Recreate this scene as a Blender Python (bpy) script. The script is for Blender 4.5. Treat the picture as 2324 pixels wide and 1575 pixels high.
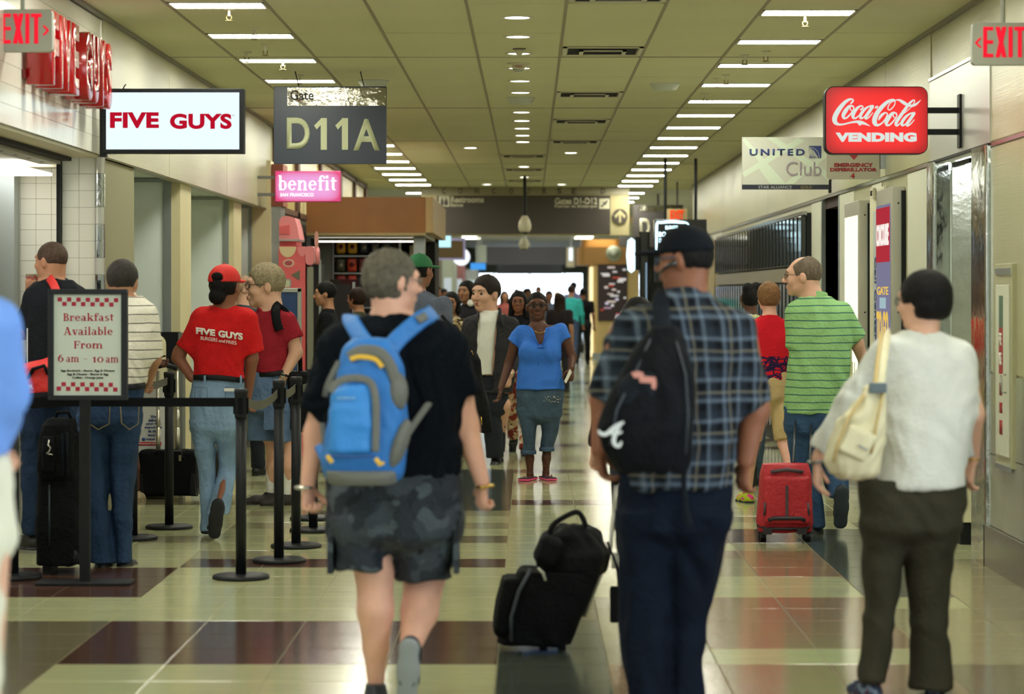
import bpy, math, random
import numpy as np
from mathutils import Vector, Matrix
random.seed(7)
rng = np.random.RandomState(11)
S = bpy.context.scene
for o in list(bpy.data.objects): bpy.data.objects.remove(o)
CX, CY, F, H = 1202.0, 663.0, 5700.0, 1.6      # vanishing point, focal length in px, lens height

# ------------------------------------------------------------------ camera, world, exposure
cd = bpy.data.cameras.new('camera'); cam = bpy.data.objects.new('camera', cd); S.collection.objects.link(cam)
cam.location = (0, 0, H); cam.rotation_euler = (math.radians(90), 0, 0)
cd.sensor_fit = 'HORIZONTAL'; cd.sensor_width = 36; cd.lens = F*36/2324
cd.shift_x = (1162-CX)/2324; cd.shift_y = -(787.5-CY)/2324
cd.dof.use_dof = True; cd.dof.focus_distance = 18.3; cd.dof.aperture_fstop = 2.7
cd.clip_end = 400
S.camera = cam
w = bpy.data.worlds.new('world'); S.world = w; w.use_nodes = True
w.node_tree.nodes['Background'].inputs[0].default_value = (.78, .90, 1, 1)
w.node_tree.nodes['Background'].inputs[1].default_value = 4.5
S.view_settings.view_transform = 'Standard'; S.view_settings.look = 'None'
S.view_settings.exposure = 0.0; S.view_settings.gamma = 1; S.view_settings.use_curve_mapping = False
LAMP = (1.0, .99, .84); LAMP_E = 46.0

# ------------------------------------------------------------------ materials
MATS = {}
def srgb(c):
    if isinstance(c, str): c = [int(c[i:i+2], 16)/255 for i in (0, 2, 4)]
    return tuple(((x/12.92) if x <= .04045 else ((x+.055)/1.055)**2.4) for x in c) + (1,)
def mat(name, col, rough=.6, metal=0, spec=.5, em=0, emcol=None, bump=None, var=0, vscale=8, alpha=1, trans=0, sss=0, coat=0, aniso=0):
    """col: sRGB hex; bump=(scale,strength); var = tonal variation"""
    if name in MATS: return MATS[name]
    m = bpy.data.materials.new(name); m.use_nodes = True; MATS[name] = m
    nt = m.node_tree; b = nt.nodes['Principled BSDF']
    c = srgb(col)
    b.inputs['Base Color'].default_value = c
    b.inputs['Roughness'].default_value = rough; b.inputs['Metallic'].default_value = metal
    b.inputs['Specular IOR Level'].default_value = spec
    if coat: b.inputs['Coat Weight'].default_value = coat; b.inputs['Coat Roughness'].default_value = .05
    if trans: b.inputs['Transmission Weight'].default_value = trans
    if sss: b.inputs['Subsurface Weight'].default_value = sss; b.inputs['Subsurface Radius'].default_value = (.02, .008, .004); b.inputs['Subsurface Scale'].default_value = .5
    if aniso: b.inputs['Anisotropic'].default_value = aniso
    if em:
        b.inputs['Emission Color'].default_value = srgb(emcol or col); b.inputs['Emission Strength'].default_value = em
    tc = nt.nodes.new('ShaderNodeTexCoord')
    if var:
        n = nt.nodes.new('ShaderNodeTexNoise'); n.inputs['Scale'].default_value = vscale; n.inputs['Detail'].default_value = 4
        nt.links.new(tc.outputs['Object'], n.inputs['Vector'])
        r = nt.nodes.new('ShaderNodeMapRange'); r.inputs[1].default_value = .3; r.inputs[2].default_value = .7
        r.inputs[3].default_value = 1-var; r.inputs[4].default_value = 1+var
        nt.links.new(n.outputs['Fac'], r.inputs[0])
        mx = nt.nodes.new('ShaderNodeMix'); mx.data_type = 'RGBA'; mx.blend_type = 'MULTIPLY'; mx.inputs[0].default_value = 1
        mx.inputs[6].default_value = c
        nt.links.new(r.outputs[0], mx.inputs[7]); nt.links.new(mx.outputs[2], b.inputs['Base Color'])
    if bump:
        n = nt.nodes.new('ShaderNodeTexNoise'); n.inputs['Scale'].default_value = bump[0]; n.inputs['Detail'].default_value = 5
        nt.links.new(tc.outputs['Object'], n.inputs['Vector'])
        bp = nt.nodes.new('ShaderNodeBump'); bp.inputs['Strength'].default_value = bump[1]; bp.inputs['Distance'].default_value = .02
        nt.links.new(n.outputs['Fac'], bp.inputs['Height']); nt.links.new(bp.outputs['Normal'], b.inputs['Normal'])
    return m
def emit(name, col=None, e=1.0):
    if name in MATS: return MATS[name]
    m = bpy.data.materials.new(name); m.use_nodes = True; MATS[name] = m
    nt = m.node_tree; nt.nodes.clear()
    o = nt.nodes.new('ShaderNodeOutputMaterial'); s = nt.nodes.new('ShaderNodeEmission')
    s.inputs[0].default_value = srgb(col) if isinstance(col, str) else (*col, 1); s.inputs[1].default_value = e
    nt.links.new(s.outputs[0], o.inputs[0]); return m
def fabric(name, col, rough=.9, b=.5, var=.10, spec=.2):
    return mat(name, col, rough=rough, spec=spec, bump=(55, b), var=var, vscale=14)
class NT:
    """tiny node helper for pattern materials"""
    def __init__(s, m): s.t = m.node_tree; s.b = s.t.nodes['Principled BSDF']
    def n(s, kind, **kw):
        x = s.t.nodes.new(kind)
        for k, v in kw.items(): setattr(x, k, v)
        return x
    def l(s, a, b): s.t.links.new(a, b)
    def math(s, op, a, b=0.0, c=None):
        x = s.n('ShaderNodeMath', operation=op)
        for i, v in enumerate((a, b) if c is None else (a, b, c)):
            if isinstance(v, (int, float)): x.inputs[i].default_value = v
            else: s.l(v, x.inputs[i])
        return x.outputs[0]
    def mix(s, f, a, b):
        x = s.n('ShaderNodeMix', data_type='RGBA')
        for i, v in ((0, f), (6, a), (7, b)):
            if isinstance(v, (int, float)): x.inputs[i].default_value = v
            elif isinstance(v, str): x.inputs[i].default_value = srgb(v)
            else: s.l(v, x.inputs[i])
        return x.outputs[2]
    def xyz(s):
        tc = s.n('ShaderNodeTexCoord'); sp = s.n('ShaderNodeSeparateXYZ'); s.l(tc.outputs['Object'], sp.inputs[0])
        return tc.outputs['Object'], sp.outputs[0], sp.outputs[1], sp.outputs[2]
    def noise(s, v, sc, d=3):
        x = s.n('ShaderNodeTexNoise'); x.inputs['Scale'].default_value = sc; x.inputs['Detail'].default_value = d
        s.l(v, x.inputs['Vector']); return x.outputs['Fac']

# ------------------------------------------------------------------ object helpers
def link(o, parent=None):
    S.collection.objects.link(o)
    if parent is not None: o.parent = parent
    return o
def tag(o, label=None, cat=None, group=None, kind=None):
    if label: o['label'] = label
    if cat: o['category'] = cat
    if group: o['group'] = group
    if kind: o['kind'] = kind
    return o
def empty(name, label, cat, loc, group=None):
    o = bpy.data.objects.new(name, None); link(o); o.location = loc; o.empty_display_size = .1
    return tag(o, label, cat, group)
def mesh_np(name, V, Fc, m, parent=None, smooth=True, mi=None):
    me = bpy.data.meshes.new(name)
    V = np.asarray(V, dtype=np.float32); Fc = np.asarray(Fc, dtype=np.int32)
    me.vertices.add(len(V)); me.vertices.foreach_set('co', V.ravel())
    k = Fc.shape[1]; n = len(Fc)
    me.loops.add(n*k); me.loops.foreach_set('vertex_index', Fc.ravel())
    me.polygons.add(n); me.polygons.foreach_set('loop_start', np.arange(0, n*k, k, dtype=np.int32))
    me.polygons.foreach_set('loop_total', np.full(n, k, dtype=np.int32))
    me.polygons.foreach_set('use_smooth', np.full(n, smooth))
    me.update(calc_edges=True)
    for x in (m if isinstance(m, (list, tuple)) else [m]): me.materials.append(x)
    if mi is not None: me.polygons.foreach_set('material_index', np.asarray(mi, dtype=np.int32))
    return link(bpy.data.objects.new(name, me), parent)
class MB:
    """collects simple solids, builds ONE mesh"""
    def __init__(s): s.v = []; s.f = []; s.sm = []
    def add(s, v, f, smooth=False):
        n = len(s.v); s.v += [tuple(x) for x in v]; s.f += [tuple(i+n for i in q) for q in f]; s.sm += [smooth]*len(f); return s
    def box(s, x0, x1, y0, y1, z0, z1):
        v = [(x, y, z) for z in (z0, z1) for y in (y0, y1) for x in (x0, x1)]
        return s.add(v, [(0,2,3,1),(4,5,7,6),(0,1,5,4),(2,6,7,3),(0,4,6,2),(1,3,7,5)])
    def hexa(s, b, t):   # 4 bottom pts, 4 top pts
        return s.add(list(b)+list(t), [(3,2,1,0),(4,5,6,7),(0,1,5,4),(1,2,6,5),(2,3,7,6),(3,0,4,7)])
    def cyl(s, p0, p1, r0, r1=None, n=16, cap=True):
        r1 = r0 if r1 is None else r1
        p0, p1 = Vector(p0), Vector(p1); d = (p1-p0).normalized()
        a = d.orthogonal().normalized(); b = d.cross(a)
        v = []
        for p, r in ((p0, r0), (p1, r1)):
            v += [p+(a*math.cos(t)+b*math.sin(t))*r for t in [2*math.pi*i/n for i in range(n)]]
        f = [(i, (i+1) % n, n+(i+1) % n, n+i) for i in range(n)]
        s.add(v, f, True)
        if cap: s.add(v[:n], [tuple(reversed(range(n)))]); s.add(v[n:], [tuple(range(n))])
        return s
    def tube(s, pts, r, n=8, closed=False, flat=None):
        """r: float or list; flat=(width vec factor): ribbon-like oval"""
        P = [Vector(p) for p in pts]; m = len(P)
        R = r if isinstance(r, (list, tuple)) else [r]*m
        v = []; up = None
        for i in range(m):
            a = P[i-1] if (i > 0 or closed) else P[i]; b = P[(i+1) % m] if (i < m-1 or closed) else P[i]
            d = (b-a).normalized()
            if up is None: up = d.orthogonal().normalized() if flat is None else Vector(flat)
            side = d.cross(up).normalized()
            u = side.cross(d).normalized()
            if flat is None: up = u
            for j in range(n):
                t = 2*math.pi*j/n
                v.append(P[i]+(side*math.cos(t))*R[i]+(u*math.sin(t))*R[i]*(1 if flat is None else .16))
        f = []
        for i in range(m if closed else m-1):
            for j in range(n):
                f.append((i*n+j, i*n+(j+1) % n, ((i+1) % m)*n+(j+1) % n, ((i+1) % m)*n+j))
        if not closed: f.append(tuple(reversed(range(n)))); f.append(tuple(range((m-1)*n, m*n)))
        return s.add(v, f, True)
    def lathe(s, prof, c=(0, 0, 0), n=24, axis='z'):
        v = []
        for r, h in prof:
            for j in range(n):
                t = 2*math.pi*j/n; x, y = r*math.cos(t), r*math.sin(t)
                v.append((c[0]+x, c[1]+y, c[2]+h) if axis == 'z' else ((c[0]+x, c[1]+h, c[2]+y) if axis == 'y' else (c[0]+h, c[1]+x, c[2]+y)))
        m = len(prof)
        f = [(i*n+j, i*n+(j+1) % n, (i+1)*n+(j+1) % n, (i+1)*n+j) for i in range(m-1) for j in range(n)]
        f.append(tuple(reversed(range(n)))); f.append(tuple(range((m-1)*n, m*n)))
        return s.add(v, f, True)
    def prism(s, poly, y0, y1):
        """poly in XZ, extruded in y (poly ccw or cw); faces are n-gons"""
        n = len(poly)
        v = [(x, y0, z) for x, z in poly]+[(x, y1, z) for x, z in poly]
        f = [tuple(range(n)), tuple(reversed(range(n, 2*n)))]+[(i, n+i, n+(i+1) % n, (i+1) % n) for i in range(n)]
        return s.add(v, f)
    def rbox(s, x0, x1, y0, y1, z0, z1, r, n=5, ax='y'):
        """box with rounded corners in the plane across ax"""
        A = (x0, x1, z0, z1) if ax == 'y' else ((x0, x1, y0, y1) if ax == 'z' else (y0, y1, z0, z1))
        poly = []
        for cx, cz, t0 in ((A[1]-r, A[3]-r, 0), (A[0]+r, A[3]-r, 90), (A[0]+r, A[2]+r, 180), (A[1]-r, A[2]+r, 270)):
            for i in range(n+1):
                t = math.radians(t0+90*i/n); poly.append((cx+r*math.cos(t), cz+r*math.sin(t)))
        k = len(poly)
        lo, hi = {'y': (y0, y1), 'z': (z0, z1), 'x': (x0, x1)}[ax]
        P = lambda a, b, h: (a, h, b) if ax == 'y' else ((a, b, h) if ax == 'z' else (h, a, b))
        v = [P(a, b, lo) for a, b in poly]+[P(a, b, hi) for a, b in poly]
        return s.add(v, [tuple(range(k)), tuple(reversed(range(k, 2*k)))]+[(i, k+i, k+(i+1) % k, (i+1) % k) for i in range(k)])
    def build(s, name, m, parent=None, bev=0, label=None):
        me = bpy.data.meshes.new(name); me.from_pydata(s.v, [], s.f)
        me.polygons.foreach_set('use_smooth', s.sm); me.update()
        import bmesh
        bm = bmesh.new(); bm.from_mesh(me); bmesh.ops.recalc_face_normals(bm, faces=bm.faces); bm.to_mesh(me); bm.free()
        me.materials.append(m)
        o = link(bpy.data.objects.new(name, me), parent)
        if bev:
            x = o.modifiers.new('b', 'BEVEL'); x.width = bev; x.segments = 2; x.limit_method = 'ANGLE'
        if label: o['label'] = label
        return o
def W(px, py, Z): return ((px-CX)*Z/F, Z, H-(py-CY)*Z/F)
def flip_mesh_text(body, bold=0, extrude=.002, shear=0, spacing=1.0):
    cu = bpy.data.curves.new('t', 'FONT'); cu.body = body; cu.size = 1; cu.offset = bold; cu.extrude = 0; cu.shear = shear
    cu.space_character = spacing; cu.resolution_u = 5
    o = bpy.data.objects.new('t', cu); S.collection.objects.link(o)
    bpy.context.view_layer.update()
    me = bpy.data.meshes.new_from_object(o.evaluated_get(bpy.context.evaluated_depsgraph_get()))
    bpy.data.objects.remove(o); bpy.data.curves.remove(cu)
    return me
def text(name, body, box, m, parent, y=0, bold=.0, shear=0, spacing=1.0, face='-y', th=.003, warp=None):
    """lettering fitted in box=(x0,x1,z0,z1) of the plane; face: '-y' (towards the lens) or '+x'/'-x' on side walls (box then in y)"""
    me = flip_mesh_text(body, bold, 0, shear, spacing)
    n = len(me.vertices); co = np.empty(n*3, np.float32); me.vertices.foreach_get('co', co); co = co.reshape(-1, 3)
    mn, mx = co.min(0), co.max(0)
    u = (co[:, 0]-mn[0])/(mx[0]-mn[0]); v = (co[:, 1]-mn[1])/max(mx[1]-mn[1], 1e-6)
    a = box[0]+u*(box[1]-box[0]); c = box[2]+v*(box[3]-box[2])
    out = np.zeros_like(co)
    if face == '-y': out[:, 0] = a; out[:, 1] = y; out[:, 2] = c
    else: out[:, 0] = y; out[:, 1] = a; out[:, 2] = c
    if warp: out = warp(out)
    me.vertices.foreach_set('co', out.ravel()); me.materials.clear(); me.materials.append(m); me.update()
    me.name = name; o = link(bpy.data.objects.new(name, me), parent)
    sm = o.modifiers.new('s', 'SOLIDIFY'); sm.thickness = th; sm.offset = 0
    return o

# ------------------------------------------------------------------ implicit surfaces (bodies, clothes, soft bags)
f32 = np.float32
def sminf(a, b, k):
    if k <= 0: return np.minimum(a, b)
    h = np.maximum(k-np.abs(a-b), 0)/k
    return np.minimum(a, b)-h*h*k*.25
class Prim: pass
def cone(p0, p1, r0, r1, flat0=False, flat1=False, sq=None):
    """tapered capsule; sq=(axis, factor) squashes the section along axis"""
    q = Prim(); p0 = np.array(p0, float); p1 = np.array(p1, float); rm = max(r0, r1)*1.05
    q.lo = np.minimum(p0, p1)-rm*max(1, sq[1] if sq else 1); q.hi = np.maximum(p0, p1)+rm*max(1, sq[1] if sq else 1)
    ba = p1-p0; L = max(np.linalg.norm(ba), 1e-5); n = ba/L
    if sq is not None: ax = np.array(sq[0], float); ax /= np.linalg.norm(ax); fac = sq[1]
    def ev(X, Y, Z):
        x, y, z = X-p0[0], Y-p0[1], Z-p0[2]
        t = (x*n[0]+y*n[1]+z*n[2])/L; tc = np.clip(t, 0, 1)
        x, y, z = x-tc*ba[0], y-tc*ba[1], z-tc*ba[2]
        if sq is not None:
            c = x*ax[0]+y*ax[1]+z*ax[2]; c2 = c*(1/fac-1)
            x, y, z = x+c2*ax[0], y+c2*ax[1], z+c2*ax[2]
        d = np.sqrt(x*x+y*y+z*z)-(r0+(r1-r0)*tc)
        if sq is not None and fac < 1: d = d*fac**.5
        if flat1: d = np.maximum(d, (t-1)*L)
        if flat0: d = np.maximum(d, -t*L)
        return d
    q.ev = ev; return q
def ell(c, r, R=None):
    q = Prim(); c = np.array(c, float); r = np.array(r, float)
    e = r if R is None else np.sqrt(((R*r)**2).sum(1))
    q.lo = c-e; q.hi = c+e; m = r.min()
    def ev(X, Y, Z):
        x, y, z = X-c[0], Y-c[1], Z-c[2]
        if R is not None: x, y, z = R[0,0]*x+R[1,0]*y+R[2,0]*z, R[0,1]*x+R[1,1]*y+R[2,1]*z, R[0,2]*x+R[1,2]*y+R[2,2]*z
        k1 = np.sqrt((x/r[0])**2+(y/r[1])**2+(z/r[2])**2)
        k2 = np.sqrt((x/r[0]**2)**2+(y/r[1]**2)**2+(z/r[2]**2)**2)+1e-6
        return k1*(k1-1)/k2
    q.ev = ev; return q
def rbx(c, hf, rr, R=None):
    q = Prim(); c = np.array(c, float); hf = np.array(hf, float)
    e = hf if R is None else (np.abs(R)*hf).sum(1)
    q.lo = c-e; q.hi = c+e
    def ev(X, Y, Z):
        x, y, z = X-c[0], Y-c[1], Z-c[2]
        if R is not None: x, y, z = R[0,0]*x+R[1,0]*y+R[2,0]*z, R[0,1]*x+R[1,1]*y+R[2,1]*z, R[0,2]*x+R[1,2]*y+R[2,2]*z
        a, b, d = np.abs(x)-hf[0]+rr, np.abs(y)-hf[1]+rr, np.abs(z)-hf[2]+rr
        return np.sqrt(np.maximum(a, 0)**2+np.maximum(b, 0)**2+np.maximum(d, 0)**2)+np.minimum(np.maximum(a, np.maximum(b, d)), 0)-rr
    q.ev = ev; return q
def loft(rows, p=2.3, rot=0):
    """rows (z, cx, cy, a, b): stacked superellipses"""
    q = Prim(); A = np.array(sorted(rows), float)
    q.lo = np.array([(A[:, 1]-A[:, 3]).min(), (A[:, 2]-A[:, 4]).min(), A[0, 0]]); q.hi = np.array([(A[:, 1]+A[:, 3]).max(), (A[:, 2]+A[:, 4]).max(), A[-1, 0]])
    if rot: e = A[:, 3:5].max()*1.2; q.lo[:2] = (A[:, 1].min()-e, A[:, 2].min()-e); q.hi[:2] = (A[:, 1].max()+e, A[:, 2].max()+e)
    cr, sr = math.cos(rot), math.sin(rot)
    zz = np.linspace(A[0, 0], A[-1, 0], 80)
    def smooth(c):
        t = np.interp(zz, A[:, 0], A[:, c]); k = np.array([1, 2, 3, 2, 1])/9.; tp = np.pad(t, 2, mode='edge'); return np.convolve(tp, k, 'valid')
    T = [smooth(c) for c in (1, 2, 3, 4)]
    def ev(X, Y, Z):
        cx, cy, a, b = [np.interp(Z, zz, t) for t in T]
        x, y = X-cx, Y-cy
        if rot: x, y = x*cr+y*sr, -x*sr+y*cr
        m = np.minimum(a, b)
        x, y = np.abs(x)/a, np.abs(y)/b
        d = ((x**p+y**p)**(1/p)-1)*m
        return np.maximum(d, np.maximum(Z-A[-1, 0], A[0, 0]-Z))
    q.ev = ev; return q
ORD = ['nearest', 'second', 'third', 'fourth', 'fifth', 'sixth', 'seventh', 'eighth', 'ninth', 'tenth', 'eleventh', 'twelfth', 'thirteenth', 'fourteenth', 'fifteenth', 'sixteenth', 'seventeenth', 'eighteenth', 'nineteenth']
def taper(R):
    """hip rows closed with a rounded underside so the legs grow out of them"""
    z, cx, cy, a, b = min(R); return list(R)+[(z-.025, cx, cy, a*.86, b*.86), (z-.055, cx, cy, a*.5, b*.6), (z-.07, cx, cy, a*.15, b*.25)]
class SDF:
    def __init__(s): s.ops = []
    def add(s, p, k=.02): s.ops.append((p, k, 1)); return s
    def sub(s, p, k=.01): s.ops.append((p, k, -1)); return s
    def build(s, name, m, parent, h=.01, fine=(), disp=0, dscale=1.0, dseed=0, label=None, iso=0.0):
        ad = [o for o in s.ops if o[2] > 0]
        lo = np.min([o[0].lo for o in ad], 0)-.012-h*2; hi = np.max([o[0].hi for o in ad], 0)+.012+h*2
        ax = []
        for i in range(3):
            br = []
            for f_ in fine:
                a, b = max(f_[0][i], lo[i]), min(f_[1][i], hi[i])
                if b > a: br.append((a, b, f_[2]))
            pts = [lo[i]]
            while pts[-1] < hi[i]:
                st = h
                for a, b, hh in br:
                    if a <= pts[-1] < b: st = min(st, hh)
                    elif pts[-1] < a < pts[-1]+st: st = max(a-pts[-1], hh)
                pts.append(pts[-1]+st)
            ax.append(np.array(pts, f32))
        X, Y, Z = ax
        G = np.full((len(X), len(Y), len(Z)), .5, f32)
        for p, k, sg in s.ops:
            mg = k+.012
            a = [max(0, int(np.searchsorted(A, p.lo[i]-mg))-1) for i, A in enumerate(ax)]
            b = [min(len(A), int(np.searchsorted(A, p.hi[i]+mg))+1) for i, A in enumerate(ax)]
            if any(b[i] <= a[i] for i in range(3)): continue
            d = p.ev(X[a[0]:b[0], None, None], Y[None, a[1]:b[1], None], Z[None, None, a[2]:b[2]]).astype(f32)
            sl = G[a[0]:b[0], a[1]:b[1], a[2]:b[2]]
            G[a[0]:b[0], a[1]:b[1], a[2]:b[2]] = sminf(sl, d, k) if sg > 0 else -sminf(-sl, d, k)
        V, Q = surfnets(G-f32(iso), X, Y, Z)
        if len(V) == 0: raise ValueError('empty '+name)
        o = mesh_np(name, V, Q, m, parent)
        if disp:
            me = o.data; n = len(me.vertices); N = np.empty(n*3, f32); me.vertices.foreach_get('normal', N); N = N.reshape(-1, 3)
            o_ = folds(V, dscale, dseed)*disp
            me.vertices.foreach_set('co', (V+N*o_[:, None]).astype(f32).ravel()); me.update()
        if label: o['label'] = label
        return o
def folds(V, sc=1.0, seed=0):
    r = np.random.RandomState(100+seed); x, y, z = V[:, 0]*sc, V[:, 1]*sc, V[:, 2]*sc
    wx = .05*np.sin(13*z+5*x+seed)+.03*np.sin(21*x+9*z); wz = .05*np.sin(11*x+7*y+1.3*seed)+.03*np.sin(23*z+6*x)
    t = 0
    for i in range(6):
        a = r.uniform(0, 6.28); kx, ky, kz = r.normal(0, 38), r.normal(0, 30), r.normal(0, 24)
        t = t+np.sin(kx*(x+wx)+ky*y+kz*(z+wz)+a)/(1+.25*i)
    return np.clip(t*.4, -1, 1)-.25
def surfnets(G, X, Y, Z):
    I = (G < 0); s = I.astype(np.int8)
    c = s[:-1]+s[1:]; c = c[:, :-1]+c[:, 1:]; c = c[:, :, :-1]+c[:, :, 1:]
    act = (c > 0) & (c < 8)
    i, j, k = np.nonzero(act); n = len(i)
    idx = np.full(act.shape, -1, np.int32); idx[i, j, k] = np.arange(n)
    P = np.zeros((n, 3), f32); cnt = np.zeros(n, f32)
    cor = {}
    for a in (0, 1):
        for b in (0, 1):
            for d in (0, 1): cor[a, b, d] = G[i+a, j+b, k+d]
    ed = [((0,b,d),(1,b,d),0) for b in (0,1) for d in (0,1)]+[((a,0,d),(a,1,d),1) for a in (0,1) for d in (0,1)]+[((a,b,0),(a,b,1),2) for a in (0,1) for b in (0,1)]
    for p, q, ax in ed:
        u, v = cor[p], cor[q]; m = (u < 0) != (v < 0)
        t = np.where(m, u/np.where(m, u-v, 1), 0).astype(f32)
        for e in range(3): P[:, e] += np.where(m, t if e == ax else p[e], 0)
        cnt += m
    P /= cnt[:, None]
    co = np.stack([A[q]+P[:, e]*(A[q+1]-A[q]) for e, (A, q) in enumerate(((X, i), (Y, j), (Z, k)))], 1)
    Fs = []
    for ax in range(3):
        if ax == 0: a, b = I[:-1, 1:-1, 1:-1], I[1:, 1:-1, 1:-1]; o = [(0,0,0),(0,1,0),(0,1,1),(0,0,1)]
        elif ax == 1: a, b = I[1:-1, :-1, 1:-1], I[1:-1, 1:, 1:-1]; o = [(0,0,0),(0,0,1),(1,0,1),(1,0,0)]
        else: a, b = I[1:-1, 1:-1, :-1], I[1:-1, 1:-1, 1:]; o = [(0,0,0),(1,0,0),(1,1,0),(0,1,0)]
        x, y, z = np.nonzero(a != b); fl = a[x, y, z]
        q = np.stack([idx[x+p[0], y+p[1], z+p[2]] for p in o], 1)
        q[~fl] = q[~fl][:, ::-1]; Fs.append(q)
    return co, np.concatenate(Fs)
def rotm(yaw=0, pitch=0, roll=0):
    """yaw turns +Y towards +X; pitch looks up; columns = right, forward, up"""
    cy, sy = math.cos(yaw), math.sin(yaw); cp, sp = math.cos(pitch), math.sin(pitch); cr, sr = math.cos(roll), math.sin(roll)
    Rz = np.array([[cy, sy, 0], [-sy, cy, 0], [0, 0, 1.]]); Rx = np.array([[1, 0, 0], [0, cp, -sp], [0, sp, cp]]); Ry = np.array([[cr, 0, sr], [0, 1, 0], [-sr, 0, cr]])
    return Rz@Rx@Ry
# ------------------------------------------------------------------ people
SK = dict(light='D6A890', pink='E0AD98', tan='B07F62', brown='8A5A44', dark='5A382A', olive='A5785A')
def skin(k): return mat('skin_'+k, SK[k], rough=.5, spec=.35, sss=.12, var=.06, vscale=18)
def hairm(k, c):
    m = mat('hair_'+k, c, rough=.6, spec=.18, var=.30, vscale=45); t = NT(m)
    if not any(n.type == 'BUMP' for n in m.node_tree.nodes):
        tc = t.n('ShaderNodeTexCoord'); mp = t.n('ShaderNodeMapping'); mp.inputs['Scale'].default_value = (150, 150, 26); t.l(tc.outputs['Object'], mp.inputs[0])
        n = t.noise(mp.outputs[0], 1.0, 3); bp = t.n('ShaderNodeBump'); bp.inputs['Strength'].default_value = .9; bp.inputs['Distance'].default_value = .008; t.l(n, bp.inputs['Height']); t.l(bp.outputs[0], t.b.inputs['Normal'])
    return m
def V3(*a): return np.array(a, float)
def unit(v): v = np.array(v, float); return v/np.linalg.norm(v)
def box_of(c, r, h): c = np.array(c); return (c-r, c+r, h)
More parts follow.
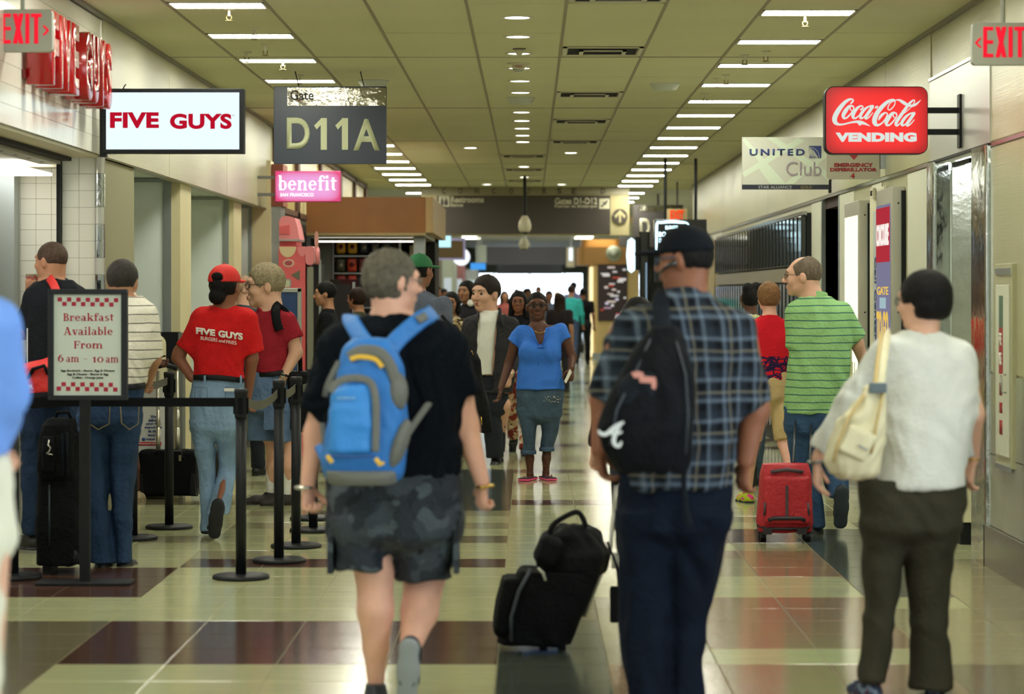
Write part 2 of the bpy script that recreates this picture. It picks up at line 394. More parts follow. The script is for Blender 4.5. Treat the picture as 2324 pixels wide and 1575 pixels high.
class Fig:
    def __init__(s, label, Z, px, sk='light', h=.012, group=None, name='person', h2=None):
        s.Z = Z; s.X0 = (px-CX)*Z/F; s.h = h; s.h2 = h2 or h*.55
        s.root = empty(name, label, 'person', (s.X0, Z, 0), group)
        s.sk = skin(sk); s.B = SDF(); s.fine = []; s.post = []
    def P(s, px, py, dy=0):
        z = s.Z+dy; return V3((px-CX)*z/F-s.X0, dy, H-(py-CY)*z/F)
    def m(s, px): return px*s.Z/F
    def chain(s, sdf, pts, k=.02, flat=False, sc=1.0, add=0.0):
        """pts (px, py, dy, r_px)"""
        Q = [(s.P(*p[:3]), s.m(p[3])*sc+add) for p in pts]
        for i in range(len(Q)-1):
            sdf.add(cone(Q[i][0], Q[i+1][0], Q[i][1], Q[i+1][1], flat1=flat and i == len(Q)-2), k)
    def rows(s, R, inf=0.0, sc=1.0):
        out = []
        for r in R:
            py, xl, xr, hd = r[:4]; dyc = r[4] if len(r) > 4 else 0
            a, b = s.P(xl, py, dyc), s.P(xr, py, dyc)
            out.append((a[2], (a[0]+b[0])/2, dyc, max((b[0]-a[0])/2*sc+inf, .01), max(hd*sc+inf, .01)))
        return out
    # -- head: cx,cy = middle of the head, hp = chin to crown, in photo px
    def head(s, cx, cy, hp, yaw, pitch=0, roll=0, dy=0, face=True, wide=1.0, neck=None, neck_r=.052, ears=True):
        c = s.P(cx, cy, dy); k = s.m(hp)/.228; R = rotm(math.radians(yaw), math.radians(pitch), math.radians(roll))
        s.hc, s.hk, s.hR = c, k, R
        T = lambda x, y, z: c+R@(V3(x*wide, y, z)*k)
        s.T = T; B = s.B; r3 = lambda a, b, d: V3(a*wide, b, d)*k
        B.add(ell(T(0, -.014, .028), r3(.076, .094, .086), R), .02)
        B.add(ell(T(0, .030, -.012), r3(.060, .060, .080), R), .03*k)
        B.add(ell(T(0, .026, -.068), r3(.052, .050, .040), R), .03*k)
        B.add(ell(T(0, .064, -.092), r3(.024, .019, .019), R), .02*k)
        B.add(ell(T(0, .076, .030), r3(.048, .018, .013), R), .02*k)
        for q in (-1, 1):
            B.add(ell(T(q*.040, .060, -.026), r3(.022, .024, .022), R), .02*k)
            B.sub(ell(T(q*.031, .104, .004), r3(.018, .018, .011), R), .012*k)
            if ears:
                B.add(ell(T(q*.077, -.008, -.004), r3(.011, .019, .031), R), .006*k)
                B.sub(ell(T(q*.090, .002, -.002), r3(.006, .009, .016), R), .006*k)
        B.add(cone(T(0, .086, .014), T(0, .109, -.026), .0085*k, .0125*k), .010*k)
        for q in (-1, 1): B.add(ell(T(q*.013, .099, -.031), r3(.009, .010, .008), R), .006*k)
        B.add(ell(T(0, .086, -.056), r3(.024, .011, .0075), R), .008*k); B.add(ell(T(0, .085, -.066), r3(.020, .011, .008), R), .006*k)
        B.sub(ell(T(0, .099, -.0605), r3(.026, .006, .0022), R), .004*k)
        n0 = neck if neck is not None else None
        if n0: B.add(cone(T(0, -.028, -.045), s.P(*n0), neck_r*k, neck_r*1.12*k), .03*k)
        s.fine.append(box_of(c, .125*k, min(s.h2, .0065 if s.h < .014 else s.h)))
        if face: s.post.append(lambda: s.face_bits())
    def face_bits(s):
        T, k = s.T, s.hk
        w_, d_ = mat('eye_white', 'A8A098', rough=.25), mat('eye_dark', '1B130F', rough=.2)
        for q in (-1, 1):
            V, Fc, mi = [], [], []
            c = T(q*.031, .0765, .003); f = s.hR@V3(0, 1, 0)
            n, mrows = 10, 7
            a1, a2 = s.hR@V3(1, 0, 0), s.hR@V3(0, 0, 1)
            for i in range(mrows):
                th = math.pi*.5*i/(mrows-1)
                for j in range(n):
                    ph = 2*math.pi*j/n
                    V.append(c+.0118*k*(f*math.cos(th)+(a1*math.cos(ph)+a2*math.sin(ph))*math.sin(th)))
            for i in range(mrows-1):
                for j in range(n): Fc.append((i*n+j, i*n+(j+1) % n, (i+1)*n+(j+1) % n, (i+1)*n+j)); mi.append(1 if i < 4 else 0)
            mesh_np('eye', V, Fc, [w_, d_], s.root, mi=mi)
            br = MB().tube([T(q*.014, .0925, .0225), T(q*.030, .0925, .028), T(q*.047, .078, .023)], [.0028*k, .0035*k, .002*k], n=6)
            br.build('eyebrow', getattr(s, 'browm', mat('brow', '2A1D16', rough=.8)), s.root)
        sd = SDF(); R = s.hR; r3 = lambda a, b, d: V3(a, b, d)*k
        sd.add(ell(T(0, .0872, -.056), r3(.021, .0112, .0060), R), .002); sd.add(ell(T(0, .0862, -.066), r3(.018, .0112, .0068), R), .002)
        sd.build('lips', getattr(s, 'lipm', mat('lips', '9A5A50', rough=.45)), s.root, h=.0035*k)
    def hair(s, style, m, disp=.004, **kw):
        T, k, R = s.T, s.hk, s.hR; r3 = lambda a, b, d: V3(a, b, d)*k; D = SDF(); h = max(.0055, s.h*.6)
        if style in ('short', 'crop', 'buzz', 'curly', 'receding'):
            t = dict(short=.010, crop=.004, buzz=.002, curly=.016, receding=.004)[style]
            D.add(ell(T(0, -.014, .028+t*.5), r3(.078+t*.8, .096+t*.8, .088+t), R), .01)
            if style == 'receding':
                D.sub(ell(T(0, .09, .10), r3(.060, .115, .075), R), .01); D.sub(ell(T(0, .13, -.01), r3(.13, .105, .105), R), .01)
            elif style == 'curly':
                D.add(ell(T(0, .03, .085), r3(.070, .060, .036), R), .03); D.sub(ell(T(0, .128, -.03), r3(.120, .085, .098), R), .01)
            else: D.sub(ell(T(0, .128, -.018), r3(.120, .082, .098), R), .01)
            for q in (-1, 1): D.sub(ell(T(q*.082, .004, -.028), r3(.022, .030, .044), R), .008)
            D.sub(rbx(T(0, -.02, -.155), r3(.13, .14, .085), .01, R), .01)
        elif style == 'bob':
            D.add(ell(T(0, -.022, .026), r3(.094, .110, .104), R), .01); D.add(ell(T(0, -.050, -.030), r3(.080, .068, .060), R), .03)
            D.sub(ell(T(0, .128, -.030), r3(.118, .082, .100), R), .012)
            for q in (-1, 1): D.sub(ell(T(q*.088, .036, -.052), r3(.040, .050, .050), R), .01)
            D.sub(rbx(T(0, -.02, -.165), r3(.13, .14, .085), .01, R), .02)
        elif style == 'puffy':
            D.add(ell(T(0, -.020, .030), r3(.090, .106, .098), R), .01); D.add(ell(T(0, -.030, -.02), r3(.082, .085, .06), R), .03)
            D.sub(ell(T(0, .128, -.025), r3(.115, .080, .100), R), .012)
            for q in (-1, 1): D.sub(ell(T(q*.090, .016, -.040), r3(.028, .034, .040), R), .01)
            D.sub(rbx(T(0, -.02, -.165), r3(.13, .14, .085), .01, R), .02)
        elif style == 'bun':
            D.add(ell(T(0, -.016, .030), r3(.080, .100, .089), R), .01); D.sub(ell(T(0, .128, -.018), r3(.115, .078, .098), R), .01)
            D.add(ell(T(*kw.get('bun', (0, -.09, .07))), V3(1, 1, .85)*kw.get('br', .045)*k, R), .015)
            for q in (-1, 1): D.sub(ell(T(q*.084, .008, -.030), r3(.022, .034, .040), R), .008)
            D.sub(rbx(T(0, -.02, -.150), r3(.13, .14, .085), .01, R), .01)
        elif style == 'updo':
            D.add(ell(T(0, -.030, .01), r3(.080, .095, .095), R), .01); D.add(ell(T(-.03, -.05, .085), r3(.045, .05, .05), R), .02)
            D.add(ell(T(.04, -.045, .095), r3(.045, .045, .045), R), .02); D.sub(ell(T(0, .128, -.018), r3(.115, .078, .098), R), .01)
        elif style == 'long':
            L = kw.get('L', .26)
            D.add(ell(T(0, -.018, .030), r3(.086, .104, .094), R), .01)
            D.add(cone(T(0, -.060, .0), T(0, -.075, -L), .080*k, .075*k, sq=(R@V3(0, 1, 0), .55)), .05)
            for q in (-1, 1): D.add(cone(T(q*.070, -.01, .0), T(q*.085, .01, -L*.8), .032*k, .030*k), .04)
            D.sub(ell(T(0, .135, -.035), r3(.070, .085, .110), R), .015); D.sub(rbx(T(0, .14, -.22), r3(.062, .12, .17), .03, R), .01)
        elif style == 'under_cap':
            D.add(ell(T(0, -.020, .012), r3(.081, .097, .080), R), .01); D.sub(ell(T(0, .118, -.018), r3(.12, .095, .098), R), .01)
            for q in (-1, 1): D.sub(ell(T(q*.084, .006, -.026), r3(.022, .030, .044), R), .008)
            D.sub(rbx(T(0, -.02, -.165+kw.get('up', 0)), r3(.13, .14, .085), .01, R), .012)
            if 'bun' in kw: D.add(ell(T(*kw['bun']), V3(1, .8, .9)*kw.get('br', .045)*k, R), .02)
        s.hairo = D.build('hair', m, s.root, h=h, disp=disp*k*.45, dscale=4.5, dseed=int(abs(s.X0)*10))
    def cap(s, m, brim=True, hole=False, logo=None):
        T, k, R = s.T, s.hk, s.hR; r3 = lambda a, b, d: V3(a, b, d)*k
        D = SDF().add(ell(T(0, -.012, .036), r3(.088, .108, .092), R), .01)
        D.sub(rbx(T(0, 0, -.072), r3(.16, .18, .10), .004, R), .003)
        if hole: D.sub(ell(T(0, -.115, .052), r3(.038, .03, .026), R), .003)
        o = D.build('cap', m, s.root, h=.006)
        if brim:
            D = SDF().add(ell(T(0, .105, .034), r3(.070, .085, .011), R), .01).add(ell(T(0, .10, .030), r3(.074, .078, .006), R), .01)
            D.build('cap_brim', m, o, h=.006)
        MB().lathe([(0, 0), (.008*k, 0), (.006*k, .005*k), (0, .006*k)], tuple(T(0, -.012, .127)), n=8).build('cap_button', m, o)
    def glasses(s, m, lens=None, rr=.0016, w=.022, hh=.016):
        T, k = s.T, s.hk; g = MB()
        for q in (-1, 1):
            pts = [T(q*.032+w*math.cos(t)*(abs(math.cos(t))**-.25 if abs(math.cos(t)) > .3 else 1), .101-.012*abs(math.cos(t))*(1 if math.cos(t)*q > 0 else 0), .003+hh*math.sin(t)) for t in [2*math.pi*i/14 for i in range(14)]]
            g.tube(pts, rr*k*1.3, n=6, closed=True)
            g.tube([T(q*.055, .090, .009), T(q*.078, .05, .010), T(q*.082, -.004, .008), T(q*.081, -.02, -.006)], rr*k*1.2, n=6)
        g.tube([T(-.011, .102, .006), T(0, .106, .010), T(.011, .102, .006)], rr*k*1.2, n=6)
        return g.build('glasses', m, s.root)
    def hand(s, w, d, t, curl=25, k=1.0, dz=0, grip=0):
        """w wrist (px,py,dy); d direction of the hand; t towards the thumb (both 3-D); palm faces n=d x t"""
        w = s.P(*w) if len(w) == 3 and not isinstance(w, np.ndarray) else w
        d = unit(d); t = unit(np.array(t)-np.dot(t, d)*d); n = np.cross(d, t); B = s.B
        B.add(cone(w-d*.02, w+d*.072*k, .025*k, .037*k, sq=(n, .50)), .012)
        for i, (o, L) in enumerate(((.030, .070), (.010, .078), (-.010, .073), (-.029, .057))):
            p = w+d*.082*k+t*o*k; a = math.radians(curl*.7+i*3); L *= k; r = .0092*k if i < 3 else .0082*k
            dd = d+t*o*1.2
            for seg, q in ((.45, 0), (.32, 1), (.24, 2)):
                v = unit(dd*math.cos(a)+n*math.sin(a)); e = p+v*L*seg; B.add(cone(p, e, r, r*.93), .004 if q else .008); p = e; a += math.radians(curl*1.15); r *= .93
        p = w+d*.020*k+t*.024*k; v = unit(d*.62+t*.75+n*.15); e = p+v*.045*k; B.add(cone(p, e, .0145*k, .011*k), .01)
        v = unit(d*.95+t*.15+n*(.2+curl/80)); e2 = e+v*.030*k; B.add(cone(e, e2, .0108*k, .010*k), .004); v = unit(d*.9+n*(.3+curl/60)-t*.1); B.add(cone(e2, e2+v*.024*k, .0098*k, .0085*k), .004)
        s.fine.append(box_of(w+d*.08*k, .10*k, s.h2))
    def shoe(s, a, t, u=(0, 0, 1), k=1.0, m=None, sole=None, name='shoe', low=True, label=None):
        a = s.P(*a) if not isinstance(a, np.ndarray) else a; t = unit(t); u = unit(np.array(u)-np.dot(u, t)*t)
        D = SDF()
        D.add(cone(a-t*.040*k-u*.058*k, a+t*.10*k-u*.066*k, .038*k, .042*k), .02)
        D.add(cone(a+t*.10*k-u*.066*k, a+t*.158*k-u*.072*k, .041*k, .031*k), .02)
        D.add(cone(a-u*.005*k-t*.006*k, a-u*.055*k, .041*k, .043*k, flat0=True), .03)
        sd = np.cross(t, u); Rm = np.stack([sd, t, u], 1)
        D.sub(rbx(a-u*.150*k+t*.05*k, V3(.1, .2, .05)*k, .002, Rm), .002)
        o = D.build(name, m, s.root, h=max(.007, s.h*.6), label=label)
        D = SDF().add(cone(a-t*.036*k-u*.088*k, a+t*.055*k-u*.090*k, .043*k, .040*k, sq=(u, .30)), .02)
        D.add(cone(a+t*.055*k-u*.090*k, a+t*.150*k-u*.088*k, .041*k, .044*k, sq=(u, .30)), .02)
        D.build('sole', sole or m, o, h=max(.007, s.h*.6))
        if s.h < .013:
            L = MB()
            for i in range(4):
                f_ = .03+.024*i; c = a+t*f_*k-u*(.030+.010*i)*k
                L.tube([c-sd*.022*k+u*.001, c+u*.010*k, c+sd*.022*k+u*.001], .0022*k, n=5)
            L.build('laces', mat('lace_dark', '2A2D33', rough=.8), o)
        return o
    def body(s):
        s.B.build('body', s.sk, s.root, h=s.h, fine=s.fine)
        for f_ in s.post: f_()
        return s
    def band(s, name, p, d, r, m, w=.012, flat=.75, n=None):
        """ring round a limb at p, axis d"""
        p = s.P(*p) if not isinstance(p, np.ndarray) else p; d = unit(d)
        a = Vector(d).orthogonal().normalized(); b = Vector(d).cross(a)
        pts = [Vector(p)+a*math.cos(t)*r+b*math.sin(t)*r for t in [2*math.pi*i/18 for i in range(18)]]
        return MB().tube(pts, w*.5, n=6, closed=True).build(name, m, s.root)
    def ribbon(s, name, pts, wpx, m, parent=None, th=.16):
        """flat strap through px points (px,py,dy), width in px"""
        P = [s.P(*p) for p in pts]; mb = MB()
        P2 = catmull(P, 6)
        mb.tube(P2, s.m(wpx)/2, n=8, flat=(0, -1, .01)); return mb.build(name, m, parent or s.root)
def catmull(P, n=6):
    P = [np.array(p, float) for p in P]; out = []
    for i in range(len(P)-1):
        a, b, c, d = P[max(i-1, 0)], P[i], P[i+1], P[min(i+2, len(P)-1)]
        for j in range(n):
            t = j/n; out.append(.5*((2*b)+(c-a)*t+(2*a-5*b+4*c-d)*t*t+(-a+3*b-3*c+d)*t**3))
    out.append(P[-1]); return out

def walker(label, px, Z, hgt, yaw, sk, hair, hairc, top, bottom, step=0.0, sleeve='short', group=None, h=.018, build=1.0, capm=None, shoem=None, pitch=0, hk={}, glasses=None, legs='long', face=None, top_len=0.0, arm=0.0, name='person', topdisp=.008, skirt=False):
    """whole figure from proportions: the people standing farther down the hall and behind others"""
    s = Fig(label, Z, px, sk, h=h, group=group, name=name)
    y = math.radians(yaw); f = V3(math.sin(y), math.cos(y), 0); r = V3(math.cos(y), -math.sin(y), 0); u = hgt/1.75; U = V3(0, 0, 1)
    J = lambda a, b, c: (r*a+f*b+U*c)*u
    def px_of(v): return (CX+(v[0]+s.X0)*F/(Z+v[1]), CY-(v[2]-H)*F/(Z+v[1]), v[1])
    hc = J(0, .02, 1.635); q = px_of(hc)
    s.head(q[0], q[1], .228*u*F/Z, yaw, pitch, face=face if face is not None else abs(((yaw+180) % 360)-180) > 60, neck=px_of(J(0, -.02, 1.44)), dy=q[2])
    B = s.B; b = build
    rows = lambda inf, lo: [(z*u, (r*0+f*yo)[0]*u, (f*yo)[1]*u, (a*b+inf)*u, (d*b+inf)*u) for z, a, d, yo in ((1.50, .06, .06, -.02), (1.455, .13, .075, -.01), (1.41, .185, .095, 0), (1.32, .185, .11, 0), (1.18, .165, .115, .01), (1.05, .158, .115, .01), (.95, .172, .12, -.01), (.84, .168, .12, -.01)) if z >= lo]
    rot = -y
    B.add(loft(rows(-.02, .8), rot=rot), .02)
    tp = SDF().add(loft(rows(.0, .86-top_len) if top_len <= 0 else rows(.0, .8)+[((.84-top_len)*u, 0, 0, .19*b*u, .14*b*u)], rot=rot), .02)
    pn = SDF()
    if not skirt:
        pn.add(loft(taper([(z, c, d, a-.004, e-.004) for z, c, d, a, e in rows(0, .8) if z < 1.06*u]), rot=rot), .05)
    for q in (-1, 1):
        st = step*q
        sh = J(q*.175*b, 0, 1.40); sw = arm if q > 0 else -arm
        el = J(q*(.225*b), -.02-sw*.4*q*0+st*-.5*.6, 1.12); wr = J(q*.235*b, .05-st*.6, .875)
        B.add(cone(sh, el, .045*u, .038*u), .02); B.add(cone(el, wr, .038*u, .026*u), .02)
        s.hand(wr, wr-el+V3(0, 0, -.1), f*.6-r*q*.6, curl=35, k=u)
        e2 = sh+(el-sh)*.72
        if sleeve == 'short': tp.add(cone(sh, e2, .066*u, .062*u, flat1=True), .04)
        else: tp.add(cone(sh, el, .066*u, .056*u), .04); tp.add(cone(el, wr-(wr-el)*.08, .054*u, .042*u, flat1=True), .02)
        hip = J(q*.092*b, 0, .90); kn = J(q*.095*b, st*.45+.02, .49); an = J(q*.09*b, st-(.12 if st < 0 else 0), .095+(.09 if st < -.08 else 0))
        B.add(cone(hip, kn, .078*u*b, .052*u), .02); B.add(cone(kn, an, .054*u, .034*u), .02)
        if skirt: pass
        elif legs == 'long': pn.add(cone(hip, kn, .092*u*b, .072*u), .03); pn.add(cone(kn, an-U*.03*u, .070*u, .062*u, flat1=True), .02)
        else: pn.add(cone(hip, kn-(kn-hip)*(.05), .095*u*b, .082*u, flat1=True), .03)
        lift = st < -.08
        s.shoe(an, f*(.35 if lift else 1)-U*(.9 if lift else 0)+r*q*.08, U+f*(1.2 if lift else 0), k=u, m=shoem or mat('shoe_black', '17181B', rough=.5), sole=mat('sole_dark', '26262A', rough=.7))
    if skirt: pn.add(loft([(1.02*u, 0, 0, .15*u*b, .12*u*b), (.85*u, 0, 0, .19*u*b, .15*u*b), (.50*u, 0, 0, .24*u*b, .19*u*b)], rot=rot), .02)
    s.body()
    pn.build('skirt' if skirt else 'trousers', bottom, s.root, h=h, disp=.006, dseed=3)
    tp.build('top', top, s.root, h=h, disp=topdisp, dseed=5)
    if hair: s.hair(hair, hairc, **hk)
    if capm: s.cap(capm)
    if glasses: s.glasses(glasses)
    return s
# ------------------------------------------------------------------ lettering helpers
def rib2d(pts, sub=5):
    """variable-width ribbon polygons through (x, y, w)"""
    P = catmull([V3(*p) for p in pts], sub); n = len(P); L = []
    for i in range(n):
        a, b = P[max(i-1, 0)], P[min(i+1, n-1)]; d = b[:2]-a[:2]; d = d/max(np.hypot(*d), 1e-6); nn = V3(-d[1], d[0], 0)[:2]*max(P[i][2], .5)/2
        L.append((P[i][:2]+nn, P[i][:2]-nn))
    return [[tuple(L[i][0]), tuple(L[i+1][0]), tuple(L[i+1][1]), tuple(L[i][1])] for i in range(n-1)]
def polys(name, PL, m, parent, tf, y, th=.003, step=1e-5):
    v, f = [], []
    for i, p in enumerate(PL):
        n = len(v); v += [(tf(*q)[0], y-(i % 9)*step*20, tf(*q)[1]) for q in p]; f.append(tuple(range(n, n+len(p))))
    me = bpy.data.meshes.new(name); me.from_pydata(v, [], f); me.materials.append(m); me.update()
    return link(bpy.data.objects.new(name, me), parent)
T_, t_ = .15, .05
def R_(a, b, c, d): return [[(a, c), (b, c), (b, d), (a, d)]]
def A_(cx, cy, rx, ry, a0, a1, T=T_, t=t_):
    n = max(4, int(abs(a1-a0)/18)); out = []
    def q(a):
        c, s_ = math.cos(math.radians(a)), math.sin(math.radians(a)); w_ = t+(T-t)*abs(c)**1.5
        return (cx+rx*c, cy+ry*s_), (cx+(rx-w_)*c, cy+(ry-min(w_, t*1.4))*s_)
    for i in range(n):
        (o1, i1), (o2, i2) = q(a0+(a1-a0)*i/n), q(a0+(a1-a0)*(i+1)/n); out.append([o1, o2, i2, i1])
    return out
def D_(x0, y0, x1, y1, w_): return [[(x0-w_/2, y0), (x0+w_/2, y0), (x1+w_/2, y1), (x1-w_/2, y1)]]
def st(x, h): return R_(x, x+.14, 0, h)+R_(x-.05, x+.20, 0, .05)
GL = {
 'B': (st(.06,.72)+R_(.01,.3,.67,.72)+R_(.01,.3,0,.05)+A_(.27,.53,.21,.19,-90,90)+A_(.27,.19,.26,.19,-90,90)+R_(.2,.3,.34,.39), .60),
 'r': (st(.05,.5)+R_(0,.19,.45,.5)+A_(.30,.33,.14,.17,40,165,.10)+R_(.30,.42,.34,.46), .45),
 'e': (A_(.25,.25,.25,.25,0,322)+R_(.1,.49,.25,.30), .55),
 'a': (R_(.28,.42,.04,.38)+A_(.22,.36,.20,.14,0,160,.12)+A_(.19,.14,.19,.15,0,360,.13,.04)+R_(.34,.52,0,.06), .55),
 'k': (st(.05,.75)+R_(0,.19,.70,.75)+D_(.19,.18,.46,.48,.07)+D_(.28,.30,.50,0,.17)+R_(.34,.62,0,.05)+R_(.34,.56,.45,.5), .63),
 'f': (st(.08,.62)+A_(.27,.59,.19,.16,15,180,.13)+R_(0,.38,.44,.5)+R_(.34,.44,.58,.68), .40),
 's': (A_(.21,.365,.19,.135,25,250,.11,.05)+A_(.21,.135,.20,.135,-155,75,.11,.05)+D_(.09,.34,.33,.16,.16), .46),
 't': (R_(.08,.22,.08,.64)+R_(0,.36,.44,.5)+A_(.22,.12,.14,.12,180,310), .40),
 'A': (D_(.36,.74,.62,0,.17)+D_(.34,.74,.11,0,.06)+R_(.19,.52,.21,.26)+R_(0,.24,0,.05)+R_(.46,.78,0,.05), .80),
 'v': (D_(.10,.5,.28,0,.15)+D_(.46,.5,.29,0,.05)+R_(0,.26,.45,.5)+R_(.34,.56,.45,.5), .56),
 'i': (st(.06,.5)+R_(.01,.2,.45,.5)+R_(.06,.2,.6,.74), .32), 'l': (st(.06,.75)+R_(.01,.2,.70,.75), .32),
 'b': (R_(.05,.19,0,.75)+R_(0,.19,.70,.75)+A_(.27,.25,.24,.25,0,360), .56),
 'F': (st(.06,.72)+R_(.01,.55,.67,.72)+R_(.2,.42,.34,.39)+R_(.50,.56,.50,.72)+R_(.38,.43,.27,.46), .60),
 'o': (A_(.25,.25,.25,.25,0,360), .55), '0': (A_(.27,.25,.27,.26,0,360,.13), .58),
 'm': (st(.05,.5)+R_(0,.19,.45,.5)+A_(.33,.33,.20,.17,0,165,.14)+st(.39,.35)+A_(.67,.33,.20,.17,0,165,.14)+st(.73,.35), .98),
 'n': (st(.05,.5)+R_(0,.19,.45,.5)+A_(.33,.33,.20,.17,0,165,.14)+st(.39,.35), .64),
 '6': (A_(.25,.24,.25,.24,0,360)+A_(.46,.28,.46,.46,105,190,.15,.06), .56),
 '1': (st(.10,.5)+D_(.03,.40,.12,.49,.10), .36), '-': (R_(.05,.32,.2,.28), .40), ' ': ([], .28)}
def serif(name, s_, box, m, parent, y):
    x = 0; PL = []
    for ch in s_:
        g, ad = GL[ch]; PL += [[(x+a, b) for a, b in p] for p in g]; x += ad+.03
    xs = [a for p in PL for a, b in p]; ys = [b for p in PL for a, b in p]
    x0, x1 = min(xs), max(xs); y0 = 0 if min(ys) > -.1 else min(ys); y1 = max(ys)
    tf = lambda a, b: (box[0]+(a-x0)/(x1-x0)*(box[1]-box[0]), box[2]+(b-y0)/(y1-y0)*(box[3]-box[2]))
    return polys(name, PL, m, parent, tf, y)
def WB(px0, px1, py0, py1, Z):
    a, b = W(px0, py1, Z), W(px1, py0, Z); return (a[0], b[0], a[2], b[2])

# ------------------------------------------------------------------ setting materials
m_ceil = mat('ceiling_panel', 'D9D8B4', rough=.75, bump=(260, .25), var=.03, vscale=1.2)
m_grid = mat('ceiling_grid', '9A917A', rough=.6)
m_wall = mat('wall_laminate', 'A9A783', rough=.28, spec=.55, var=.03, vscale=1.5)
def brush(m, st=.35):
    t = NT(m); g_ = t.n('ShaderNodeNewGeometry'); mp = t.n('ShaderNodeMapping'); mp.inputs['Scale'].default_value = (1.5, 1.5, 260); t.l(g_.outputs['Position'], mp.inputs[0])
    n = t.noise(mp.outputs[0], 1.0, 2); bp = t.n('ShaderNodeBump'); bp.inputs['Strength'].default_value = st; bp.inputs['Distance'].default_value = .004; t.l(n, bp.inputs['Height']); t.l(bp.outputs[0], t.b.inputs['Normal'])
brush(m_wall)
m_wallw = mat('wall_white', 'CDCFBC', rough=.45, var=.03, vscale=1.5)
m_pale = mat('panel_pale', 'E6F0EC', rough=.5, var=.02, vscale=2)
m_tan = mat('pilaster_tan', 'D8CDA2', rough=.5, var=.03, vscale=3)
m_steel = mat('steel_frame', 'A9B1B3', rough=.35, metal=.8)
m_trim = mat('trim_metal', 'B4B6B2', rough=.22, metal=1)
m_swirl = mat('brushed_swirl', 'C9CBC2', rough=.30, metal=1, bump=(7, .5), var=.10, vscale=5)
m_polish = mat('polished_steel', 'C2C8CA', rough=.10, metal=1, bump=(5, .25))
m_black = mat('black_metal', '0F1216', rough=.5, spec=.3)
m_blackg = mat('black_gloss', '0E1116', rough=.12, coat=.5)
m_dark = mat('dark_interior', '1E1A1B', rough=.8)
m_grout = mat('grout', '8A8668', rough=.8)
m_whitetile = mat('white_tile', 'E9E8DC', rough=.12, spec=.6)
m_lit = emit('lamp_diffuser', LAMP, LAMP_E)

def tilemat(name, c, rough=.13):
    m = mat(name, c, rough=rough, spec=.6); t = NT(m)
    o, x, y, z = t.xyz(); gm = t.n('ShaderNodeNewGeometry')
    mp = t.n('ShaderNodeMapping'); mp.inputs['Scale'].default_value = (1.2, 30, 1); t.l(gm.outputs['Position'], mp.inputs[0])
    n = t.noise(mp.outputs[0], 2.2, 4)
    r = t.n('ShaderNodeMapRange'); r.inputs[1].default_value = .3; r.inputs[2].default_value = .7; r.inputs[3].default_value = .88; r.inputs[4].default_value = 1.10; t.l(n, r.inputs[0])
    mx = t.n('ShaderNodeMix', data_type='RGBA', blend_type='MULTIPLY'); mx.inputs[0].default_value = 1; mx.inputs[6].default_value = srgb(c); t.l(r.outputs[0], mx.inputs[7]); t.l(mx.outputs[2], t.b.inputs['Base Color'])
    bp = t.n('ShaderNodeBump'); bp.inputs['Strength'].default_value = .05; bp.inputs['Distance'].default_value = .01; t.l(n, bp.inputs['Height']); t.l(bp.outputs[0], t.b.inputs['Normal'])
    return m
TM = dict(c=tilemat('tile_cream', 'B2B48A'), b=tilemat('tile_brown', '4E362C'), g=tilemat('tile_greybrown', '6E6850'), s=tilemat('tile_slate', '454C44'), p=tilemat('tile_rose', '8C7458'), t=tilemat('tile_tan', '969270'), l=tilemat('tile_light', 'BEBF9A'))
TW = .475
def tilekind(c, n):
    if n < 0: return 'ggccccspppgg'[c]
    if n < 3: return ('ggbbbbstcctt' if n == 0 else 'ggbbbbstpptt')[c]
    if n < 5: return ('ccccccgtpptt' if n == 3 else 'ccccccgtppct')[c]
    if n < 8: return ('bbccccccccst' if n < 7 else 'bbcccccctpst')[c]
    if n == 8: return 'ccbbbbcttpst'[c]
    if 9 <= n <= 15: return {9: 'cctcccccppsc', 10: 'ccccccctctsc', 11: 'ctcccgccbbst', 12: 'ccccccccbbsc', 13: 'cctcctcccccg', 14: 'ccccccccctcc', 15: 'cctgctcccctc'}[n][c]
    r = random.Random(n*7+3); base = r.choice('ccccctcgblcc'); r2 = random.Random(n*31+c//3)
    if c == 5 and 16 <= n <= 24: return 's'
    if c < 5 and base in 'b' and n < 30: return 'g'
    return base if r2.random() < .75 else r2.choice('cctsbl')
# floor
fl = MB().box(-6.5, 6, -6, 104, -.12, -.004).build('floor', m_grout); tag(fl, kind='structure')
tile_me = {}
def tile_mesh(k, wx, wy):
    key = (k, round(wx, 3), round(wy, 3))
    if key not in tile_me:
        g = .0022; mb = MB(); x, y, b = wx/2-g, wy/2-g, .002
        mb.hexa([(-x, -y, -.01), (x, -y, -.01), (x, y, -.01), (-x, y, -.01)], [(-x, -y, -b), (x, -y, -b), (x, y, -b), (-x, y, -b)])
        mb.hexa([(-x, -y, -b), (x, -y, -b), (x, y, -b), (-x, y, -b)], [(-x+b, -y+b, 0), (x-b, -y+b, 0), (x-b, y-b, 0), (-x+b, y-b, 0)])
        o = mb.build('tile', TM[k]); tile_me[key] = o.data; bpy.data.objects.remove(o)
    return tile_me[key]
for n in range(-3, 22):
    for c in range(12):
        k = tilekind(c, n); o = bpy.data.objects.new('tile', tile_mesh(k, TW, TW)); link(o, fl)
        o.location = (-2.99+TW*(c+.5), 10.8+TW*(n+.5), 0)
far = {k: MB() for k in TM}
mbs = []
V, Fc, mi = [], [], []
keys = list(TM)
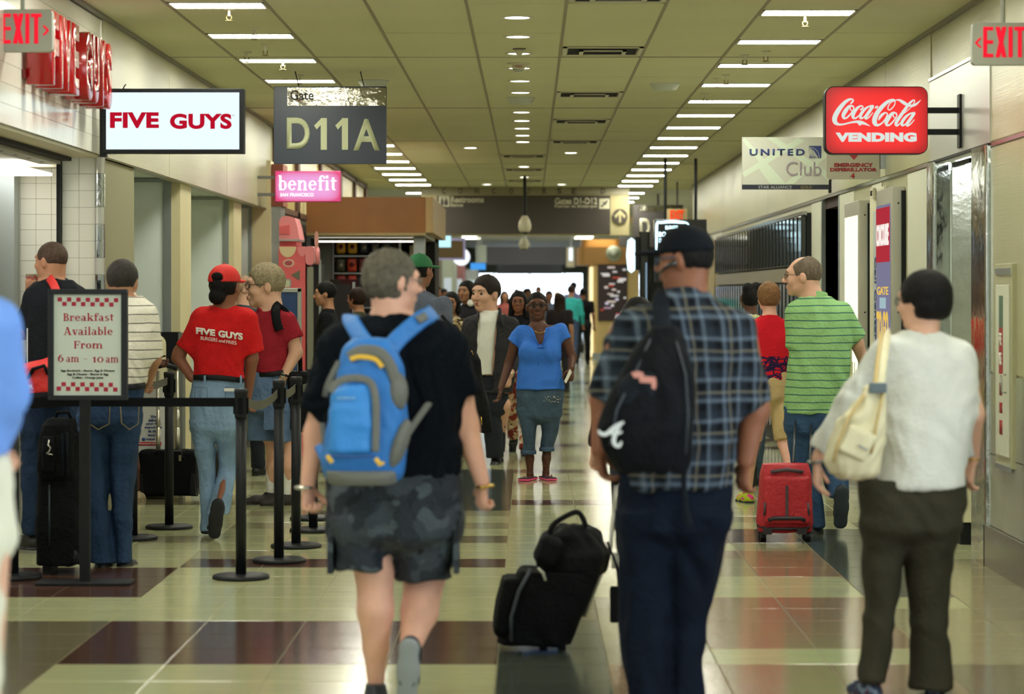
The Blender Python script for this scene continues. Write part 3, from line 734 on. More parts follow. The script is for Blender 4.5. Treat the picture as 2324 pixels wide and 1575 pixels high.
for n in range(-30, 190):
    for c in range(-5, 17):
        if -3 <= n < 22 and 0 <= c < 12: continue
        k = tilekind(min(max(c, 0), 11), n); x0, y0, g = -2.99+TW*c+.0022, 10.8+TW*n+.0022, TW-.0044
        i = len(V); V += [(x0, y0, 0), (x0+g, y0, 0), (x0+g, y0+g, 0), (x0, y0+g, 0), (x0, y0, -.006), (x0+g, y0, -.006), (x0+g, y0+g, -.006), (x0, y0+g, -.006)]
        Fc += [(i, i+1, i+2, i+3), (i+4, i+5, i+1, i), (i+5, i+6, i+2, i+1), (i+6, i+7, i+3, i+2), (i+7, i+4, i, i+3)]; mi += [keys.index(k)]*5
o = mesh_np('floor_tiles', V, Fc, [TM[k] for k in keys], fl, smooth=False, mi=mi); o['kind'] = 'stuff'

# ------------------------------------------------------------------ ceiling
CZ = 3.36
ce = MB().box(-6.5, 6, -6, 104, CZ+.02, CZ+.2).build('ceiling', m_grid); tag(ce, kind='structure')
BX = [-2.74, -2.215, -1.605, -.995, -.385, .225, .835, 1.445, 2.055, 2.74]
pm = {}
def panel(x0, x1, y0, y1, zj=0):
    wx, wy = x1-x0-.018, y1-y0-.003; key = (round(wx, 3), round(wy, 3))
    if key not in pm:
        o = MB().box(-wx/2, wx/2, -wy/2, wy/2, 0, .02).build('panel', m_ceil); pm[key] = o.data; bpy.data.objects.remove(o)
    o = bpy.data.objects.new('panel', pm[key]); link(o, ce); o.location = ((x0+x1)/2, (y0+y1)/2, CZ+zj)
    return o
LY = [[15.4+1.84*k for k in range(-1, 15)], [15.8+1.84*k for k in range(-1, 15)]]
for b in range(9):
    if b in (1, 7):
        ys = LY[0] if b == 1 else LY[1]
        for y in ys: panel(BX[b], BX[b+1], y+.155, y+1.685)
    else:
        for k in range(-2, 17): panel(BX[b], BX[b+1], 13.6+1.733*k, 13.6+1.733*(k+1), random.choice((0, 0, .0015, -.001)))
g = MB()
for x in BX[1:-1]: g.box(x-.010, x+.010, -6, 43.0, CZ-.004, CZ+.025)
for k in range(6): g.box(-2.74, 2.74, 13.6+5.2*k-.010, 13.6+5.2*k+.010, CZ-.003, CZ+.02)
g.build('grid_bar', m_grid, ce)
MB().box(-2.74, 2.74, -6, 10.13, CZ, CZ+.02).build('panel', m_ceil, ce)
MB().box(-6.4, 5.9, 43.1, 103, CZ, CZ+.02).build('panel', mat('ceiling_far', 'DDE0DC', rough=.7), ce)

m_frame = mat('lamp_frame', 'D8D4C0', rough=.5)
def troffer(x0, x1, y, label, group, d=.30):
    t = empty('ceiling_light', label, 'light', ((x0+x1)/2, y, CZ), group); wx = (x1-x0)/2-.012; hd = d/2
    fb = MB().box(-wx, wx, -hd, -hd+.014, -.006, .05).box(-wx, wx, hd-.014, hd, -.006, .05).box(-wx, -wx+.014, -hd, hd, -.006, .05).box(wx-.014, wx, -hd, hd, -.006, .05)
    fb.build('light_frame', m_frame, t)
    MB().box(-wx+.014, wx-.014, -hd+.014, hd-.014, -.003, .02).build('diffuser', m_lit, t)
proto = None
for si, (x0, x1) in enumerate(((BX[1], BX[2]), (BX[7], BX[8]))):
    nm = ('left', 'right')[si]
    for y in [LY[si][0]-1.84*k for k in range(1, 9)]+LY[si]:
        vi = int(round((y-LY[si][1])/1.84)) if y > 14.5 else -1
        troffer(x0, x1, y, 'rectangular ceiling light in the %s row, %s from the camera' % (nm, ORD[vi+si*0] if vi >= 0 else 'x') if vi >= 0 else 'rectangular ceiling light of the %s row above and behind the camera' % nm, 'row of ceiling lights, %s side' % nm if vi >= 0 else 'unseen ceiling lights, %s side' % nm)
    for k in range(18): troffer(x0, x1, 44.6+2.2*k, 'far bright ceiling light beyond the concourse sign on the %s' % nm, 'far ceiling lights, %s side' % nm)
m_can = emit('downlight_glow', (1, .97, .85), 9)
dme = None
for k, (x, y) in enumerate([(-.08, 16.08+1.21*i) for i in range(12)]+[(-.08, 35.2), (-.08, 38.4), (.52, 31.7), (-.72, 30.6), (-.70, 41.0), (.52, 41.0)]):
    grp = 'round downlights in the middle of the ceiling' if k < 14 else 'stray round downlights off the middle row'
    t = empty('downlight', 'small round downlight in the middle ceiling line, %s from the camera' % ORD[k] if k < 14 else ('bright round downlight', 'dim round downlight', 'round downlight before the overhead sign', 'round downlight before the overhead sign')[k-14]+(' right', ' left', ' left', ' right')[k-14]+' of the middle ceiling line', 'light', (x, y, CZ), grp)
    if dme is None:
        a = MB().lathe([(.080, .02), (.105, .02), (.105, -.005), (.082, -.006), (.080, .02)], n=24).build('rim', m_frame, t)
        b = MB().lathe([(0, -.004), (.080, -.003), (.080, .008), (0, .008)], n=24).build('lamp', m_can, t); dme = (a.data, b.data)
    else:
        link(bpy.data.objects.new('rim', dme[0]), t); link(bpy.data.objects.new('lamp', dme[1]), t)
# vents
m_vent = mat('vent_white', 'D6D2BD', rough=.5)
for k, (x, y) in enumerate([(.53, 14.9), (.53, 18.3), (.53, 22.3), (.53, 25.8), (.53, 29.3), (-.08, 32.4), (-.08, 36.0), (-.08, 39.6)]):
    t = empty('air_vent', 'dark slotted air vent right of the downlights, %s from the camera' % ORD[k] if k < 5 else 'dark slotted air vent in the far middle bay, %s from the camera' % ORD[k-5], 'vent', (x, y, CZ), 'air vents right of the downlights' if k < 5 else 'air vents in the far middle bay')
    MB().box(-.25, .25, -.25, .25, -.006, .012).build('backing', mat('vent_black','0C0C10',rough=.9), t)
    for i, e in enumerate((.29, .17)):
        z1 = -.010-.012*i; mb = MB(); u = .03
        for a, b, c, d in ((-e, e, -e, -e+u), (-e, e, e-u, e), (-e, -e+u, -e, e), (e-u, e, -e, e)):
            mb.box(a, b, c, d, z1, z1+.008)
        mb.build('louvre', m_vent, t)
# ceiling devices
spn = {'left': 0, 'right': 0}
def sprinkler(px, py, row):
    y = F*(CZ-H)/(CY-py)*1.0
    t = empty('sprinkler', 'small brass sprinkler head, %s one among the %s row of ceiling lights' % (ORD[spn[row]], row), 'sprinkler', ((px-CX)*y/F, y, CZ), 'sprinklers in the %s row' % row); spn[row] += 1
    mb = MB().lathe([(0, 0), (.035, 0), (.03, -.008), (0, -.009)], n=14).cyl((0, 0, -.008), (0, 0, -.045), .008); mb.build('stem', m_vent, t)
    MB().tube([(-.014, 0, -.04), (-.016, 0, -.06), (0, 0, -.075), (.016, 0, -.06), (.014, 0, -.04)], .0035, n=5).lathe([(0, -.078), (.026, -.076), (.026, -.073), (0, -.072)], n=12).build('deflector', mat('brass', '8A7A50', rough=.4, metal=.7), t)
for p in ((520, 22), (577, 66), (602, 104), (642, 138), (680, 172), (560, 120)): sprinkler(p[0], p[1]-2, 'left')
for p in ((1827, 36), (1738, 118), (1690, 126), (1628, 180), (1648, 172), (1600, 215)): sprinkler(p[0], p[1]-2, 'right')
t = empty('smoke_sensor', 'small cone shaped sensor hanging between the middle downlights', 'sensor', (-.075, 18.15, CZ))
MB().lathe([(0, 0), (.048, 0), (.048, -.006), (0, -.006)]).build('plate', mat('sensor_dark', '4A4536', rough=.5), t); MB().lathe([(.040, -.006), (.030, -.03), (.010, -.055), (0, -.057)]).build('cone', m_vent, t)
t = empty('fire_strobe', 'ceiling fire alarm strobe with red FIRE lettering and clear lens', 'alarm', (-.085, 19.3, CZ))
MB().lathe([(0, 0), (.088, 0), (.080, -.012), (0, -.013)]).build('plate', m_vent, t); MB().rbox(-.05, .05, -.04, .04, -.045, -.01, .012).build('housing', m_vent, t)
text('lettering', 'FIRE', (-.028, .028, -.036, -.022), mat('fire_red', 'B5302A'), t, y=-.041, bold=.02, spacing=1.3)
D = SDF().add(ell((0, 0, -.048), (.045, .04, .022)), 0); D.build('lens', mat('clear_lens', 'DDE0D8', rough=.08, trans=.6), t, h=.006)
for k, (x, y, wh) in enumerate(((-.08, 22.75, 'pale guard dome in the middle line of the ceiling'), (1.14, 21.2, 'pale guard dome near the right row of ceiling lights'), (-1.30, 20.9, 'pale guard dome above the gate sign'))):
    o = MB().lathe([(0, 0), (.135, 0), (.13, -.006), (.10, -.05), (.085, -.058), (0, -.06)], (x, y, CZ)).build('smoke_detector_guard', mat('pale_plastic', 'C9CEC6', rough=.5)); tag(o, wh, 'detector')

# ------------------------------------------------------------------ walls
def struct(name, mb, m, **kw): return tag(mb.build(name, m, **kw), kind='structure')
SZ = 2.46
# right wall: upper fascia, then lower pieces between the niche and the doorway
wr = struct('wall_right', MB().box(2.70, 3.0, -6, 14.72, 3.0, CZ+.02).box(2.70, 3.0, 9.0, 14.72, .24, 3.0).box(2.70, 3.0, -6, -5, .24, 3.0).box(2.70, 3.0, -6, 9, .1, .45).box(2.78, 2.86, 1.9, 2.1, .4, 3.0).box(2.70, 3.0, 14.66, 16.85, 3.02, CZ+.02).box(2.70, 3.0, 16.85, 41.5, SZ, CZ+.02).box(2.70, 3.0, 16.85, 21.85, .2, SZ).box(2.70, 3.0, 23.1, 41.5, .2, SZ), m_wall)
for y0, y1 in ((10.5, 14.7), (16.86, 19.0), (19.0, 22.6), (22.6, 28.4), (28.4, 34.5), (34.5, 41.4)):
    MB().box(2.692, 2.70, y0+.006, y1-.006, SZ+.02, CZ).build('panel', m_wall, wr)
for y0, y1 in ((10.5, 12.3), (12.3, 14.68), (16.88, 17.9), (19.2, 19.75), (20.85, 21.83), (23.1, 24.0), (35.2, 41.4)):
    MB().box(2.692, 2.70, y0+.004, y1-.004, 1.14 if y1 < 14.7 else .2, SZ-.02).build('panel', m_wallw if y1 > 15 else m_wall, wr)
for i in range(4):
    for z0, z1 in ((.24, .66), (.66, 1.13)): MB().box(2.684, 2.70, 10.6+1.02*i+.004, 11.62+1.02*i-.004, z0+.004, z1-.004).build('panel', mat('lower_panel', 'B9BBA9', rough=.22, metal=.5), wr)
struct('baseboard_right', MB().box(2.66, 2.72, -6, 14.72, 0, .24).box(2.68, 2.72, 16.85, 21.85, 0, .2).box(2.68, 2.72, 23.1, 41.5, 0, .2), mat('base_metal', '8E8C82', rough=.25, metal=.8))
struct('trim_1', MB().box(2.684, 2.70, -6, 14.66, SZ-.012, SZ+.012).box(2.684, 2.70, 16.85, 41.4, SZ-.012, SZ+.012), m_trim)
struct('trim_2', MB().box(2.67, 2.74, -6, 41.4, CZ-.025, CZ+.004), mat('trim_dark', '7C7A72', rough=.4))
struct('trim_3', MB().box(-2.76, -2.69, -6, 41.4, CZ-.025, CZ+.004), mat('trim_dark', '7C7A72'))
# grey fascia over the niche and the niche itself
fa = struct('trim_4', MB().box(2.685, 3.0, 14.66, 16.85, SZ+.01, 3.02), mat('fascia_grey', 'B5B8B2', rough=.3, metal=.35))
MB().box(2.675, 2.70, 14.66, 16.85, 3.01, 3.03).build('edge_strip', m_trim, fa); MB().box(2.675, 2.70, 14.66, 16.85, SZ-.005, SZ+.012).build('edge_strip', m_black, fa)
ni = struct('wall_niche', MB().box(2.70, 3.9, 16.85, 16.95, 0, SZ+.05).box(3.8, 3.9, 14.66, 16.95, 0, SZ+.05).box(2.74, 3.9, 14.60, 14.72, 0, SZ+.05), m_wallw)
MB().box(2.76, 3.15, 16.82, 16.85, 1.0, SZ).build('metal_panel', m_swirl, ni)
struct('pillar_niche_far', MB().rbox(2.66, 2.80, 16.60, 16.86, 0, SZ, .03, ax='z'), m_polish)
struct('pillar_niche_near', MB().rbox(2.66, 2.82, 14.66, 15.16, 0, SZ, .03, ax='z'), m_polish)
struct('ceiling_niche', MB().box(2.70, 3.9, 14.66, 16.95, SZ, SZ+.04), m_wallw)
o = empty('vending_machine', 'cream cabinet with black toe kick standing in the metal clad niche', 'cabinet', (2.98, 15.9, 0))
MB().rbox(-.26, .5, 0, .8, .14, .95, .02).build('cabinet_body', mat('cream_cabinet', 'E0DAB8', rough=.4), o, bev=.006); MB().box(-.25, .5, .02, .8, 0, .14).build('toe_kick', m_black, o); MB().box(-.275, -.25, .03, .77, .5, .9).build('door', mat('cream_cabinet2', 'D8D2B2', rough=.4), o)
MB().box(-.285, -.268, .1, .16, .6, .8).build('handle', m_trim, o)
t = empty('niche_lamp', 'flat ceiling lamp inside the metal clad niche on the right', 'light', (3.05, 16.2, SZ-.01)); MB().box(-.25, .25, -.3, .3, -.012, .0).build('diffuser', emit('niche_lit', (.95, 1, .95), 14), t); MB().box(-.27, -.25, -.32, .32, -.03, .0).build('lamp_frame', m_black, t)
# doorway with dark interior
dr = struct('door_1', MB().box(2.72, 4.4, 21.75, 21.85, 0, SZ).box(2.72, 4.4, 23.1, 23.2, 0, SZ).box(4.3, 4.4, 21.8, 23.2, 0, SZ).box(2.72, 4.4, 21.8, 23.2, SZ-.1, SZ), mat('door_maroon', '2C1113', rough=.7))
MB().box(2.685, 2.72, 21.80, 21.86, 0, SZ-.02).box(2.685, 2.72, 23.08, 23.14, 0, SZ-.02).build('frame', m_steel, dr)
# wall boxes on the right
def cabinet_door():
    t = empty('extinguisher_cabinet', 'tall narrow white wall cabinet with red lettered strip near the right edge', 'cabinet', (2.685, 14.1, 0))
    MB().box(-.02, .012, -.22, .26, .62, 1.76).build('surround', m_wall, t, bev=.003); MB().box(-.032, -.02, -.17, .20, .68, 1.64).build('door', m_wallw, t, bev=.003)
    MB().box(-.03, -.018, -.2, .24, 1.70, 1.735).build('hood', m_steel, t); MB().box(-.03, -.018, -.2, .24, .60, .63).build('sill', m_steel, t)
    MB().box(-.036, -.031, -.02, .08, 1.40, 1.58).build('picture', mat('pic_green', '4E6A58'), t)
    r_ = mat('strip_red', '9C2A2E'); MB().box(-.036, -.031, -.02, .08, 1.14, 1.40).build('notice', r_, t)
    for i, (a, b) in enumerate(((1.30, 1.37), (1.19, 1.26))): text('lettering', 'FIRE' if i == 0 else 'HOSE', (.07, -.01, a, b), mat('white_ink', 'D8D4C8'), t, y=-.0375, face='-x', bold=.02)
    for a, b in ((1.02, 1.09), (.92, .98), (.80, .88)): text('lettering', 'EXIT' if a > 1 else ('BREAK' if a > .9 else 'II'), (.07, -.01, a, b), r_, t, y=-.034, face='-x', bold=.03)
    MB().tube([(-.03, -.12, 1.04), (-.06, -.12, 1.04), (-.06, -.12, 1.14), (-.03, -.12, 1.14)], .006, n=6).build('handle', m_trim, t)
cabinet_door()
def lightbox(y0, y1, z0, z1, kind):
    lab = {'w': 'tall lit white advertising box on the right wall, farther one', 'p': 'tall lit violet poster box with red header on the right wall'}[kind]
    t = empty('poster_lightbox', lab, 'lightbox', (2.70, y0, 0)); d = y1-y0
    MB().box(-.10, 0, 0, d, z0, z1).build('housing', mat('box_alu', 'B9B8AC', rough=.35, metal=.5), t, bev=.008)
    MB().box(-.03, .0, -.035, 0, z0+.02, z1-.03).build('back_gap', m_black, t)
    MB().box(-.104, -.098, .05, d-.05, z0+.08, z1-.12).build('lit_face', emit('lit_cream', 'FFFFE2', 1.25) if kind == 'w' else emit('lit_violet', '8C8AA8', .75), t)
    sc = MB()
    for z in (z0+.4, (z0+z1)/2, z1-.12): sc.cyl((-.05, -.004, z), (-.05, .002, z), .007, n=8)
    sc.build('screws', m_dark, t)
    if kind == 'p':
        zt = z1-.12
        MB().box(-.107, -.105, .05, d-.05, zt-.42, zt-.02).build('header', emit('lit_redtop', 'B83440', .9), t)
        text('lettering', 'CONCOURSE', (d-.08, .08, zt-.30, zt-.14), emit('lit_w', 'F2E8E0', 1.1), t, y=-.109, face='-x', bold=.03)
        for i, (a, b, c, s_) in enumerate(((.08, .35, .8, 'DELTA'), (.2, .9, 1.2, 'FOOD'),)): pass
        text('lettering', 'GATE', (d-.12, .1, zt-.66, zt-.60), emit('lit_y', 'E0B95A', 1.1), t, y=-.109, face='-x', bold=.02)
        text('lettering', 'TO GO', (d-.10, .1, zt-1.03, zt-.78), emit('lit_y', 'E0B95A', 1.1), t, y=-.109, face='-x', bold=.04)
        text('lettering', 'FOOD', (d-.10, .1, zt-1.36, zt-1.12), emit('lit_y', 'E0B95A', 1.1), t, y=-.109, face='-x', bold=.04)
        MB().box(-.1075, -.106, d*.3, d*.7, zt-.76, zt-.68).build('picture', emit('lit_pale', 'A9C4CC', .9), t)
    else:
        gr = random.Random(4); mb = MB()
        for i in range(16):
            y = .1+i*(d-.2)/16; mb.box(-.1065, -.105, y, y+.03, z0+.1, z0+.35+gr.random()*.35)
        mb.build('picture', emit('lit_olive', '9A9C62', .9), t)
lightbox(18.05, 18.85, .55, 2.36, 'p'); lightbox(19.85, 20.75, .55, 2.33, 'w')
# white exit door beside the poster box (closed, flush) with vertical banner
d2 = struct('door_2', MB().box(2.675, 2.70, 18.95, 19.75, 0, 2.40), mat('door_cream', 'D9D6BA', rough=.45), bev=.004)
MB().box(2.668, 2.675, 19.0, 19.7, .05, 2.30).build('door_leaf', mat('door_cream', ''), d2)
t = empty('wall_banner', 'narrow pale vertical banner with blue lettering beside the lit poster box', 'banner', (2.655, 19.2, 1.5))
MB().box(-.01, .008, -.14, .14, -.75, .72).build('panel', mat('banner_grey', 'BFC6C6', rough=.4), t)
me = text('lettering', 'Call Center', (-.02, .62, -.04, .05), mat('banner_blue', '27406E'), t, y=-.0, bold=.02)
me.rotation_euler = (math.radians(90), 0, math.radians(-90)); me.rotation_euler = (0, math.radians(90), math.radians(-90)); me.location = (-.013, 0, .35)
t = empty('exit_plate', 'small square exit plate above the cream door on the right wall', 'sign', (2.66, 19.45, 2.36)); MB().box(-.012, .01, -.07, .07, -.035, .045).build('plate', m_vent, t); text('lettering', 'EXIT', (.05, -.05, -.015, .025), m_dark, t, y=-.014, face='-x', bold=.03)
# security lockers / folded gate in the right wall
lk = empty('locker_bank', 'bank of tall narrow black glossy lockers in two tiers along the right wall', 'lockers', (2.70, 24.0, 0))
MB().box(-.05, .0, 0, 11.2, .12, 2.36).build('carcass', m_black, lk)
MB().box(-.09, -.045, 0, 11.2, 1.70, 1.84).build('middle_rail', mat('rail_beige', 'A39A80', rough=.35, metal=.4), lk)
MB().box(-.09, -.045, 0, 11.2, 2.34, 2.375).build('top_rail', m_trim, lk); MB().box(-.07, -.04, 0, 11.2, 0.0, .14).build('plinth', m_black, lk)
lm = {}
for i in range(30):
    y = .06+i*.371
    for tier, (z0, z1) in enumerate(((1.86, 2.33), (.16, 1.68))):
        if tier not in lm:
            a = MB().box(-.10, -.05, .0, .30, z0, z1).build('locker_door', mat('locker_gloss', '0C1018', rough=.07, coat=.8, bump=(4, .12)), lk, bev=.006)
            b = MB().box(-.108, -.05, .318, .345, z0, z1).build('divider', mat('divider', '4A4842', rough=.2, metal=.8), a); lm[tier] = (a.data, b.data)
            o = a; o.location = (0, y, 0)
        else:
            o = link(bpy.data.objects.new('locker_door', lm[tier][0]), lk); o.location = (0, y, 0); x = o.modifiers.new('b', 'BEVEL'); x.width = .006
            link(bpy.data.objects.new('divider', lm[tier][1]), o)
# far right end of the wall
struct('door_3', MB().box(2.60, 2.72, 35.4, 36.6, 0, 2.34).box(2.60, 2.72, 37.0, 38.6, 0, 2.34), mat('frame_beige', 'A8976C', rough=.45))
t = empty('lit_green_panel', 'tall narrow green lit panel at the far end of the right wall', 'lightbox', (2.62, 39.4, 0)); MB().box(-.05, .05, 0, 1.6, .4, 2.3).build('housing', m_steel, t); MB().box(-.056, -.05, .06, 1.54, .5, 2.2).build('lit_face', emit('lit_green', '6FB36C', .9), t); MB().box(-.058, -.055, .5, 1.1, 1.3, 2.1).build('picture', emit('lit_mint', 'DDF0D8', 1.1), t)

# ---- left wall
AC = 2.505
wl = struct('wall_left', MB().box(-2.80, -2.72, 15.95, 42, SZ, CZ+.02).box(-4.0, -3.75, 15.95, 26.4, 0, SZ+.1).box(-3.9, -2.84, 19.9, 20.5, 0, AC).box(-3.9, -2.84, 23.7, 24.3, 0, AC).box(-3.9, -2.84, 26.0, 26.4, 0, AC), m_wall)
for y0, y1 in ((15.96, 18.9), (18.9, 22.5), (22.5, 25.9)): MB().box(-2.72, -2.712, y0+.004, y1-.004, SZ+.006, CZ).build('panel', m_wall, wl)
struct('ceiling_alcove', MB().box(-3.95, -2.79, 15.95, 26.3, AC, AC+.03), m_pale)
for i, (y, y2, c) in enumerate(((19.9, 20.5, (372, 390, 410)), (23.7, 24.3, (508, 520, 531)), (26.0, 26.4, (566, 572, 575)))):
    xs_, x1_, x2_ = [W(q, 0, y)[0] for q in c]
    MB().box(-3.85, xs_, y-.02, y, .30, AC-.03).build('alcove_panel', m_pale, wl); MB().box(-3.9, xs_, y-.03, y, .0, .29).build('kick_plate', mat('kick_grey', '8D8F86', rough=.4, metal=.3), wl)
    MB().box(xs_, x1_, y-.04, y, 0, AC-.01).build('steel_post', m_steel, wl); MB().box(-3.9, x1_, y-.05, y, AC-.035, AC-.003).build('steel_rail', m_steel, wl)
    MB().box(x1_, x2_, y-.025, y2+.01, 0, AC-.01).build('tan_pilaster', m_tan, wl)
    MB().box(W(243, 0, y)[0], W(251, 0, y)[0], y-.035, y, 0, AC-.02).build('steel_post', m_steel, wl)
# shop front on the left: tiled fascia, tiled end wall, shutter slot
wf = struct('wall_shop_front', MB().box(-3.0, -2.735, 6, 15.93, SZ+.01, CZ+.02), m_grout)
MB().box(-2.985, -2.74, 15.99, 17.4, 0, SZ).build('pier', m_grout, wf); MB().box(-4.2, -2.98, 17.40, 17.5, 0, SZ).build('end_wall', m_grout, wf)
tl = .107; V, Fc = [], []
fm = MB()
for r in range(8):
    for c in range(50):
        y = 15.93-tl*(c+1); z = SZ+.012+tl*r
        if z+tl > CZ+.01: continue
        fm.box(-2.735, -2.722, y+.001, y+tl-.001, z+.001, z+tl-.001)
o = fm.build('tile', m_whitetile, wf); o['kind'] = 'stuff'
MB().box(-2.735, -2.722, 6, 15.93-tl*50, SZ+.01, CZ).build('fascia_panel', m_whitetile, wf)
tm = None
for r in range(23):
    for c in range(11):
        x = (-2.76-tl*(c+1)) if c < 2 else -2.99-tl*(c-1); z = SZ-tl*(r+1)
        if tm is None:
            o = MB().box(.001, tl-.001, -.012, 0, .001, tl-.001).build('tile', mat('cream_tile', 'EEEDE0', rough=.25), wf, bev=.002); tm = o.data
        else: o = link(bpy.data.objects.new('tile', tm), wf)
        o.location = (x, 15.99 if c < 2 else 17.40, z)
for r in range(23):
    MB().rbox(-2.76, -2.70, 15.93, 15.995, SZ-tl*(r+1)+.001, SZ-tl*r-.001, .02, ax='z').build('corner_tile', m_polish if r % 3 else mat('corner_pale', 'D8D8D0', rough=.08, metal=.4), wf)
for r in range(8): MB().rbox(-2.76, -2.715, 15.93, 15.96, SZ+.012+tl*r, SZ+.010+tl*(r+1), .012, ax='z').build('corner_tile', m_whitetile, wf)
struct('ceiling_shop', MB().box(-4.25, -2.74, 6, 17.45, SZ-.006, SZ+.02), mat('soffit_cream', 'CFC7A8', rough=.5))
MB().box(-2.97, -2.90, 6, 15.9, SZ-.03, SZ-.004).build('shutter_slot', m_dark, wf); MB().box(-3.10, -2.97, 6, 15.9, SZ-.05, SZ-.004).build('shutter_rail', mat('rail_grey', 'A9A48E', rough=.4, metal=.4), wf)
sc = MB()
for i in range(24): sc.cyl((-3.03, 6.4+.4*i, SZ-.052), (-3.03, 6.4+.4*i, SZ-.049), .012, n=8)
sc.build('rail_holes', m_dark, wf)
MB().box(-3.0, -2.976, 15.92, 15.985, 0, SZ-.03).build('shutter_guide', m_black, wf)
MB().box(-3.72, -3.53, 17.2, 17.38, 0, SZ-.03).build('steel_post', m_steel, wf)
struct('wall_shop_inner', MB().box(-4.3, -4.2, 6, 17.5, 0, SZ), mat('inner_white', 'EDEBE2', rough=.5))
t = empty('shop_fill', 'added fill light over the left counter', 'light', (-3.6, 14.0, SZ-.06)); MB().box(-.35, .35, -1.2, 1.2, -.01, .01).build('diffuser', emit('shop_lit', (1, .98, .92), 4), t); MB().box(-.35, .35, 2.2, 3.1, -.01, .01).build('rear_fill', emit('shop_lit2', (1, .98, .92), 5), t)  # added glow panels, there to brighten the shop's tiled end wall
t['label'] = 'added fill light inside the tiled shop front'

# benefit-side pilaster and clerestory beyond
Zp = 26.0; xa, xb, xc, xd = [W(q, 0, Zp)[0] for q in (574, 615, 636, 642)]
pb = struct('pillar_shop', MB().box(xa, xb, Zp-.03, Zp+.5, 0, W(0, 365, Zp)[2]), m_tan); MB().box(xb, xc, Zp+.05, Zp+.5, 0, W(0, 468, Zp)[2]).build('steel_edge', m_steel, pb); MB().box(xb, xd, Zp+.02, Zp+.5, W(0, 468, Zp)[2], W(0, 372, Zp)[2]).build('maroon_panel', mat('maroon', '8A4A34', rough=.5), pb)
cl = struct('window_1', MB().box(-2.715, -2.70, 26.6, 41, 2.52, 3.30), mat('clerestory', 'C9B777', rough=.3))
for y in (26.7, 29, 32.2, 35.6, 38.5, 41): MB().box(-2.74, -2.66, y-.12, y+.12, SZ, CZ).build('mullion', mat('mullion_brown', '57382A', rough=.5), cl)
MB().box(-2.74, -2.66, 26.7, 41, CZ-.08, CZ-.01).box(-2.74, -2.66, 26.7, 41, SZ, SZ+.06).build('rail', mat('mullion_brown', ''), cl)
struct('wall_far_left', MB().box(-6.2, -5.9, 26.5, 104, 0, CZ).box(-5.9, -2.9, 26.5, 26.6, 0, CZ), mat('wall_brown', '5C4A3C', rough=.6))
struct('wall_far_right', MB().box(5.4, 5.7, 41.5, 104, 0, CZ).box(3.0, 5.5, 41.4, 41.6, 0, CZ), mat('wall_beige', 'A89C80', rough=.6))
struct('wall_back', MB().box(-6.5, 6, -6.2, -6, 0, CZ), m_wall); struct('wall_left_near', MB().box(-4.4, -4.3, -6, 6, 0, .45).box(-4.4, -4.3, -6, 6, 3.0, CZ).box(-4.4, -4.3, -6, -5, 0, CZ).box(-4.4, -4.3, 0, .2, 0, CZ).box(-4.4, -2.74, 5.9, 6.0, 0, CZ), m_wall)
# end wall with the daylight window
we = struct('wall_end', MB().box(-6.2, -2.1, 100, 100.3, 0, CZ).box(2.1, 5.7, 100, 100.3, 0, CZ).box(-2.1, 2.1, 100, 100.3, 2.34, CZ), mat('wall_end_grey', '8E9494', rough=.6))
MB().box(-2.1, 2.1, 100.05, 100.1, 1.90, 1.93).build('transom', m_steel, we)
for x in (-1.4, 0, 1.4): MB().box(x-.03, x+.03, 100.0, 100.12, 0, 2.34).build('mullion', m_steel, we)
# ------------------------------------------------------------------ signs
def board(name, label, px0, px1, py0, py1, Z, m, d=.05, bev=.003, rad=None):
    b = WB(px0, px1, py0, py1, Z); cx, cz = (b[0]+b[1])/2, (b[2]+b[3])/2
    t = empty(name, label, 'sign', (cx, Z, cz)); hx, hz = (b[1]-b[0])/2, (b[3]-b[2])/2
    mb = MB()
    (mb.rbox(-hx, hx, 0, d, -hz, hz, rad) if rad else mb.box(-hx, hx, 0, d, -hz, hz)).build('housing', m, t, bev=0 if rad else bev)
    q = lambda a, b_, c, e: (W(a, 0, Z)[0]-cx, W(b_, 0, Z)[0]-cx, W(0, e, Z)[2]-cz, W(0, c, Z)[2]-cz)   # x0,x1,z0,z1 from px0,px1,py0,py1
    return t, q, hx, hz
red_ = emit('sign_red', 'C8142E', .85)
# white lit shop sign
t, q, hx, hz = board('hanging_sign', 'white lit box sign with red capital lettering on the left', 232, 553, 201, 348, 15.6, m_black, .10)
MB().box(*q(241, 543, 210, 339)[:2], -.004, .0, *q(241, 543, 210, 339)[2:]).build('lit_face', emit('lit_white', 'E4F5FB', 1.12), t)
text('lettering', 'FIVE', q(250, 361, 255, 291), red_, t, y=-.007, bold=.045, spacing=1.05); text('lettering', 'GUYS', q(386, 526, 258, 293), red_, t, y=-.007, bold=.045, spacing=1.05)
text('trademark', 'o', q(528, 532, 260, 264), mat('tmgrey', '8C6A70'), t, y=-.006)
MB().box(-hx-.02, -hx+.02, .02, .08, -hz-.02, hz+.03).build('bracket', m_black, t); MB().tube([(-hx+.12, .05, hz), (-hx+.13, .05, hz+.02), (-hx+.14, .05, hz+.03)], .004).build('hook', m_black, t)
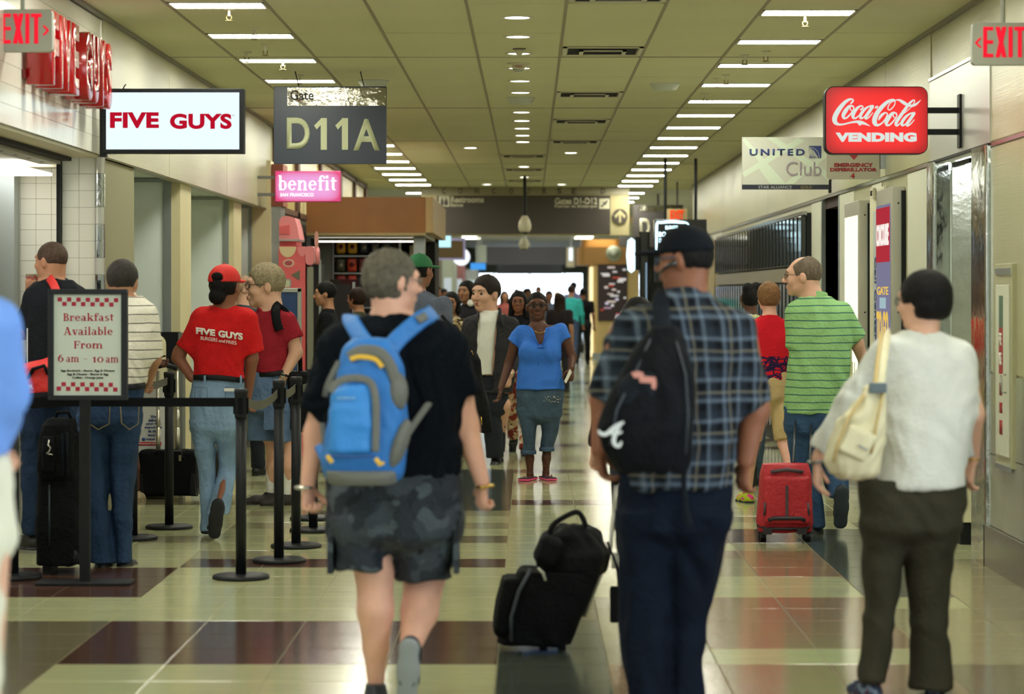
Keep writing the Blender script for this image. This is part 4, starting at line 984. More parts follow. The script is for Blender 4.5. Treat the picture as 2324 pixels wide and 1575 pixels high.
# gate sign
mg = mat('gate_blue', '2E3644', rough=.35, spec=.5)
t, q, hx, hz = board('gate_sign', 'dark blue hanging gate sign reading D11A', 621, 877, 196, 372, 20.0, mg, .04)
MB().box(*q(652, 876, 199, 240)[:2], -.004, 0, *q(652, 876, 199, 240)[2:]).build('steel_strip', mat('mirror_strip', 'A8A69A', rough=.10, metal=1, bump=(2.2, 1.0)), t)
cream = mat('sign_cream', 'B9BE9A', rough=.5)
text('lettering', 'Gate', q(659, 712, 205, 227), mat('gate_ink', '33363A'), t, y=-.0065, bold=.01)
text('lettering', 'D', q(651, 703, 267, 338), cream, t, y=-.004, bold=.022); text('lettering', 'A', q(802, 862, 270, 342), cream, t, y=-.004, bold=.022)
tq = lambda x, y: (W(x, 0, 20)[0]-t.location.x, W(0, y, 20)[2]-t.location.z)
polys('numerals', [[(x+15, 268), (x+29, 268), (x+29, 340), (x+15, 340)] for x in (713, 761)]+[[(x+17, 268), (x+29, 268), (x+6, 294), (x, 285)] for x in (713, 761)], cream, t, tq, -.0055)
ch = MB()
for x in (-.25, .27): ch.tube([(x, .02, hz), (x-.02, .02, hz+.08), (x-.03, .02, CZ-t.location.z)], .004, n=6)
ch.build('hanging_wires', m_dark, t)
# pink sign
t, q, hx, hz = board('shop_sign', 'glowing pink sign with white serif lettering below the gate sign', 624, 773, 388, 458, 25.0, mat('pink_side', 'C0386E', rough=.4), .12)
mp = mat('pink_lit', 'F08CD0', rough=.4); n_ = NT(mp); o_, x, y, z = n_.xyz()
ex = n_.math('POWER', n_.math('DIVIDE', n_.math('ABSOLUTE', x), hx), 6.0); ez = n_.math('POWER', n_.math('DIVIDE', n_.math('ABSOLUTE', z), hz), 4.0)
n_.l(n_.mix(n_.math('MINIMUM', n_.math('ADD', ex, ez), 1.0), 'F5A8E6', 'E8407E'), n_.b.inputs['Emission Color']); n_.b.inputs['Emission Strength'].default_value = .95; n_.b.inputs['Base Color'].default_value = (0, 0, 0, 1)
MB().box(-hx+.006, hx-.006, -.004, 0, -hz+.006, hz-.006).build('lit_face', mp, t)
wl_ = emit('lit_lettering', 'FFFFFF', 1.3); serif('lettering', 'benefit', q(632, 764, 398, 432), wl_, t, -.007)
text('lettering', 'SAN FRANCISCO', q(636, 712, 438, 446), wl_, t, y=-.007, bold=.03, spacing=1.1)
MB().box(-hx-.24, -hx, .03, .06, hz*.50, hz*.50+.03).box(-hx-.24, -hx, .03, .06, -hz*.62, -hz*.62+.03).box(-hx-.25, -hx-.23, .02, .07, -hz, hz).build('bracket', mat('bracket_grey', '6E6E6A', rough=.4, metal=.6), t)
# red vending sign
Zc = 15.6
t, q, hx, hz = board('vending_sign', 'rounded red lit vending sign with white script on a black wall bracket', 1872, 2106, 196, 350, Zc, m_black, .10, rad=.055)
mr = mat('red_lit', 'F42A2E', rough=.3); n_ = NT(mr); o_, x, y, z = n_.xyz()
ex = n_.math('POWER', n_.math('DIVIDE', n_.math('ABSOLUTE', x), hx), 5.0); ez = n_.math('POWER', n_.math('DIVIDE', n_.math('ABSOLUTE', z), hz), 5.0)
n_.l(n_.mix(n_.math('MINIMUM', n_.math('ADD', ex, ez), 1.0), 'FF2A2C', 'B01620'), n_.b.inputs['Emission Color']); n_.b.inputs['Emission Strength'].default_value = 1.0; n_.b.inputs['Base Color'].default_value = (.02, 0, 0, 1)
MB().rbox(-hx+.008, hx-.005, -.006, 0, -hz+.006, hz-.006, .05).build('lit_face', mr, t)
pale = emit('lit_pale_lettering', 'DCE8E0', 1.0)
zq = lambda x, y: (W(1860+x/8.938, 0, Zc)[0]-t.location.x, W(0, 185+y/8.938, Zc)[2]-t.location.z)
so = [(672,520,26),(655,495,30),(600,500,45),(530,590,80),(480,680,75),(490,745,45),(550,735,35),(630,655,28),(685,570,24),(680,505,26),(635,500,24),(615,550,22),(650,600,20)]
sa = [(1095,500,45),(1020,500,30),(920,560,50),(835,670,62),(830,745,45),(890,730,28),(970,640,28),(1050,520,45)]
sa2 = [(1085,497,55),(1000,620,65),(935,715,62),(945,755,40),(1010,715,24),(1082,630,16)]
sh = lambda L, dx, dy: [(a+dx, b+dy, c) for a, b, c in L]
stro = [[(625,450,30),(660,420,34),(680,385,28),(655,362,32),(590,372,52),(500,435,72),(400,555,92),(325,680,98),(300,775,96),(325,840,80),(390,872,44),(490,868,34),(610,838,34),(740,818,48),(830,832,72),(920,858,46),(1022,908,6)],
        [(780,835,30),(815,880,34),(840,870,10)], so, [(820,580,28),(870,545,30),(868,505,26),(820,500,34),(745,560,60),(680,660,74),(680,735,52),(740,740,32),(830,660,22)], sa, sa2,
        [(1530,390,18),(1520,470,20),(1450,560,22),(1395,575,22),(1385,520,20),(1440,430,20),(1535,385,24)],
        [(1540,388,18),(1480,372,40),(1370,420,66),(1240,540,84),(1150,670,94),(1110,790,98),(1130,865,80),(1190,885,44),(1280,830,30),(1350,730,28),(1370,660,26),(1330,635,30),(1260,680,55),(1215,740,45),(1192,790,12)],
        [(1535,380,12),(1610,378,40),(1700,430,66),(1800,485,50),(1890,490,50),(1970,450,40),(2052,372,4)],
        sh(so, 872, 142), [(1912,445,18),(1925,395,22),(1890,385,34),(1800,470,52),(1680,640,66),(1575,790,66),(1545,865,60),(1570,895,40),(1630,850,22),(1690,790,14)],
        [(1665,690,10),(1780,590,16),(1860,515,14),(1905,440,16)], sh(sa, 840, 143), sh(sa2, 838, 143)]
PL = []
for s_ in stro: PL += rib2d(s_)
PL.append([(1112, 548), (1138, 498), (1192, 498), (1166, 548)])
polys('script_lettering', PL, pale, t, zq, -.008)
text('lettering', 'VENDING', q(1896, 2080, 301, 322), pale, t, y=-.0085, bold=.07, spacing=1.08)
br = MB(); bx = 2.70-t.location.x
for a, b in ((243, 256), (292, 305)):
    z1, z0 = W(0, a, Zc)[2]-t.location.z, W(0, b, Zc)[2]-t.location.z; br.box(hx-.01, bx-.02, .03, .06, z0, z1)
br.box(bx-.03, bx-.005, .0, .09, W(0, 335, Zc)[2]-t.location.z, W(0, 213, Zc)[2]-t.location.z); br.build('bracket', m_black, t)
# airline lounge sign
mu = mat('lounge_grey', 'B2B3A6', rough=.5)
t, q, hx, hz = board('lounge_sign', 'grey projecting lounge sign with blue lettering behind the red sign', 1684, 1882, 311, 430, 22.0, mu, .03)
gp = mat('lounge_green', 'B9C5B0', rough=.5)
PLs = [[(1684,318),(1690,312),(1786,420),(1764,420)],[(1738,312),(1760,312),(1884,392),(1884,410)],[(1684,392),(1690,402),(1826,320),(1812,312)],[(1780,418),(1800,418),(1884,352),(1884,336)],[(1715,372),(1735,360),(1768,418),(1748,418)]]
tq = lambda x, y: (W(x, 0, 22)[0]-t.location.x, W(0, y, 22)[2]-t.location.z)
polys('pattern', [[(min(a, 1882), b) for a, b in p] for p in PLs], gp, t, tq, -.0018)
MB().box(*q(1684, 1882, 420, 430)[:2], -.004, 0, *q(1684, 1882, 419, 430)[2:]).build('footer_band', mat('navy_band', '161C2C', rough=.4), t)
nb = mat('lounge_blue', '22356E', rough=.4)
text('lettering', 'UNITED', q(1701, 1826, 338, 353), nb, t, y=-.0045, bold=.03, spacing=1.35); MB().box(*q(1836, 1864, 331, 359)[:2], -.004, -.001, *q(1836, 1864, 331, 359)[2:]).build('emblem', nb, t)
gl = []
for i in range(6): gl += rib2d([(1836.5+i*3.8, 358.6, 1.0), (1836.5+i*1.5, 349-i*.8, 1.1), (1837, 341-i*1.2, .6)], 3)
gl += rib2d([(1837, 334.5, 1), (1848, 337, 1), (1857, 347, 1), (1859, 358.5, 1)], 4)
for i in range(5): gl += rib2d([(1837, 337+i*3.6, 1), (1845+i*.3, 341+i*3, 1.2), (1851+i*1.2, 350+i*1.5, 1), (1855-i*1.2, 358.6, .8)], 3)
polys('emblem_lines', gl, mu, t, tq, -.0062)
text('lettering', 'Club', q(1784, 1864, 367, 399), mat('club_mauve', '8C8088', rough=.5), t, y=-.0045, bold=.0)
text('lettering', 'STAR ALLIANCE', q(1721, 1797, 421.5, 428), mat('pale_ink', '9AA0A0'), t, y=-.006); text('lettering', 'GOLD', q(1817, 1842, 421.5, 428), mat('gold_ink', '8A7A50'), t, y=-.006)
MB().box(hx-.005, hx+.02, 0, .04, -hz-.03, hz+.10).box(hx, 2.70-t.location.x, .01, .03, hz*.6, hz*.6+.03).build('bracket', m_black, t)
# defibrillator sign
md = mat('aed_grey', 'A9A692', rough=.5); rd = mat('aed_red', '9C2630', rough=.5)
t, q, hx, hz = board('defibrillator_sign', 'grey plate reading emergency defibrillator 4 behind the red sign', 1876, 1998, 300, 407, 19.0, md, .012, rad=.03)
text('lettering', 'EMERGENCY', q(1893, 1981, 370, 379), rd, t, y=-.003, bold=.04); text('lettering', 'DEFIBRILLATOR', q(1884, 1990, 381, 389), rd, t, y=-.003, bold=.04); text('lettering', '4', q(1930, 1940, 393, 405), rd, t, y=-.003, bold=.03)
tq = lambda x, y: (W(x, 0, 19)[0]-t.location.x, W(0, y, 19)[2]-t.location.z)
polys('arrow', [[(1925, 349), (1951, 349), (1938, 363)], [(1931, 330), (1945, 330), (1945, 349), (1931, 349)]], rd, t, tq, -.003)
MB().box(hx-.005, 2.70-t.location.x, .0, .012, -.10, .10).build('bracket', m_steel, t)
# exit signs
def exitsign(px0, px1, py0, py1, Z, lt, lx, ar, label, acy):
    t, q, hx, hz = board('exit_sign', label, px0, px1, py0, py1, Z, mat('exit_grey', '9D9F92', rough=.5), .06, rad=.02)
    er = emit('exit_red', 'FF2438', 1.0); a, b, h0, h1 = lx
    tq = lambda x, y: (W(x, 0, Z)[0]-t.location.x, W(0, y, Z)[2]-t.location.z)
    wE = (b-a)/4.0; PL = []; S_ = 9
    e0 = a; PL += [[(e0, h0), (e0+S_, h0), (e0+S_, h1), (e0, h1)]]+[[(e0, y0), (e0+wE*.92, y0), (e0+wE*.92, y0+S_*.9), (e0, y0+S_*.9)] for y0 in (h0, (h0+h1)/2-4, h1-S_*.9)]
    x0 = a+wE*1.12; x1 = x0+wE*1.02; PL += [[(x0, h0), (x0+S_*1.1, h0), (x1, h1), (x1-S_*1.1, h1)], [(x1-S_*1.1, h0), (x1, h0), (x0+S_*1.1, h1), (x0, h1)]]
    i0 = a+wE*2.32; PL += [[(i0, h0), (i0+S_, h0), (i0+S_, h1), (i0, h1)]]
    t0 = a+wE*2.85; t1 = t0+wE*1.0; tm_ = (t0+t1)/2; PL += [[(t0, h0), (t1, h0), (t1, h0+S_*.9), (t0, h0+S_*.9)], [(tm_-S_/2, h0), (tm_+S_/2, h0), (tm_+S_/2, h1), (tm_-S_/2, h1)]]
    polys('lettering', PL, er, t, tq, -.004)
    s_ = 1 if ar[0] < ar[1] else -1; x0, x1 = ar; w_ = 6*s_
    polys('arrow', [[(x0, acy-11), (x0+w_, acy-11), (x1, acy), (x1-w_, acy)], [(x0, acy+11), (x0+w_, acy+11), (x1, acy), (x1-w_, acy)]], er, t, tq, -.004)
    MB().cyl((0, .03, hz), (0, .03, CZ-t.location.z), .012).lathe([(0, CZ-t.location.z-.02), (.05, CZ-t.location.z-.02), (.05, CZ-t.location.z), (0, CZ-t.location.z)], (0, .03, 0)).build('stem', mat('exit_grey', ''), t)
exitsign(-20, 118, 21, 117, 13.0, 0, (3, 98, 31, 99), (96, 112), 'grey exit sign with red letters and right arrow, upper left corner', 69)
exitsign(2207, 2350, 51, 147, 13.0, 0, (2231, 2330, 61, 130), (2228, 2212), 'grey exit sign with red letters and left arrow, upper right corner', 97)
# red channel letters on the left shop front (they face the hall)
t = empty('channel_letters', 'deep red channel letters standing off the tiled shop front', 'sign', (-2.715, 14.45, 2.915))
rg = mat('letter_red', 'A80E14', rough=.2, coat=.4)
lb = [('F', -.98, -.78), ('I', -.735, -.66), ('V', -.625, -.40), ('E', -.365, -.17), ('G', .04, .27), ('U', .30, .50), ('Y', .52, .735), ('S', .755, .955)]
for ch_, a, b in lb:
    o = text('letter', ch_, (a, b, -.20, .20), rg, t, y=.085, bold=.05, face='+x', th=.14)
    x = o.modifiers.new('b', 'BEVEL'); x.width = .004; x.segments = 1
MB().box(.0, .014, -1.0, 1.0, -.17, -.12).box(.0, .014, -1.0, 1.0, .12, .17).build('raceway', mat('raceway_red', '7A1216', rough=.3), t)

# concourse overhead sign
Zs = 42.0
t, q, hx, hz = board('overhead_sign', 'wide overhead concourse sign with dark restroom and gates panel', 955, 1428, 424, 534, Zs, mat('sign_beige', 'B3A77C', rough=.5), .35)
MB().box(*q(955, 1428, 424, 444)[:2], -.02, 0, *q(955, 1428, 424, 442)[2:]).build('header', mat('sign_header', '9A937A', rough=.5), t)
MB().box(*q(992, 1385, 444, 531)[:2], -.03, 0, *q(992, 1385, 444, 531)[2:]).build('dark_panel', mat('sign_brown', '453E38', rough=.5), t)
ink = mat('header_ink', '5A5348', rough=.5)
for ch_, x in zip('CONCOURSED', (1008, 1045, 1082, 1121, 1160, 1198, 1236, 1270, 1303, 1369)): text('letter', ch_, q(x-5, x+5, 427, 440), ink, t, y=-.023, bold=.03)
cr = mat('sign_ink', 'CFC9AE', rough=.5)
text('lettering', 'Restrooms', q(1023, 1098, 446, 460), cr, t, y=-.033, bold=.03); text('lettering', 'Banos', q(1023, 1051, 461, 469), cr, t, y=-.033, bold=.02)
text('lettering', 'Gates D1-D12', q(1259, 1355, 449, 464), cr, t, y=-.033, bold=.03); text('lettering', 'Puertas de Embarque', q(1259, 1355, 465, 473), cr, t, y=-.033, bold=.02)
MB().box(*q(996, 1020, 445, 469)[:2], -.034, -.03, *q(996, 1020, 445, 469)[2:]).build('restroom_icon', cr, t); MB().box(*q(1360, 1383, 451, 474)[:2], -.034, -.03, *q(1360, 1383, 451, 474)[2:]).build('plane_icon', cr, t)
tq = lambda x, y: (W(x, 0, Zs)[0]-t.location.x, W(0, y, Zs)[2]-t.location.z); dk = mat('sign_brown', '')
polys('icon_figures', [[(1001,452),(1006,452),(1007,462),(1006,467),(1001,467),(1000,462)],[(1002,448),(1005,448),(1005,451),(1002,451)],[(1011,452),(1015,452),(1018,462),(1015,467),(1011,467),(1008,462)],[(1011.5,448),(1014.5,448),(1014.5,451),(1011.5,451)],[(1007.6,446),(1008.4,446),(1008.4,468),(1007.6,468)],
  [(1364,469),(1376,455),(1379,455),(1379,458),(1366,471)],[(1366,459),(1371,459),(1378,464),(1373,465)],[(1363,465),(1367,466),(1366,470),(1364,469)]], dk, t, tq, -.036)
pc = [(1407+17*math.cos(a), 491+17*math.sin(a)) for a in [2*math.pi*i/28 for i in range(28)]]
polys('arrow_disc', [pc], dk, t, tq, -.034)
polys('arrow', [[(1404.5,505),(1409.5,505),(1409.5,482),(1404.5,482)],[(1407,477),(1407,484),(1397,496),(1394,490)],[(1407,477),(1407,484),(1417,496),(1420,490)]], mat('sign_beige', ''), t, tq, -.037)
MB().box(-hx+.1, -hx+.2, .1, .2, hz, CZ-t.location.z+.02).box(hx-.2, hx-.1, .1, .2, hz, CZ-t.location.z+.02).build('hangers', m_dark, t)
# dome cameras
def domecam(px, py0, py1, Z, rpx, label, pole):
    t = empty('dome_camera', label, 'camera', W(px, (py0+py1)/2, Z)); k = Z/F; h_ = (py1-py0)/2*k; r = rpx*k
    MB().lathe([(0, h_), (r*.45, h_*.9), (r*.8, h_*.45), (r, -.05*h_), (r*.95, -h_*.45), (r*.7, -h_*.75)], n=20).build('housing', mat('cam_cream', 'D2CBB4', rough=.4), t)
    MB().lathe([(r*.72, -h_*.7), (r*.6, -h_*.92), (r*.3, -h_), (0, -h_*1.02)], n=20).build('lens_dome', m_blackg, t)
    MB().cyl((0, 0, h_*.9), (0, 0, CZ-t.location.z), 4*k, n=10).build('pole', pole, t)
domecam(1191, 488, 532, 38.0, 15, 'cream dome camera on a black pole before the overhead sign', m_black)
domecam(1189, 539, 568, 47.0, 12, 'smaller white dome camera hanging beyond the overhead sign', mat('pale_plastic', ''))
# far gate sign, orange exit, neon board on the right
t, q, hx, hz = board('gate_sign', 'blurred dark gate sign with a big D beyond the lockers', 1437, 1550, 465, 560, 45.0, mat('gate_far', '4A4644', rough=.5), .05)
MB().box(*q(1449, 1545, 467, 480)[:2], -.006, 0, *q(1449, 1545, 467, 480)[2:]).build('steel_strip', mat('mirror_strip', ''), t)
text('lettering', 'D', q(1452, 1476, 496, 535), cr, t, y=-.01, bold=.03); text('lettering', '12', q(1484, 1520, 500, 540), cr, t, y=-.01, bold=.03)
MB().cyl((0, .02, hz), (0, .02, CZ-t.location.z), .02).build('hanger', m_black, t)
t, q, hx, hz = board('exit_sign', 'small glowing orange exit sign far down the right side', 1514, 1560, 474, 500, 40.0, mat('exit_grey2', 'A8946A', rough=.5), .06)
text('lettering', 'EXIT', q(1521, 1552, 477, 498), emit('exit_orange', 'FF4A20', 1.1), t, y=-.005, bold=.05); MB().cyl((0, .02, hz), (0, .02, CZ-t.location.z), .012).build('stem', m_dark, t)
t, q, hx, hz = board('neon_board', 'black hanging board outlined in white neon behind the dark cap', 1486, 1604, 498, 640, 33.0, m_blackg, .12)
tq = lambda x, y: (W(x, 0, 33)[0]-t.location.x, W(0, y, 33)[2]-t.location.z)
nn = emit('neon', 'CFF4FF', 2.2)
polys('neon_outline', rib2d([(1490, 570, 5), (1490, 540, 6), (1491, 507, 6), (1500, 505, 6), (1525, 503, 7), (1556, 506, 6), (1562, 512, 4)], 3), nn, t, tq, -.006)
text('lettering', 'BURGER', q(1510, 1540, 512, 521), nn, t, y=-.006, bold=.05); text('lettering', 'BO', q(1495, 1512, 526, 538), nn, t, y=-.006, bold=.05); text('lettering', 'D', q(1496, 1503, 541, 551), nn, t, y=-.006, bold=.05)
MB().cyl((-.2, .06, hz), (-.2, .06, CZ-t.location.z), .02).cyl((.2, .06, hz), (.2, .06, CZ-t.location.z), .02).build('hangers', m_black, t)
t = empty('sign_pylon', 'slim glossy black pylon with a narrow lit edge beyond the lockers', 'sign', (W(1460, 0, 34)[0], 34, 0))
MB().rbox(-.05, .09, 0, .3, 0, 2.42, .02, ax='z').build('post', m_blackg, t); MB().box(-.11, -.05, 0, .1, 1.9, 2.35).build('arm_box', m_black, t)
D = MB().lathe([(0, -.24), (.05, -.2), (.07, 0), (.05, .2), (0, .24)], (-.16, .05, 2.10), n=14); D.build('lit_sign', emit('neon', ''), t); MB().box(.03, .05, -.004, 0, .8, 2.0).build('lit_edge', emit('pylon_edge', 'A9C8E0', .6), t)
# ------------------------------------------------------------------ cloth materials
def stripes(name, base, line, period, width, axis='z', wob=.004, soft=.0):
    m = fabric(name, base, b=.4); t = NT(m); o, x, y, z = t.xyz()
    n = t.noise(o, 5, 2); c = t.math('ADD', {'z': z, 'x': x}[axis], t.math('MULTIPLY', n, wob*3))
    f = t.math('LESS_THAN', t.math('FRACT', t.math('DIVIDE', t.math('ADD', c, 10), period)), width/period)
    t.l(t.mix(f, base, line), t.b.inputs['Base Color']); return m
def plaid(name):
    m = fabric(name, '2E3A4E', b=.4); t = NT(m); o, x, y, z = t.xyz()
    n = t.noise(o, 4, 2)
    c = t.math('ADD', t.math('ADD', x, t.math('MULTIPLY', y, .6)), t.math('MULTIPLY', n, .02)); zz = t.math('ADD', z, t.math('MULTIPLY', n, .025))
    def band(v, per, ph, wd):
        d = t.math('ABSOLUTE', t.math('SUBTRACT', t.math('FRACT', t.math('ADD', t.math('DIVIDE', v, per), 10+ph)), .5))
        r = t.n('ShaderNodeMapRange', interpolation_type='SMOOTHSTEP'); t.l(d, r.inputs[0]); r.inputs[1].default_value = 0; r.inputs[2].default_value = wd/per; r.inputs[3].default_value = 1; r.inputs[4].default_value = 0
        return r.outputs[0]
    w1 = t.math('MULTIPLY', t.math('ADD', band(c, .078, 0, .013), band(zz, .078, 0, .013)), .5); w2 = t.math('MULTIPLY', t.math('ADD', band(c, .078, .3, .030), band(zz, .078, .3, .030)), .5)
    thin = t.math('MAXIMUM', band(c, .156, .55, .007), band(zz, .156, .55, .007))
    a = t.mix(w2, '27303D', '090C11'); b = t.mix(w1, a, '6C7B8D'); cc = t.mix(t.math('MULTIPLY', thin, .35), b, 'A39A80')
    t.l(cc, t.b.inputs['Base Color']); return m
def blotch(name, base, cols, sc=9, thr=.5, rough=.9):
    m = fabric(name, base, rough=rough); t = NT(m); o, x, y, z = t.xyz(); c = base
    prev = None
    for i, (k, th) in enumerate(cols):
        mp = t.n('ShaderNodeMapping'); mp.inputs['Location'].default_value = (i*3.1, i*1.7, i); t.l(o, mp.inputs[0])
        f = t.math('GREATER_THAN', t.noise(mp.outputs[0], sc*(1+.3*i), 2), th); prev = t.mix(f, prev or base, k)
    t.l(prev, t.b.inputs['Base Color']); return m
def denim(name, c): return mat(name, c, rough=.9, spec=.15, bump=(40, .5), var=.22, vscale=7)
navy_tee = fabric('tee_navy_black', '0C121A', spec=.1); camo = blotch('camo_shorts', '3C434C', [('2C323C', .48), ('4C555E', .60), ('23282F', .62)], sc=7, rough=.6)
hg = hairm('grey_brown', '5F594E'); hb = hairm('black', '0F0D0E'); hdb = hairm('dark_brown', '2A1D16')
watch_m = mat('silver', 'C8C8C0', rough=.2, metal=1); gold = mat('gold', 'C9A654', rough=.25, metal=1)
glass_m = mat('glasses_dark', '1C1614', rough=.3)
def seg_dir(f, a, b): return f.P(*b)-f.P(*a)

# ---- man with the blue backpack
def man_backpack():
    s = Fig('grey-haired man in navy t-shirt and camouflage shorts wearing the blue backpack', 9.9, 890, 'pink', h=.012, h2=.006)
    s.head(893, 640, 138, 62, -2, dy=.02, neck=(890, 745, .0), neck_r=.060, wide=1.05)
    B = s.B
    TR = [(712, 835, 955, .07), (728, 800, 985, .10, .01), (752, 762, 1022, .13), (790, 745, 1042, .145), (860, 738, 1048, .16), (940, 736, 1050, .17), (1020, 737, 1052, .175), (1078, 742, 1050, .175)]
    B.add(loft(s.rows(TR, -.03)), .03)
    s.chain(B, [(765, 790, 0, 40), (718, 985, .03, 27), (699, 1098, -.02, 17)], .03)
    s.chain(B, [(1018, 790, 0, 42), (1056, 965, .03, 29), (1094, 1092, -.02, 17)], .03)
    s.hand((699, 1100, -.02), (.02, .05, -1), (.55, .8, 0), curl=62, k=.98); s.hand((1095, 1096, -.02), (-.04, .05, -1), (-.55, .8, 0), curl=62, k=.98)
    s.chain(B, [(820, 1150, 0, 55), (850, 1300, .02, 43), (852, 1385, .0, 41), (853, 1470, .02, 29), (853, 1545, .03, 20)], .02)
    s.chain(B, [(950, 1150, 0, 60), (965, 1300, .14, 48), (952, 1390, .05, 42), (932, 1465, -.10, 25)], .02)
    s.body()
    P = SDF(); P.add(loft(taper(s.rows([(1060, 742, 1048, .165), (1120, 738, 1050, .175), (1180, 742, 1046, .175), (1215, 745, 1042, .17)]))), .05)
    P.add(loft(s.rows([(1170, 742, 886, .150), (1240, 752, 880, .13), (1293, 756, 878, .12)])), .02); P.add(loft(s.rows([(1170, 886, 1044, .155, .03), (1250, 893, 1036, .14, .06), (1315, 900, 1030, .13, .08)])), .04)
    o = P.build('shorts', camo, s.root, h=.011, disp=.012, dseed=1)
    for px in (752, 1036):
        a = s.P(px, 1240, .0); MB().rbox(a[0]-.01, a[0]+.012, a[1]-.09, a[1]+.06, a[2]-.10, a[2]+.09, .01, ax='x').build('cargo_pocket', camo, o)
    T = SDF(); T.add(loft(s.rows(TR, .0)), .03); T.sub(ell(s.P(893, 690, .03), (.085, .10, .055)), .02)
    T.add(cone(s.P(778, 778), s.P(715, 938, .02), s.m(50), s.m(42), flat1=True), .06); T.add(cone(s.P(1008, 778), s.P(1052, 900, .02), s.m(50), s.m(45), flat1=True), .06)
    T.build('t_shirt', navy_tee, s.root, h=.011, disp=.010, dseed=2)
    s.hair('puffy', hg, disp=.010); s.glasses(mat('wire_silver', '7A7A78', rough=.3, metal=.8))
    s.band('wristwatch', (691, 1106, -.02), (.02, 0, -1), s.m(19), watch_m, w=.015); s.band('wristwatch', (1100, 1104, -.02), (.1, 0, -1), s.m(19), gold, w=.014)
    bl, gs = mat('sneaker_blue', '1B222E', rough=.5), mat('sneaker_sole', '8A9094', rough=.6)
    s.shoe((853, 1548, .02), (-.08, 1, 0), m=bl, sole=gs, k=1.0)
    s.shoe((935, 1475, -.12), (-.06, .18, -1), (.1, .95, .2), m=bl, sole=gs, k=.98)
    return s
A = man_backpack()
# backpack: a thing of its own
def backpack_blue():
    Z = 9.58
    f = Fig('bright blue and grey backpack with yellow zipper pulls on the man in navy t-shirt', Z, 825, name='backpack'); t = f.root; t['category'] = 'backpack'
    bl, bl2 = mat('pack_blue', '2474C6', rough=.6, bump=(30, .3)), mat('pack_blue_light', '2F86DA', rough=.55, bump=(30, .3)); gr = mat('pack_grey', '6C6E6A', rough=.7, bump=(60, .3)); ye = mat('pack_yellow', 'E3B63A', rough=.5)
    R = [(768, 800, 880, .05), (785, 782, 900, .08), (830, 768, 914, .10), (900, 752, 924, .12), (980, 738, 926, .135), (1040, 728, 922, .135), (1078, 736, 916, .12), (1092, 745, 905, .10)]
    D = SDF(); D.add(loft(f.rows([(a, b, c, d, .0) for a, b, c, d in R]), p=2.8), .02); o = D.build('main_body', bl, t, h=.009, disp=.006, dseed=4)
    def pad(name, pts, wpx, m, y, th=.010, par=None):
        mb = MB(); Q = catmull([f.P(a, b, y if len(e) == 0 else e[0]) for a, b, *e in pts], 6); mb.tube(Q, f.m(wpx)/2, n=8, flat=(0, -1, .01)); return mb.build(name, m, par or t)
    fy = lambda: -.135
    D = SDF(); D.add(loft(f.rows([(872, 775, 835, .04, -.10), (890, 752, 850, .045, -.11), (960, 746, 848, .05, -.125), (1025, 748, 848, .045, -.13), (1032, 752, 846, .03, -.12)]), p=3), .02); pk = D.build('front_pocket', bl2, t, h=.008, disp=.007, dseed=6)
    pad('pocket_trim', [(748, 890, -.14), (765, 868, -.14), (800, 858, -.14), (838, 866, -.14), (852, 900, -.155), (854, 960, -.165), (852, 1026, -.168)], 17, gr, 0, par=pk)
    pad('grey_yoke', [(792, 812, -.100), (820, 796, -.10), (860, 800, -.10), (886, 830, -.105), (902, 880, -.105), (905, 925, -.10)], 26, gr, 0)
    pad('yellow_zip', [(795, 816, -.118), (815, 810, -.12), (850, 815, -.118), (868, 834, -.115)], 11, ye, 0)
    D = SDF(); D.add(ell(f.P(902, 890, -.07), (f.m(24), .05, f.m(45))), .01); D.build('side_panel', gr, t, h=.008)
    D = SDF(); D.add(ell(f.P(905, 1010, -.07), (f.m(20), .07, f.m(62)), rotm(0, 0, .35)), .01); D.build('side_panel', gr, t, h=.008)
    D = SDF(); D.add(loft(f.rows([(1064, 740, 908, .135, -.01), (1080, 742, 906, .14, -.01), (1097, 748, 900, .12, -.01)]), p=3), .01); D.build('grey_base', gr, t, h=.009)
    pad('zip_line', [(752, 1034, -.18), (800, 1037, -.182), (850, 1034, -.18)], 7, mat('pack_seam', '1C4E94', rough=.6), 0)
    for a, b in ((748, 1042), (858, 1048)): pad('zipper_pull', [(a-6, b-8, -.175), (a, b, -.18), (a+6, b+8, -.178)], 10, ye, 0)
    pad('zipper_pull', [(858, 1056, -.17), (872, 1050, -.17)], 8, ye, 0)
    text('lettering', 'outdoor', (f.P(764, 0, -.16)[0], f.P(808, 0, -.16)[0], f.P(0, 906, -.16)[2], f.P(0, 900, -.16)[2]), mat('pack_print', '9CC4E4'), t, y=-.162, bold=.02)
    pad('side_strap', [(738, 900, -.05), (745, 870, -.06), (770, 820, -.05)], 13, gr, 0); pad('side_buckle', [(731, 960, -.03), (736, 1010, -.05)], 12, gr, 0)
    pad('wing', [(722, 1010, .03), (735, 1040, -.02), (748, 1070, -.05)], 20, bl, 0)
    for nm, pts, wd in (('shoulder_strap', [(848, 800, -.02), (822, 770, .06), (800, 735, .17), (795, 722, .24), (798, 716, .32)], 40), ('shoulder_strap', [(880, 800, -.02), (905, 768, .06), (952, 728, .17), (972, 716, .24), (985, 708, .34)], 42)):
        pad(nm, pts, wd, bl, 0)
    pad('strap_adjuster', [(948, 727, .145), (968, 716, .20)], 20, gr, 0); pad('lower_strap', [(915, 1000, .0), (940, 962, .08), (970, 920, .16), (992, 885, .24)], 16, gr, 0)
    return t
backpack_blue()

